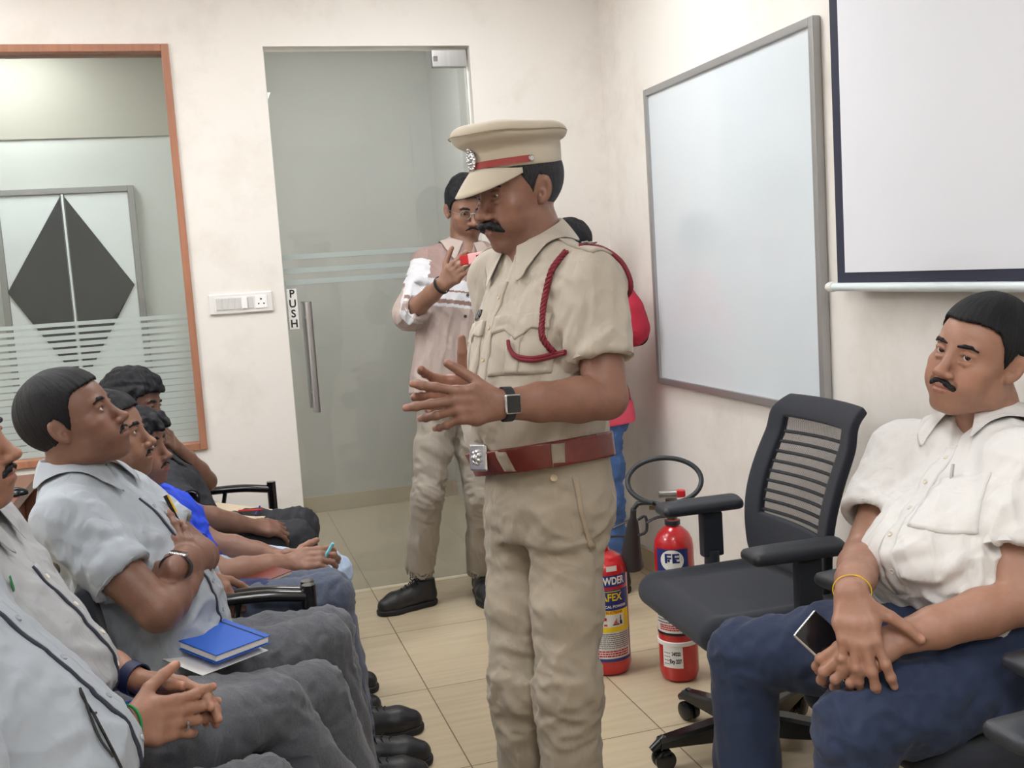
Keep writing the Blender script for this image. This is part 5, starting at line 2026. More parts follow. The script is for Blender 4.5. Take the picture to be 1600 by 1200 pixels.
# ------------------------------------------------------------------ the standing officer
def officer():
    P = dict(label='uniformed police officer in khaki with peaked cap standing with hands held together', skin=(.235, .115, .078), armfat=1.12)
    P['base'] = V(*at(852, 775, 2.42)[:2], 0)
    fw = camdir(-.84, -.54)
    P['M'] = head_axes(fw, -9, 0)
    P['O'] = at(813, 296, 2.44); P['sc'] = 1.07
    P['nb'] = at(840, 388, 2.45); P['pel'] = at(858, 772, 2.43)
    P['SL'] = at(922, 446, 2.30); P['SR'] = at(780, 436, 2.60)
    P['arms'] = [
        dict(side='L', S=P['SL'], E=at(948, 622, 2.24), W=at(783, 632, 2.13), hd=at(650, 632, 2.09) - at(783, 632, 2.13), hn=camdir(.10, -1, .12), hs=1.0,
             curls=[(4, 8, 6), (8, 10, 8), (22, 26, 18), (26, 26, 18)], spread=(9, -9, -15, -24),
             thumb=((.62, .62, -.55), (.55, .82, -.25), (.50, .86, -.05))),
        dict(side='R', S=P['SR'], E=at(795, 590, 2.66), W=at(726, 620, 2.34), hd=at(645, 606, 2.23) - at(726, 620, 2.34), hn=camdir(-.25, 1, -.1),
             curls=[(12, 18, 12), (16, 20, 14), (10, 16, 12), (22, 26, 20)], spread=(10, 0, -6, -14),
             thumb=((.85, .45, -.35), (.95, .30, -.15), (.95, .25, 0)))]
    P['face'] = dict(fat=.004, jaw=1.02, nose=1.22, chin=.004, stubble=.30, eye_open=.62, gaze=(0, 1, -.25), age=1.2, bags=1, brow=1.0, neck=.058,
                     moustache='thick', hair=dict(mat='greying_hair', side=.004, top=.006, back=.005, front=.004, rough=.001, line=dict(z=[.066, .063, .060, .044, .030, .010, -.014, .012, .026, .012, -.038, -.060, -.066])))
    P['h'] = .0023
    make_person(P)
    sh = at(858, 560, 2.3)
    make_shirt(P, 'uniform_shirt', MAT['khaki'], zlo=.15, wx=.93, wy=1.02, belly=.030, sl=.66, r0=.074, r1=.070, h=.0055, off=.008,
               fold=[(at(905, 560, 2.3), (.10, .14, .16), (.6, -.3, 1), 16, .007, 1.0), (at(780, 660, 2.3), (.2, .2, .10), (1, -.3, .4), 20, .003, 2.0),
                     (at(900, 650, 2.35), (.15, .15, .12), (.7, 0, .8), 18, .005, 3.0), (at(930, 500, 2.28), (.10, .10, .12), (.2, .3, 1), 20, .006, 4.0),
                     (at(760, 520, 2.4), (.08, .10, .2), (0, .2, 1), 24, .005, 5.0), (at(830, 470, 2.3), (.12, .12, .1), (1, 0, -.7), 20, .004, 6)])
    A, base, bv, S_ = P['A'], P['base'], P['bv'], P['shirt']
    legs = [(at(884, 815, 2.37), at(888, 1075, 2.33), at(900, 1345, 2.40)), (at(812, 820, 2.50), at(812, 1070, 2.44), at(838, 1330, 2.56))]
    make_trousers(P, 'trousers', MAT['trouser_khaki'], legs, hip_r=(.158, .128), rt=.077, rk=.066, ra=.072, top=.105, h=.006,
                  fold=knee_folds(legs, .0042) + [(at(880, 850, 2.3), (.2, .2, .14), (1, -.2, -.5), 16, .005, 1), (at(900, 1100, 2.3), (.14, .14, .14), (1, 0, .3), 18, .006, 4),
                                                 (at(812, 1090, 2.4), (.14, .14, .14), (1, 0, -.3), 18, .006, 6)])
    for hp, kn, an in legs:
        a2 = V(an[0], an[1], 0); d = nrm(V(A[1][0], A[1][1], 0))
        make_shoe('shoe', a2 - d * .07, a2 + d * .21, P['body'], base)
    # belt: a band lying on the waist
    s = Shape(); torso_loft(s, P['pel'], P['nb'], nrm(P['SR'] - P['SL']), .93, 1.02, .030, zlo=None, off=.022)
    w0 = P['pel'] + A[2] * .095
    tl = nrm(A[2] + A[1] * .09 + A[0] * .07)
    s.cut(w0 + tl * .028, tl); s.cut(w0 - tl * .028, -tl)
    v, f = s.mesh(.004, 2)
    belt = link('belt', npmesh('belt', v, f, base), MAT['red_brown_leather'], P['body'])
    bb = bvh_of(v, f)
    c, n = on_cloth(bb, w0, A[1] + A[0] * .02)
    T = mat4(frame(A[2], n), c)
    bk = MB().box((-.034, -.003, -.030), (.034, .008, .030), .006, 3, M=T).build('buckle', MAT['silver'], belt, base)
    mb = MB()
    for i in range(7):
        a = 2 * math.pi * i / 7
        mb.ball((math.cos(a) * .013, .009, math.sin(a) * .013), .0055, 10)
    mb.ball((0, .010, 0), .009, 12)
    mb.build('buckle_crest', MAT['silver'], bk, base, M=T)
    q = w0 + A[1] * .01 - A[0] * .075
    lp = patch('belt_loop', bb, (q - A[2] * .050 - A[0] * .013, q - A[2] * .050 + A[0] * .013, q + A[2] * .033 + A[0] * .013, q + A[2] * .033 - A[0] * .013), A[1], MAT['trouser_khaki'], belt, base, t=.005, nu=3, nv=8)
    q = w0 - A[0] * .20
    for k in (-.10, -.135):
        q = w0 + A[0] * k
        patch('belt_loop', bb, (q - A[2] * .045 - A[0] * .014, q - A[2] * .045 + A[0] * .014, q + A[2] * .034 + A[0] * .014, q + A[2] * .034 - A[0] * .014), A[1] - A[0] * .7, MAT['trouser_khaki'], belt, base, t=.005, nu=3, nv=8)
        break
    button(P['tbv'], P['pel'] + A[2] * .045 - A[0] * .10, A[1] - A[0] * .4, MAT['button_khaki'], P['trousers'], base, .008)
    # trouser pocket edge and fly
    q0, q1 = P['pel'] + A[2] * .045 - A[0] * .125, P['pel'] - A[2] * .115 - A[0] * .150
    patch('pocket_welt', P['tbv'], (q1 - A[0] * .004, q1 + A[0] * .006, q0 + A[0] * .010, q0 - A[0] * .004), A[1] - A[0] * .8, MAT['khaki_seam'], P['trousers'], base, t=.005, nu=3, nv=14)
    # front strip, buttons, pockets
    top = P['nb'] + A[1] * .10 - A[2] * .085; bot = P['pel'] + A[2] * .13 + A[1] * .14
    placket(P, MAT['khaki'], top, bot, .034, MAT['button_khaki'], n=5, t=.003)
    for q in (-1, 1):
        c = P['nb'] - A[2] * .175 + A[0] * q * .090 + A[1] * .1
        w, hh = .062, .125
        pk = patch('breast_pocket', bv, (c - A[0] * w - A[2] * hh, c + A[0] * w - A[2] * hh, c + A[0] * w, c - A[0] * w), A[1], MAT['khaki'], S_, base, t=.0035, nu=12, nv=14)
        patch('pocket_pleat', bv, (c - A[0] * .016 - A[2] * hh * .98, c + A[0] * .016 - A[2] * hh * .98, c + A[0] * .016 - A[2] * .03, c - A[0] * .016 - A[2] * .03), A[1], MAT['khaki'], pk, base, t=.0058, nu=4, nv=12)
        fl = patch('pocket_flap', bv, (c - A[0] * (w + .003) - A[2] * .030, c + A[0] * (w + .003) - A[2] * .030, c + A[0] * (w + .003) + A[2] * .006, c - A[0] * (w + .003) + A[2] * .006), A[1], MAT['khaki'], pk, base, t=.0085, nu=20, nv=8, vtip=.020, scallop=True)
        button(bv, c - A[2] * .034 + A[1] * .008, A[1], MAT['button_khaki'], fl, base, .0075)
    cr = P['nb'] - A[2] * .150 + A[0] * .095 + A[1] * .1
    patch('name_plate', bv, (cr - A[0] * .035 - A[2] * .008, cr + A[0] * .035 - A[2] * .008, cr + A[0] * .035 + A[2] * .010, cr - A[0] * .035 + A[2] * .010), A[1], MAT['screen_black'], S_, base, t=.004, lift=.002, nu=6, nv=3)
    # collar
    Ac = frame(nrm(P['nb'] - P['pel']) + A[1] * .12, A[1])
    collar('collar', P['nb'] - A[2] * .012, Ac, MAT['khaki'], S_, base, r=(.064, .070), open_=22, hb=.078, hf=.016, fall=.056, tip=.040, flare=.022, spread=.026, oy=.006, bv=P['bv'])
    # shoulder strap with silver letters and star
    for side, S in (('L', P['SL']), ('R', P['SR'])):
        o_ = nrm(S - P['nb']); o_ = nrm(o_ - A[2] * (o_ @ A[2]))
        f_ = np.cross(A[2], o_) * (1 if side == 'R' else -1)
        i0, i1 = P['nb'] + o_ * .075, S + o_ * .045
        ep = patch('shoulder_strap', bv, (i1 - f_ * .026, i1 + f_ * .026, i0 + f_ * .018, i0 - f_ * .018), A[2], MAT['khaki'], S_, base, t=.005, nu=8, nv=14, lift=.001)
        m = i0 * .40 + i1 * .60
        button(bv, i0 * .88 + i1 * .12 + A[2] * .006, A[2], MAT['button_khaki'], ep, base, .007)
        c, n = on_cloth(bv, m, A[2])
        T = frame(n, o_)
        mb = MB()
        for k in (-1, 0, 1):          # small metal letters
            q = c + n * .008 + o_ * (.020) + f_ * k * .013
            mb.tube([q - o_ * .008 - f_ * .003, q + o_ * .007, q - o_ * .008 + f_ * .004], .0022, 6)
        ptl = []
        for k in range(10):
            a = math.pi * 2 * k / 10; rr = .013 if k % 2 == 0 else .006
            ptl.append(c + n * .006 - o_ * .016 + (o_ * math.cos(a) + f_ * math.sin(a)) * rr)
        mb.prism(ptl, n, .004)
        for k in range(6):
            a = math.pi * 2 * k / 6
            mb.ball(c + n * .009 - o_ * .045 + (o_ * math.cos(a) + f_ * math.sin(a)) * .0075, .0045, 8)
        mb.build('silver_insignia', MAT['silver'], ep, base)
    # plaited lanyard: from the strap down the sleeve seam and round to the pocket button
    def cl(px, py, d, lift=.006, dn=None):
        q, n = on_cloth(bv, at(px, py, d), A[1] - A[0] * .6 if dn is None else dn)
        return q + n * lift
    dn = A[1] - A[0] * .55
    path = [cl(893, 408, 2.3, .006, A[2] + A[1] * .6), cl(874, 425, 2.3, .007, dn), cl(860, 462, 2.3, .007, dn), cl(856, 500, 2.3, .007, dn), cl(861, 530, 2.3, .008, dn), cl(875, 553, 2.3, .009, dn)]
    cv = bez(path, 90)
    mb = MB()
    for ph in (0, 2.09, 4.19):
        pts = []
        for i, c in enumerate(cv):
            t = nrm(cv[min(i + 1, len(cv) - 1)] - cv[max(i - 1, 0)]); u = nrm(np.cross(t, A[1])); w = np.cross(t, u)
            a = i * .62 + ph
            pts.append(c + u * math.cos(a) * .0044 + w * math.sin(a) * .003)
        mb.tube(pts, .0042, 6)
    lan = mb.build('lanyard', MAT['maroon_cord'], S_, base)
    for k in range(2):
        path = [cl(893, 548 + 3 * k, 2.25, .008, dn), cl(872, 553 + 5 * k, 2.3, .009, dn), cl(845, 560 + 5 * k, 2.3, .010, dn), cl(818, 557 + 4 * k, 2.3, .010, dn), cl(801, 545 + 2 * k, 2.3, .012, dn), cl(797, 536, 2.3, .012, dn)]
        MB().tube(bez(path, 40), .0042, 8).build('lanyard_loop', MAT['maroon_cord'], lan, base)
    path = [cl(905, 402, 2.3, .006, A[2]), cl(935, 405, 2.3, .006, A[2] - A[0] * .6), cl(958, 425, 2.3, .007, -A[0] + A[2] * .4), cl(972, 455, 2.3, .007, -A[0]), cl(977, 480, 2.35, .006, -A[0] - A[1] * .5)]
    MB().tube(bez(path, 30), .0055, 8).build('lanyard_loop', MAT['maroon_cord'], lan, base)
    # cuff seam
    a = P['arms'][0]
    C, d, r = a['cuff']
    wrist_watch(P, a, .012, MAT['black_strap'], face=(.036, .040), r=(.0335, .0255), mat_case='silver')
    # ---- peaked cap in head axes
    M, O, sc = P['M'], P['O'], P['sc']
    tilt = Matrix.Rotation(math.radians(4), 3, 'X')

    def H(x, y, z):
        q = np.array(tilt @ Vector((x, y, z - .06))) + V(0, 0, .06)
        return O + (q * sc) @ M
    n_ = 56
    prof = [(.079, .101, .046, 0), (.0825, .1045, .048, 0), (.0835, .1060, .072, 0), (.0845, .107, .090, .004), (.092, .114, .097, .010), (.104, .124, .102, .014),
            (.1105, .131, .111, .018), (.1115, .1325, .121, .020), (.107, .127, .131, .021), (.094, .112, .138, .021), (.066, .080, .142, .018), (.028, .034, .143, .014)]
    bm = bmesh.new(); rings = []
    for rx, ry, z, ft in prof:
        ring = []
        for i in range(n_):
            a = 2 * math.pi * i / n_
            yy = math.cos(a)
            ring.append(bm.verts.new(H(rx * math.sin(a), ry * yy - .004 + .010 * (z > .09), z + ft * (yy * .35) + .0012 * math.sin(5 * a) * (z > .1)) - base))
        rings.append(ring)
    for Aq, Bq in zip(rings, rings[1:]):
        for i in range(n_):
            bm.faces.new((Aq[i], Aq[(i + 1) % n_], Bq[(i + 1) % n_], Bq[i])).smooth = True
    bm.faces.new(rings[-1]); 
    bmesh.ops.recalc_face_normals(bm, faces=bm.faces)
    me = bpy.data.meshes.new('peaked_cap'); bm.to_mesh(me); bm.free()
    cap = link('peaked_cap', me, MAT['khaki_cap'], P['body'])
    md = cap.modifiers.new('t', 'SOLIDIFY'); md.thickness = .003
    md = cap.modifiers.new('s', 'SUBSURF'); md.levels = 1; md.render_levels = 2
    # piping round the crown and lower edge of the band
    MB().tube([H(.1122 * math.sin(a), .1332 * math.cos(a) + .009, .117 + .019 * .35 * math.cos(a) + .0012 * math.sin(5 * a)) for a in np.linspace(0, 2 * math.pi, 60, endpoint=False)], .0016, 6, close=True).build('crown_piping', MAT['khaki_seam'], cap, base)
    # visor
    bm = bmesh.new(); g = {}
    nu, nv = 26, 8
    for i in range(nu + 1):
        a = math.radians(-68 + 136 * i / nu)
        e = math.cos(a * 90 / 68)
        for j in range(nv + 1):
            w = j / nv
            x0, y0 = .0838 * math.sin(a), .1062 * math.cos(a) - .004
            out = .050 * max(0, e) ** .7 * w
            g[i, j] = bm.verts.new(H(x0 * (1 + .10 * w * max(0, e)), y0 + out, .052 - .046 * w * max(0, e) ** .8 - .010 * w * w - .012 * abs(math.sin(a)) ** 2) - base)
    for i in range(nu):
        for j in range(nv):
            bm.faces.new((g[i, j], g[i + 1, j], g[i + 1, j + 1], g[i, j + 1])).smooth = True
    bmesh.ops.recalc_face_normals(bm, faces=bm.faces)
    me = bpy.data.meshes.new('visor'); bm.to_mesh(me); bm.free()
    vs = link('visor', me, MAT['khaki_cap'], cap)
    md = vs.modifiers.new('t', 'SOLIDIFY'); md.thickness = .0035; md.offset = 0
    # ribbon, side buttons, badge
    mb = MB(); bm = mb.bm; ra, rb = [], []
    for i in range(41):
        a = math.radians(-80 + 160 * i / 40)
        ra.append([bm.verts.new(H((.0838 + k) * math.sin(a), (.1063 + k) * math.cos(a) - .004, z)) for z, k in ((.052, .0005), (.052, .003), (.066, .003), (.066, .0005))])
    for Aq, Bq in zip(ra, ra[1:]):
        for j in range(4):
            bm.faces.new((Aq[j], Bq[j], Bq[(j + 1) % 4], Aq[(j + 1) % 4]))
    bm.faces.new(ra[0]); bm.faces.new(ra[-1])
    mb.build('ribbon', MAT['cap_ribbon'], cap, base)
    for q in (-1, 1):
        a = math.radians(80 * q)
        c = H(.087 * math.sin(a), .110 * math.cos(a) - .004, .059); n = nrm(c - H(0, 0, .059))
        MB().lathe([(0, .005), (.005, .0045), (.0075, .002), (.008, -.002), (0, -.002)], c, 16, n).build('side_button', MAT['silver'], cap, base)
    c = H(0, .1075, .072); n = nrm(H(0, 1, .072) - H(0, 0, .072)); u = nrm(H(0, 0, 1) - H(0, 0, 0))
    T = mat4(frame(u, n), c)
    mb = MB(); mb.ball((0, 0, 0), .0155, 20, (1, .30, 1.35))
    for k in range(16):
        a = 2 * math.pi * k / 16
        mb.ball((math.cos(a) * .0150, .002, math.sin(a) * .0200), .0030, 8)
    for k in range(5):
        a = 2 * math.pi * k / 5 + .3
        mb.ball((math.cos(a) * .007, .0045, math.sin(a) * .010), .0038, 8)
    mb.ball((0, .003, .0245), .0060, 10); mb.ball((0, .005, 0), .005, 10)
    mb.build('cap_badge', MAT['silver'], cap, base, M=T)
    return P


OFF = officer()
# ------------------------------------------------------------------ the seated man in the white shirt
def white_man():
    P = dict(label='moustached man in a white short-sleeved shirt and navy trousers sitting at right', skin=(.37, .192, .13), armfat=1.08)
    P['base'] = V(*at(1500, 1000, 2.12)[:2], 0)
    P['M'] = head_axes(camdir(-.87, -.50), 9, 13)
    P['O'] = at(1533, 556, 2.22); P['sc'] = 1.03
    P['nb'] = at(1548, 672, 2.27); P['pel'] = at(1508, 1012, 2.13)
    P['SL'] = at(1602, 735, 2.06); P['SR'] = at(1412, 712, 2.36)
    P['arms'] = [
        dict(side='R', S=P['SR'], E=at(1348, 868, 2.24), W=at(1330, 928, 1.955), hd=at(1352, 1045, 1.895) - at(1330, 928, 1.955), hn=camdir(-.30, -.75, .55), fat=1.0,
             curls=[(14, 22, 14), (16, 24, 14), (18, 26, 16), (20, 26, 16)], spread=(12, 3, -4, -12), hs=1.0,
             thumb=((.80, .55, -.2), (.75, .62, -.25), (.62, .75, -.25))),
        dict(side='L', S=P['SL'], E=at(1592, 940, 1.95), W=at(1392, 1002, 1.95), hd=at(1268, 1052, 1.925) - at(1392, 1002, 1.95), hn=camdir(-.1, -.62, .78), fat=1.05,
             curls=[(38, 40, 25), (42, 45, 25), (46, 46, 26), (50, 46, 26)], spread=(8, 2, -4, -10))]
    P['face'] = dict(fat=.005, jaw=1.06, nose=1.15, chin=.002, stubble=.12, eye_open=.92, gaze=(-.35, 1, .05), age=1.0, bags=1, neck=.063, moustache='full', brow=.9,
                     hair=dict(side=.006, top=.020, back=.010, front=.008, rough=.0016, line=dict(z=[.068, .070, .066, .058, .034, .002, -.014, .010, .028, .012, -.036, -.058, -.066])))
    P['h'] = .0024
    make_person(P)
    make_shirt(P, 'shirt', MAT['white_shirt'], zlo=.02, wx=1.0, wy=1.06, belly=.050, sl=.66, r0=.076, r1=.078, h=.0055, off=.010, shoulder_r=.066,
               fold=[(at(1400, 800, 2.2), (.12, .12, .16), (.4, -.3, 1), 18, .006, 1.0), (at(1480, 800, 2.0), (.18, .18, .18), (.8, -.3, .7), 15, .005, 2.0),
                     (at(1440, 900, 2.0), (.2, .2, .10), (1, -.3, .2), 18, .006, 3.0), (at(1575, 850, 2.0), (.14, .14, .16), (.5, .3, 1), 16, .008, 4.0),
                     (at(1550, 950, 2.0), (.16, .16, .12), (.7, .2, .6), 16, .008, 5.0)])
    A, base, bv, S_ = P['A'], P['base'], P['bv'], P['shirt']
    legs = [(at(1432, 1010, 2.17), at(1163, 1022, 2.30), at(1172, 1320, 2.36)), (at(1528, 1060, 2.03), at(1338, 1135, 1.95), at(1335, 1440, 2.0))]
    make_trousers(P, 'trousers', MAT['navy_trouser'], legs, hip_r=(.180, .150), rt=.092, rk=.072, ra=.070, top=.06, h=.0065,
                  fold=knee_folds(legs, .0042) + [(at(1300, 960, 2.2), (.2, .2, .12), (.6, .4, .2), 14, .006, 2), (at(1400, 1080, 1.95), (.2, .2, .14), (.5, -.5, .3), 14, .006, 7)])
    for hp, kn, an in legs:
        a2 = V(an[0], an[1], 0); d = nrm(V(A[1][0], A[1][1], 0))
        make_shoe('shoe', a2 - d * .07, a2 + d * .21, P['body'], base)
    s = Shape(); torso_loft(s, P['pel'], P['nb'], nrm(P['SR'] - P['SL']), 1.0, 1.06, .055, off=.016)
    w0 = P['pel'] + A[2] * .040 + A[1] * .02
    tl = nrm(A[2] + A[1] * .45)
    s.cut(w0 + tl * .018, tl); s.cut(w0 - tl * .018, -tl)
    v, f = s.mesh(.004, 2)
    belt = link('belt', npmesh('belt', v, f, base), MAT['black_leather'], P['body'])
    c, n = on_cloth(bvh_of(v, f), w0 + A[1] * .05, A[1])
    MB().box((-.024, -.002, -.021), (.024, .006, .021), .004, 3, M=mat4(frame(A[2], n), c)).build('buckle', MAT['silver'], belt, base)
    top = P['nb'] + A[1] * .11 - A[2] * .075; bot = P['pel'] + A[2] * .06 + A[1] * .19
    placket(P, MAT['white_shirt'], top, bot, .034, MAT['button_pale'], n=5, t=.003)
    c = P['nb'] - A[2] * .165 - A[0] * .092 + A[1] * .1
    pk = patch('breast_pocket', bv, (c - A[0] * .058 - A[2] * .125, c + A[0] * .058 - A[2] * .125, c + A[0] * .062, c - A[0] * .062), A[1], MAT['white_shirt'], S_, base, t=.0042, nu=12, nv=14, vtip=.010)
    q, n = on_cloth(bv, c + A[0] * .040 + A[2] * .004, A[1])
    MB().tube([q + n * .008 + A[2] * .020, q + n * .008 - A[2] * .030], .0034, 10).build('pen', MAT['steel'], pk, base)
    Ac = frame(nrm(P['nb'] - P['pel']) + A[1] * .10, A[1])
    collar('collar', P['nb'] - A[2] * .014, Ac, MAT['white_shirt'], S_, base, r=(.072, .078), open_=22, hb=.080, hf=.046, fall=.060, tip=.052, flare=.022, spread=.030, oy=.006, bv=P['bv'])
    a = P['arms'][0]
    ax = nrm(a['W'] - a['E'])
    band('wrist_thread', a['W'] - ax * .022, ax + V(0, 0, .15), .034, .029, np.cross(ax, a['n']), .003, MAT['thread_yellow'], P['body'], base, t=.002)
    # the phone in his hands
    y = nrm(at(1345, 1056, 1.97) - at(1262, 980, 2.0)); n = nrm(camdir(-.25, -.50, .83)); n = nrm(n - y * (n @ y))
    c = at(1303, 1016, 1.985)
    T = mat4(np.stack([np.cross(y, n), y, n]), c)
    ph = tag(empty('mobile_phone', c), 'dark mobile phone with a silver rim held on the lap of the man in white', 'phone')
    MB().box((-.036, -.074, -.0042), (.036, .074, .0038), .0075, 4, M=T).build('case', MAT['silver'], ph, c)
    MB().box((-.0335, -.0715, .0030), (.0335, .0715, .0046), .0065, 4, M=T).build('screen', MAT['screen_black'], ph, c)
    return P


WM = white_man()


# ------------------------------------------------------------------ the seated row, all facing along +X
def seated(label, y0, skin, face, yaw=0, pitch=12, roll=0, head=None, nb=None, sc=1.0, arms=None, shirt='grey_shirt', trousers='grey_trouser',
           knees=None, dx=0.0, lean=0.0, sh=.19, h=.003, sl=.62, collar_=True, belly=.02, wx=.95, hx=0, shoes=True, sh_z=0, shoe_mat=None, fold_amp=.005, foot=None, rt=.085, pel=None):
    P = dict(label=label, skin=skin)
    x0 = -.13 + dx
    P['base'] = V(x0, y0, 0)
    P['pel'] = V(x0, y0, .525) if pel is None else pel
    P['base'] = V(P['pel'][0], P['pel'][1], 0)
    P['nb'] = V(x0 - .17, y0, .985) if nb is None else nb
    P['SR'] = P['nb'] + V(.025, -sh, -.060 + sh_z); P['SL'] = P['nb'] + V(.025, sh, -.060 + sh_z)
    a = math.radians(yaw)
    P['M'] = head_axes((math.cos(a), math.sin(a)), pitch, roll)
    P['O'] = P['nb'] + V(.035, 0, .170) if head is None else head
    P['sc'] = sc
    P['face'] = face
    P['arms'] = arms(P)
    P['h'] = h
    make_person(P)
    make_shirt(P, 'shirt', MAT[shirt], zlo=-.04, wx=wx, belly=belly, sl=sl, r0=.070, r1=.069, h=.0065, off=.008, hunch=.0,
               fold=[(P['SR'] + V(.05, .03, -.12), (.13, .13, .16), (.4, 0, 1), 16, fold_amp, y0 * 3), (P['SL'] + V(.05, -.03, -.12), (.13, .13, .16), (.4, 0, 1), 16, fold_amp, y0 * 5),
                     (P['pel'] + V(.06, -.06, .12), (.2, .2, .14), (.9, .3, .25), 17, fold_amp * 1.2, y0 * 7), (P['pel'] + V(-.1, -.12, .2), (.16, .16, .2), (.6, 0, .8), 15, fold_amp, y0 * 2)])
    kn = knees or [V(.28, y0 - .12, .475), V(.28, y0 + .12, .475)]
    ft = foot or [V(.27, k[1], 0) for k in kn]
    legs = []
    for q, k, fo in zip((-1, 1), kn, ft):
        legs.append((P['pel'] + V(.06, q * .085, -.030), k, V(fo[0], fo[1], .10)))
    make_trousers(P, 'trousers', MAT[trousers], legs, hip_r=(.165, .130), rt=rt, rk=.068, ra=.066, top=.07, h=.0075, fold=knee_folds(legs, .0045))
    if shoes:
        for q, k, fo in zip((-1, 1), kn, ft):
            make_shoe('shoe', V(fo[0] - .06, fo[1], 0), V(fo[0] + .22, fo[1] + q * .015, 0), P['body'], P['base'])
    if collar_:
        A = P['A']
        Ac = frame(nrm(P['nb'] - P['pel']) + A[1] * .15, A[1])
        P['collar'] = collar('collar', P['nb'] - A[2] * .016, Ac, MAT[shirt], P['shirt'], P['base'], r=(.064, .068), open_=18, hb=.074, hf=.040, fall=.056, tip=.048, flare=.020, spread=.024, oy=.006, bv=P['bv'])
    P['legs'] = legs
    return P


HAIR_SHORT = dict(side=.005, top=.016, back=.007, front=.009, rough=.0018)


# C: arms crossed
def arms_c(P):
    SR, SL = at(104, 812, 2.30), at(198, 782, 2.62)
    P['SR'], P['SL'] = SR, SL
    return [dict(side='R', S=SR, E=at(248, 955, 2.26), W=at(297, 900, 2.43), hd=at(262, 812, 2.470) - at(297, 900, 2.43), hn=camdir(.60, -.78, .1), fat=1.10,
                 curls=[(6, 10, 8), (8, 12, 8), (10, 14, 10), (16, 18, 12)], spread=(6, 1, -4, -9)),
            dict(side='L', S=SL, E=at(312, 870, 2.60), W=at(272, 888, 2.32), hd=at(208, 925, 2.37) - at(272, 888, 2.32), hn=camdir(.2, -.65, .75), fat=1.12,
                 curls=[(14, 20, 12)] * 4)]


PC = seated('man in a grey shirt with arms crossed and a square silver watch, looking up', 2.56, (.205, .100, .067),
            dict(stubble=.30, nose=1.05, jaw=1.0, eye_open=.85, gaze=(-.1, 1, .12), moustache='thin', neck=.060, brow=1.0, hair=dict(HAIR_SHORT, line=dict(z=[.066, .064, .062, .056, .040, .000, -.022, .010, .026, .008, -.044, -.072, -.082]))),
            yaw=-11, pitch=22, roll=-2, head=at(110, 660, 2.42), nb=at(118, 742, 2.46), sc=1.01, arms=arms_c, h=.0025, wx=.98, belly=.015,
            knees=[at(502, 1005, 2.68), at(512, 990, 2.82)], rt=.088)
A, bv = PC['A'], PC['bv']
placket(PC, MAT['grey_shirt'], PC['nb'] + A[1] * .11 - A[2] * .115, PC['pel'] + A[2] * .04 + A[1] * .14, .030, MAT['button_grey'], n=5, t=.003)
patch('placket_edge', bv, (PC['pel'] + A[2] * .04 + A[1] * .14 + A[0] * .019, PC['pel'] + A[2] * .04 + A[1] * .14 + A[0] * .024, PC['nb'] + A[1] * .11 - A[2] * .115 + A[0] * .024, PC['nb'] + A[1] * .11 - A[2] * .115 + A[0] * .019),
      A[1], MAT['dark_piping'], PC['shirt'], PC['base'], t=.0035, nu=2, nv=40)
c = PC['nb'] - A[2] * .17 - A[0] * .085 + A[1] * .1
pk = patch('breast_pocket', bv, (c - A[0] * .055 - A[2] * .12, c + A[0] * .055 - A[2] * .12, c + A[0] * .058, c - A[0] * .058), A[1], MAT['grey_shirt'], PC['shirt'], PC['base'], t=.004)
for k, m_ in ((-.012, 'yellow_pen'), (.004, 'black_plastic_gloss')):
    q, n = on_cloth(bv, c + A[0] * (k + .02), A[1])
    MB().tube([q + n * .008 + A[2] * .028, q + n * .007 - A[2] * .040], .0045, 10).build('pen', MAT[m_], pk, PC['base'])
a = PC['arms'][1]
wrist_watch(PC, a, .020, MAT['black_strap'], face=(.036, .040), r=(.0335, .026), mat_case='silver', dirn=camdir(.25, -.35, .9))


# B: hands together, blue watch strap, green thread
def arms_b(P):
    return [dict(side='R', S=P['SR'], E=at(70, 1150, 1.62), W=at(196, 1136, 1.80), hd=at(330, 1108, 1.90) - at(196, 1136, 1.80), hn=camdir(-.15, -.95, .25), fat=1.0,
                 curls=[(10, 14, 8), (14, 16, 8), (18, 20, 10), (20, 24, 12)], spread=(6, 0, -5, -10), thumb=((.70, .66, -.3), (.52, .84, -.2), (.46, .88, -.1))),
            dict(side='L', S=P['SL'], E=at(95, 1010, 2.06), W=at(222, 1066, 1.98), hd=at(345, 1085, 1.95) - at(222, 1066, 1.98), hn=camdir(-.1, .75, .65), fat=.98,
                 curls=[(14, 22, 12), (16, 24, 14), (18, 24, 14), (20, 26, 14)], spread=(5, 0, -4, -9), thumb=((.55, .80, -.2), (.40, .9, -.2), (.35, .92, -.1)))]


PB = seated('man in a grey shirt at the left edge with blue watch strap and green threads', 2.02, (.33, .165, .107),
            dict(stubble=.28, nose=1.12, jaw=1.0, eye_open=.9, gaze=(0, 1, 0), moustache='full', neck=.058, hair=dict(HAIR_SHORT)),
            yaw=-6, pitch=8, head=at(-96, 698, 1.84), sc=1.05, arms=arms_b, shirt='grey_shirt_pale', belly=.04, h=.0025, wx=1.02,
            nb=at(-90, 815, 1.87), pel=at(30, 1190, 1.93), knees=[at(424, 1108, 2.28), at(492, 1082, 2.46)], rt=.088, sh=.17)
A, bv = PB['A'], PB['bv']
p0, p1 = PB['nb'] + A[1] * .11 - A[2] * .12, PB['pel'] + A[2] * .02 + A[1] * .19
placket(PB, MAT['grey_shirt_pale'], p0, p1, .034, MAT['button_pale'], n=5, t=.003)
patch('placket_edge', bv, (p1 + A[0] * .018, p1 + A[0] * .024, p0 + A[0] * .024, p0 + A[0] * .018), A[1], MAT['dark_piping'], PB['shirt'], PB['base'], t=.0038, nu=2, nv=40)
a = PB['arms'][1]
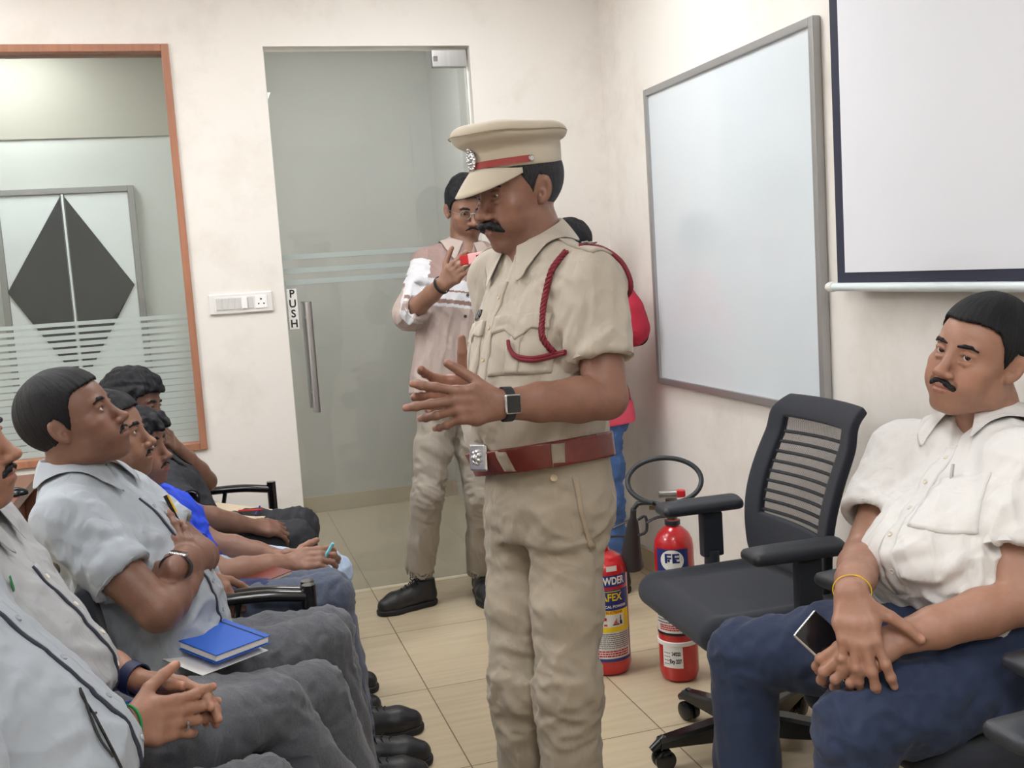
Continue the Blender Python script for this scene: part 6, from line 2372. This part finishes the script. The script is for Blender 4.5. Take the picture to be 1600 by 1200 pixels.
ax = nrm(a['W'] - a['E'])
band('watch_strap', a['W'] - ax * .020, ax, .034, .028, a['x'], .024, MAT['navy_strap'], PB['body'], PB['base'], t=.003)
a = PB['arms'][0]; ax = nrm(a['W'] - a['E'])
band('wrist_thread', a['W'] + ax * .004, ax + V(.1, 0, .1), .035, .030, a['x'], .004, MAT['thread_green'], PB['body'], PB['base'], t=.003)
band('wrist_thread', a['W'] - ax * .030, ax - V(.1, 0, .1), .036, .031, a['x'], .004, MAT['thread_green'], PB['body'], PB['base'], t=.003)
band('wrist_band', a['W'] - ax * .022, ax, .036, .031, a['x'], .009, MAT['thread_black'], PB['body'], PB['base'], t=.003)
# ring on the ring finger
y, n, x = a['y'], a['n'], a['x']
fr = a['W'] + y * .104 - x * .018 + n * -.004
d0 = nrm(y * math.cos(R_(18 + 3)) - n * math.sin(R_(18 + 3)) - x * .09)
band('ring', fr, d0, .0108, .0108, x, .005, MAT['silver'], PB['body'], PB['base'], t=.0012)


# A: nearest, head outside the frame
def arms_a(P):
    return [dict(side='R', S=P['SR'], E=P['SR'] + V(.10, -.05, -.26), W=P['SR'] + V(.30, .08, -.36), hd=V(1, .2, -.1), hn=V(0, 0, 1), curls=[(15, 20, 12)] * 4),
            dict(side='L', S=P['SL'], E=P['SL'] + V(.08, .0, -.27), W=P['SL'] + V(.27, -.20, -.40), hd=V(.9, -.5, -.1), hn=V(.0, 0, 1), curls=[(15, 20, 12)] * 4)]


PA = seated('nearest seated man in a grey shirt with spectacles hung from his pocket', 1.52, (.24, .12, .075),
            dict(stubble=.25, moustache='thin', hair=dict(HAIR_SHORT)), arms=arms_a, shirt='grey_shirt', belly=.05, h=.0035, wx=1.0, sl=1.0,
            knees=[at(340, 1290, 1.85), at(405, 1240, 2.02)], nb=at(-190, 865, 1.46), pel=at(30, 1385, 1.55), sh=.18)
A, bv = PA['A'], PA['bv']
p0, p1 = PA['nb'] + A[1] * .11 - A[2] * .12, PA['pel'] + A[2] * .02 + A[1] * .17
placket(PA, MAT['grey_shirt'], p0, p1, .034, MAT['button_grey'], n=5, t=.003)
patch('placket_edge', bv, (p1 + A[0] * .018, p1 + A[0] * .024, p0 + A[0] * .024, p0 + A[0] * .018), A[1], MAT['dark_piping'], PA['shirt'], PA['base'], t=.0038, nu=2, nv=40)


# X: second face in the row
def arms_x(P):
    return [dict(side='R', S=P['SR'], E=P['SR'] + V(.14, -.02, -.24), W=at(318, 902, 2.80), hd=at(345, 935, 2.80) - at(318, 902, 2.80), hn=camdir(.3, -.7, .6), curls=[(25, 40, 25)] * 4),
            dict(side='L', S=P['SL'], E=P['SL'] + V(.12, .02, -.25), W=at(326, 890, 2.98), hd=at(350, 930, 2.92) - at(326, 890, 2.98), hn=camdir(.3, .2, .9), curls=[(25, 40, 25)] * 4)]


PX = seated('man in a grey shirt with a moustache, mostly hidden behind the man with crossed arms', 3.02, (.27, .138, .09),
            dict(stubble=.40, nose=1.12, moustache='thin', eye_open=.8, gaze=(-.1, 1, .1), fat=.002, hair=dict(HAIR_SHORT, top=.016, front=.012, wave=.004)),
            yaw=-12, pitch=10, head=at(165, 684, 2.80), nb=at(150, 762, 2.86), sc=1.02, arms=arms_x, trousers='slate_trouser',
            knees=[at(512, 935, 3.0), at(512, 928, 3.12)], foot=[V(.30, 2.92, 0), V(.32, 3.12, 0)], sh=.17, belly=0, wx=.9)


def arms_y(P):
    return [dict(side='R', S=P['SR'], E=at(350, 898, 3.02), W=at(452, 880, 3.16), hd=at(512, 868, 3.2) - at(452, 880, 3.16), hn=camdir(.2, -.65, .7), curls=[(22, 34, 20), (25, 38, 22), (28, 40, 22), (30, 40, 22)]),
            dict(side='L', S=P['SL'], E=at(335, 852, 3.32), W=at(435, 868, 3.34), hd=at(500, 860, 3.26) - at(435, 868, 3.34), hn=camdir(.1, .3, .95), curls=[(22, 34, 20)] * 4)]


PY = seated('young man in a bright blue shirt and pale blue jeans holding a cyan pen', 3.42, (.26, .132, .088),
            dict(stubble=.2, nose=1.0, moustache='thin', jaw=.93, eye_open=.8, gaze=(-.1, 1, .05),
                 hair=dict(HAIR_SHORT, top=.018, front=.022, side=.012, wave=.008, rough=.003, locks=[((.02, .10, .085), (.035, .122, .045), .012), ((-.015, .105, .085), (0, .128, .055), .012), ((.05, .08, .08), (.062, .092, .035), .012), ((-.05, .08, .08), (-.058, .098, .04), .012)],
                           line=dict(z=[.046, .044, .040, .030, .016, -.01, -.02, .006, .022, .008, -.045, -.070, -.078]))),
            yaw=-20, pitch=4, head=at(204, 699, 3.16), nb=at(205, 770, 3.24), sc=1.0, arms=arms_y, shirt='blue_shirt', trousers='light_jeans', collar_=False,
            knees=[at(500, 915, 3.30), at(515, 895, 3.48)], sh=.17, belly=0, wx=.88, foot=[V(.22, 3.32, 0), V(.24, 3.5, 0)])


def arms_z(P):
    return [dict(side='R', S=P['SR'], E=at(302, 806, 3.56), W=at(396, 822, 3.72), hd=at(440, 826, 3.78) - at(396, 822, 3.72), hn=camdir(.1, -.5, .85), curls=[(18, 26, 15)] * 4, fat=1.0),
            dict(side='L', S=P['SL'], E=at(322, 752, 4.10), W=at(276, 700, 3.90), hd=at(256, 678, 3.82) - at(276, 700, 3.90), hn=camdir(.8, -.2, .4), curls=[(60, 70, 40)] * 4, fat=1.0)]


PZ = seated('man in a black polo shirt at the far end leaning his cheek on his fist', 3.92, (.19, .096, .064),
            dict(stubble=.25, nose=1.0, moustache='thin', hair=dict(HAIR_SHORT, top=.036, front=.028, side=.016, wave=.012, rough=.003,
                 line=dict(z=[.056, .055, .050, .036, .016, -.01, -.02, .006, .022, .008, -.045, -.070, -.078]))),
            yaw=-20, pitch=0, roll=6, head=at(205, 638, 3.74), nb=at(235, 722, 3.80), sc=1.02, arms=arms_z, shirt='black_shirt', trousers='black_trouser', collar_=True,
            knees=[at(462, 842, 3.86), at(468, 822, 4.02)], sh=.18, belly=0, wx=.92, foot=[V(.22, 3.84, 0), V(.24, 4.04, 0)], sl=.72)
a = PZ['arms'][0]
C, d, r = a['cuff']
band('cuff_trim', C - d * .004, d, r + .0045, r + .0045, V(0, 0, 1), .008, MAT['stripe_white'], PZ['shirt'], PZ['base'], t=.003)
# ------------------------------------------------------------------ young man filming by the glass door
def photographer():
    P = dict(label='young man in spectacles and striped mauve shirt filming with a phone', skin=(.27, .142, .094), armfat=.88)
    P['base'] = V(*at(700, 590, 4.42)[:2], 0)
    P['M'] = head_axes(camdir(.34, -.94), -16, 0)
    P['O'] = at(727, 326, 4.45); P['sc'] = 1.02
    P['nb'] = at(725, 388, 4.46); P['pel'] = at(705, 600, 4.42)
    P['SR'] = at(668, 412, 4.42); P['SL'] = at(790, 410, 4.52)
    P['arms'] = [dict(side='R', S=P['SR'], E=at(640, 490, 4.32), W=at(694, 442, 4.12), hd=at(735, 400, 4.05) - at(694, 442, 4.12), hn=camdir(-.5, -.7, -.2),
                      curls=[(30, 45, 25), (35, 50, 25), (40, 50, 25), (45, 55, 25)]),
                 dict(side='L', S=P['SL'], E=at(812, 510, 4.50), W=at(800, 590, 4.40), hd=V(0, 0, -1), hn=camdir(1, 0), curls=[(18, 25, 15)] * 4)]
    P['face'] = dict(stubble=.45, nose=1.0, jaw=.94, eye_open=.7, gaze=(0, 1, -.3), moustache='thin', hair=dict(HAIR_SHORT, top=.034, front=.018, wave=.005, side=.008))
    P['h'] = .0034
    make_person(P)
    make_shirt(P, 'shirt', [MAT['mauve_pale'], MAT['mauve_shirt'], MAT['stripe_white'], MAT['stripe_brown']], zlo=-.10, wx=.94, belly=.0, sl=1.22, r0=.062, r1=.060, long={'R': .056, 'L': .05}, h=.0042, off=.012,
               fold=[(at(690, 520, 4.3), (.2, .2, .2), (.3, 0, 1), 14, .008, 1.0), (at(640, 480, 4.3), (.1, .1, .1), (.5, 0, 1), 22, .006, 2.0)])
    me = P['shirt'].data
    A, L = P['A'], P['L']
    # colour blocks: mauve yoke, white band, brown lines, pale lower part
    import numpy as _n
    co = _n.zeros(len(me.vertices) * 3); me.vertices.foreach_get('co', co); co = co.reshape(-1, 3) + P['base']
    cen = _n.array([co[list(p.vertices)].mean(0) for p in me.polygons])
    z = (cen - P['nb']) @ A[2]
    a = P['arms'][0]
    lat = (cen - P['nb']) @ A[0]
    idx = _n.zeros(len(cen), int)
    idx[z > -.16] = 1
    idx[(z <= -.16) & (z > -.245)] = 2
    idx[(z <= -.205) & (z > -.213)] = 3
    idx[(z <= -.245) & (z > -.262)] = 3
    idx[(z <= -.262) & (z > -.275)] = 2
    # sleeves carry the same blocks measured along the arm
    for a in P['arms']:
        ax = nrm(a['E'] - a['S']); t = (cen - a['S']) @ ax
        d = _n.linalg.norm(cen - a['S'] - t[:, None] * ax, axis=1)
        m = (d < .075) & (t > .02) & (_n.abs(lat) > .145)
        sub = _n.zeros(len(cen), int); sub[t < .05] = 1; sub[(t >= .05) & (t < .135)] = 2; sub[(t > .090) & (t < .098)] = 3; sub[(t >= .135) & (t < .15)] = 3
        ax2 = nrm(a['W'] - a['E']); t2 = (cen - a['E']) @ ax2
        sub[(t2 > .028)] = 2
        idx[m] = sub[m]
    me.polygons.foreach_set('material_index', idx.astype(_n.int32))
    base = P['base']
    legs = [(at(686, 628, 4.42), at(668, 775, 4.36), at(655, 893, 4.50)), (at(732, 628, 4.46), at(752, 775, 4.42), at(752, 893, 4.60))]
    make_trousers(P, 'trousers', MAT['taupe_trouser'], legs, hip_r=(.150, .112), rt=.076, rk=.060, ra=.062, top=.06, h=.007, fold=knee_folds(legs, .007))
    f1 = at(625, 955, 4.466); f1[2] = 0
    a2 = V(legs[0][2][0], legs[0][2][1], 0); d = nrm(V(f1[0], f1[1], 0) - a2)
    make_shoe('shoe', a2 - d * .07, a2 + d * .20, P['body'], base)
    a2 = V(legs[1][2][0], legs[1][2][1], 0); d = nrm(V(-.10, -1, 0))
    make_shoe('shoe', a2 - d * .07, a2 + d * .20, P['body'], base)
    Ac = frame(nrm(P['nb'] - P['pel']) + A[1] * .08, A[1])
    collar('collar', P['nb'] - A[2] * .016, Ac, MAT['mauve_pale'], P['shirt'], base, r=(.062, .066), open_=20, hb=.070, hf=.036, fall=.054, tip=.044, flare=.020, spread=.024, bv=P['bv'])
    top, bot = P['nb'] + A[1] * .10 - A[2] * .08, P['pel'] - A[2] * .05 + A[1] * .14
    for i in range(6):
        button(P['bv'], top + (bot - top) * (i + .6) / 6.3, A[1], MAT['button_dark'], P['shirt'], base, .0065)
    a = P['arms'][0]; ax = nrm(a['W'] - a['E'])
    band('wrist_band', a['W'] - ax * .02, ax, .034, .029, a['x'], .012, MAT['thread_black'], P['body'], base, t=.003)
    d0 = nrm(a['y'] * math.cos(R_(40)) - a['n'] * math.sin(R_(40)))
    band('ring', a['W'] + a['y'] * .102 - a['x'] * .0115 - a['n'] * .012, d0, .0108, .0108, a['x'], .005, MAT['brass'], P['body'], base, t=.0012)
    # spectacles
    M, O, sc = P['M'], P['O'], P['sc']
    H = lambda x, y, z: O + (V(x, y, z) * sc) @ M
    sp = MB()
    rims = []
    for q in (-1, 1):
        sp.tube([H(q * .033 + .024 * math.cos(a), .104 - .006 * math.cos(a) * q * q * 0 - abs(math.cos(a)) * .002, -.004 + .019 * math.sin(a) * (1.0)) for a in np.linspace(0, 2 * math.pi, 28, endpoint=False)], .0013, 6, close=True)
        sp.tube([H(q * .057, .101, .002), H(q * .072, .085, .003), H(q * .080, .010, .002), H(q * .080, -.012, -.010)], .0014, 6)
    sp.tube([H(-.010, .105, .0), H(0, .108, .003), H(.010, .105, .0)], .0013, 6)
    fr = sp.build('spectacles', MAT['steel'], P['body'], base)
    for q in (-1, 1):
        ln = MB(); ln.prism([H(q * .033 + .0235 * math.cos(a), .1035 - abs(math.cos(a)) * .002, -.004 + .0185 * math.sin(a)) for a in np.linspace(0, 2 * math.pi, 28, endpoint=False)], H(0, 1, 0) - H(0, 0, 0), .0008)
        ln.build('lens', MAT['spectacle_glass'], fr, base)
    # phone held up sideways
    c = at(733, 405, 4.02)
    y = camdir(.97, -.2, .10); n = camdir(.15, -.95, .15); n = nrm(n - nrm(y) * (n @ nrm(y)))
    T = mat4(np.stack([np.cross(nrm(y), n), nrm(y), n]), c)
    ph = tag(empty('mobile_phone', c), 'red and pink phone held up sideways by the man filming', 'phone')
    MB().box((-.019, -.036, -.004), (.019, .010, .004), .006, 3, M=T).build('case', MAT['red_phone'], ph, c)
    MB().box((-.021, -.005, -.0045), (.021, .072, .0045), .006, 3, M=T).build('back_cover', MAT['pink_phone'], ph, c)
    MB().box((-.010, .030, .0040), (.008, .066, .0062), .004, 3, M=T).build('camera_bump', MAT['screen_black'], ph, c)
    return P


PH = photographer()


# ------------------------------------------------------------------ person almost hidden behind the officer
def hidden():
    P = dict(label='dark-haired person in red top and blue jeans hidden behind the officer', skin=(.23, .118, .075))
    P['base'] = V(*at(932, 640, 4.52)[:2], 0)
    P['M'] = head_axes(camdir(-.8, .3), -6, 0)
    P['O'] = at(890, 390, 4.52); P['sc'] = .96
    P['nb'] = at(900, 446, 4.52); P['pel'] = at(932, 640, 4.52)
    P['SL'] = at(862, 470, 4.40); P['SR'] = at(940, 470, 4.64)
    P['SL'], P['SR'] = at(950, 470, 4.42), at(868, 465, 4.62)
    P['arms'] = [dict(side='L', S=P['SL'], E=at(952, 560, 4.38), W=at(900, 600, 4.20), hd=camdir(-1, -.2), hn=camdir(0, -.5, .8), curls=[(20, 30, 20)] * 4),
                 dict(side='R', S=P['SR'], E=at(862, 560, 4.6), W=at(850, 600, 4.4), hd=camdir(-1, -.2), hn=camdir(0, .3, .9), curls=[(20, 30, 20)] * 4)]
    P['face'] = dict(stubble=.1, hair=dict(HAIR_SHORT, top=.03, front=.02, side=.012, wave=.006))
    P['h'] = .005
    make_person(P)
    make_shirt(P, 'shirt', MAT['red_cloth'], zlo=-.10, wx=.85, sl=.75, h=.008, off=.012, r0=.060, r1=.060)
    base = P['base']
    legs = [(at(940, 670, 4.46), at(950, 790, 4.46), at(958, 880, 4.50)), (at(915, 670, 4.58), at(915, 790, 4.58), at(920, 880, 4.62))]
    make_trousers(P, 'jeans', MAT['blue_jeans'], legs, hip_r=(.14, .11), rt=.076, rk=.062, ra=.060, top=.07, h=.008, fold=knee_folds(legs, .008))
    d = nrm(V(*camdir(-.8, -.3)))
    for hp, kn, an in legs:
        a2 = V(an[0], an[1], 0)
        make_shoe('shoe', a2 - d * .07, a2 + d * .18, P['body'], base)
    A = P['A']
    s = Shape(); torso_loft(s, P['pel'], P['nb'], nrm(P['SR'] - P['SL']), .85, 1.0, 0, off=.018)
    s.cut(P['pel'] + A[2] * .02, A[2]); s.cut(P['pel'] - A[2] * .075, -A[2])
    v, f = s.mesh(.007, 2)
    link('shirt_hem', npmesh('shirt_hem', v, f, base), MAT['pink_cloth'], P['body'])
    return P


HP = hidden()
c = at(982, 492, 4.40)
bp = tag(empty('backpack', c), 'small red backpack with dark edging showing past the officer\'s elbow', 'backpack')
u = V(0, 0, 1); r_ = camdir(1, 0); f_ = camdir(0, 1)
s = Shape()
s.chain([c + r_ * -.03 + u * .12, c + u * .02, c + r_ * .015 - u * .06], [.045, .060, .068], k=.03)
s.ell(c + r_ * .012 - u * .055, (.066, .062, .070), k=.03)
v, f = s.mesh(.005, 2)
link('bag_body', npmesh('bag_body', v, f, c), MAT['red_cloth'], bp)
MB().tube(bez([c + r_ * -.07 + u * .20, c + r_ * .0 + u * .13, c + r_ * .058 + u * .03, c + r_ * .078 - u * .06, c + r_ * .060 - u * .118, c + r_ * .0 - u * .13], 40), .007, 8).build('dark_edging', MAT['thread_black'], bp, c)
MB().tube(bez([c + r_ * -.11 + u * .235, c + r_ * -.06 + u * .19, c + r_ * -.03 + u * .13], 16), .014, 10, flat=(1, .5)).build('strap', MAT['maroon_cord'], bp, c)

# ------------------------------------------------------------------ things on laps
def slab(name, c, x, y, hx, hy, t, mat_, label=None, cat=None, bev=.002, parent=None, base=None, z0=0.0, group=None):
    x = nrm(x); n = nrm(np.cross(x, y)); y = np.cross(n, x)
    T = mat4(np.stack([x, y, n]), c)
    o = MB().box((-hx, -hy, z0), (hx, hy, z0 + t), bev, 2, M=T).build(name, MAT[mat_], parent, base if parent is not None else np.asarray(c))
    if label:
        tag(o, label, cat, group)
    return o, T


n1 = at(335, 1003, 2.40)
ex, ey = at(420, 990, 2.46) - at(312, 1030, 2.30), at(325, 972, 2.52) - at(300, 1030, 2.30)
nbk = tag(empty('notebook', n1), 'bright blue notebook lying on the lap of the man with crossed arms', 'notebook')
up_ = V(0, 0, 1)
slab('pages', n1, ex, ey, .074, .098, .014, 'paper', parent=nbk, base=n1, z0=.002)
slab('cover', n1, ex, ey, .077, .101, .003, 'blue_cover', parent=nbk, base=n1, z0=.0165)
slab('back_cover', n1, ex, ey, .077, .101, .002, 'blue_cover', parent=nbk, base=n1, z0=-.001)
T_ = slab('elastic_band', n1, ex, ey, .0022, .1015, .0008, 'navy_strap', parent=nbk, base=n1, z0=.0196)[0]
T_.location = np.array(nrm(ex)) * .058
slab('paper_sheet', at(318, 1012, 2.395) - V(0, 0, .006), ex, ey, .092, .112, .0015, 'paper', 'white paper sheets under the blue notebook', 'paper', .0005)
slab('blue_folder', at(196, 1100, 1.97) - V(0, 0, .02), V(1, .3, 0), V(-.2, 1, 0), .05, .05, .006, 'blue_cover', 'dark blue folder under the wrist with the blue watch strap', 'folder')
q = at(402, 908, 3.0)
nb2 = tag(empty('notebook', q), 'thin brown notebook on the pale jeans', 'notebook')
x_, y_ = at(450, 890, 3.05) - at(360, 925, 2.92), V(-.2, 1, 0)
slab('pages', q, x_, y_, .085, .05, .007, 'cardboard', parent=nb2, base=q)
slab('cover', q, x_, y_, .087, .052, .002, 'red_brown_leather', parent=nb2, base=q, z0=.0072)
q = at(515, 858, 3.2)
d_ = nrm(at(521, 850, 3.2) - at(508, 872, 3.2))
pn = tag(empty('pen', q), 'cyan pen in the hand of the man in blue', 'pen')
MB().tube([q - d_ * .05, q + d_ * .018], [.0045, .0052], 12).build('barrel', MAT['cyan_pen'], pn, q)
MB().lathe([(0, 0), (.0052, 0), (.0052, .002), (.003, .004), (0, .004)], q + d_ * .018, 12, d_).build('end_cap', MAT['cyan_pen'], pn, q)
q = at(372, 800, 3.95)
slab('folder', q, at(410, 800, 3.95) - at(330, 790, 3.95), V(-.25, 1, .1), .11, .09, .004, 'cardboard', 'beige cardboard folder on the lap of the man in black', 'folder')
for px, py, m_, lab in ((392, 802, 'ink_red', 'red pen on the beige folder'), (403, 803, 'label_blue', 'blue pen on the beige folder')):
    q = at(px, py, 3.90) + V(0, 0, .012); d_ = nrm(V(.8, -.5, .05) if m_ == 'ink_red' else V(.2, .9, .1))
    tag(MB().tube([q - d_ * .05, q + d_ * .05], .0035, 10).build('pen', MAT[m_], base=q), lab, 'pen', 'pens on the beige folder')
# dark blue cloth bag between two laps
q = at(368, 915, 2.92)
s = Shape(); s.ell(q - V(0, 0, .03), (.10, .07, .035)); s.ell(q + V(.05, 0, -.03), (.07, .06, .03), k=.02)
v, f = s.mesh(.006, 2); n = vnormals(v, f); v = folds(v, n, q, (.15, .15, .1), (1, .3, .4), 26, .006)
tag(link('cloth_bag', npmesh('cloth_bag', v, f, q), MAT['navy_bag'], base=q), 'navy cloth bag on the slate trousers behind the black armrest', 'bag')

# spectacles hanging from the nearest man's shirt
A, bv, base = PA['A'], PA['bv'], PA['base']
def oncl(px, py, d=1.5, l=.006):
    q, n = on_cloth(bv, at(px, py, d), A[1] - V(CF[0], CF[1], CF[2]) * .6 + V(0, 0, .3))
    return q + n * l
k0 = oncl(118, 1085)
sg = tag(empty('spectacles', k0), 'thin black spectacles hung by one arm from the nearest man\'s shirt', 'spectacles')
MB().tube(bez([oncl(119, 1078), oncl(108, 1110), oncl(98, 1150), oncl(112, 1185), oncl(128, 1215)], 24), .0020, 8).build('temple_arm', MAT['black_tube'], sg, k0)
MB().tube(bez([oncl(119, 1080), oncl(110, 1102), oncl(122, 1128), oncl(138, 1122)], 20), .0020, 8).build('folded_arm', MAT['black_tube'], sg, k0)
MB().tube(bez([oncl(122, 1128), oncl(128, 1160), oncl(140, 1195), oncl(146, 1225)], 20), .0022, 8).build('rim', MAT['black_tube'], sg, k0)
# small green badge on the chest of the man at the left edge
A, bv, base = PB['A'], PB['bv'], PB['base']
q, n = on_cloth(bv, at(46, 905, 1.8), A[1])
MB().box((-.006, -.014, 0), (.006, .014, .002), .001, M=mat4(np.stack([A[0], A[2], n]), q + n * .004)).build('green_badge', MAT['thread_green'], PB['shirt'], base)
# ------------------------------------------------------------------ camera, sky, view
cam = bpy.data.cameras.new('camera')
co = bpy.data.objects.new('camera', cam); COL.objects.link(co)
cam.sensor_width = 36; cam.sensor_fit = 'HORIZONTAL'; cam.lens = FPX / 1600 * 36
cam.clip_start = .05
M = Matrix.Identity(4)
for i in range(3):
    M[i][0] = CR[i]; M[i][1] = -CD[i]; M[i][2] = -CF[i]; M[i][3] = CAMP[i]
co.matrix_world = M
SC.camera = co
wd = bpy.data.worlds.new('world'); SC.world = wd; wd.use_nodes = True
wd.node_tree.nodes['Background'].inputs[0].default_value = (.8, .85, .9, 1)
wd.node_tree.nodes['Background'].inputs[1].default_value = .3
SC.view_settings.view_transform = 'Standard'
SC.view_settings.look = 'None'
SC.view_settings.gamma = 1
SC.view_settings.use_curve_mapping = False
SC.view_settings.exposure = 0.26
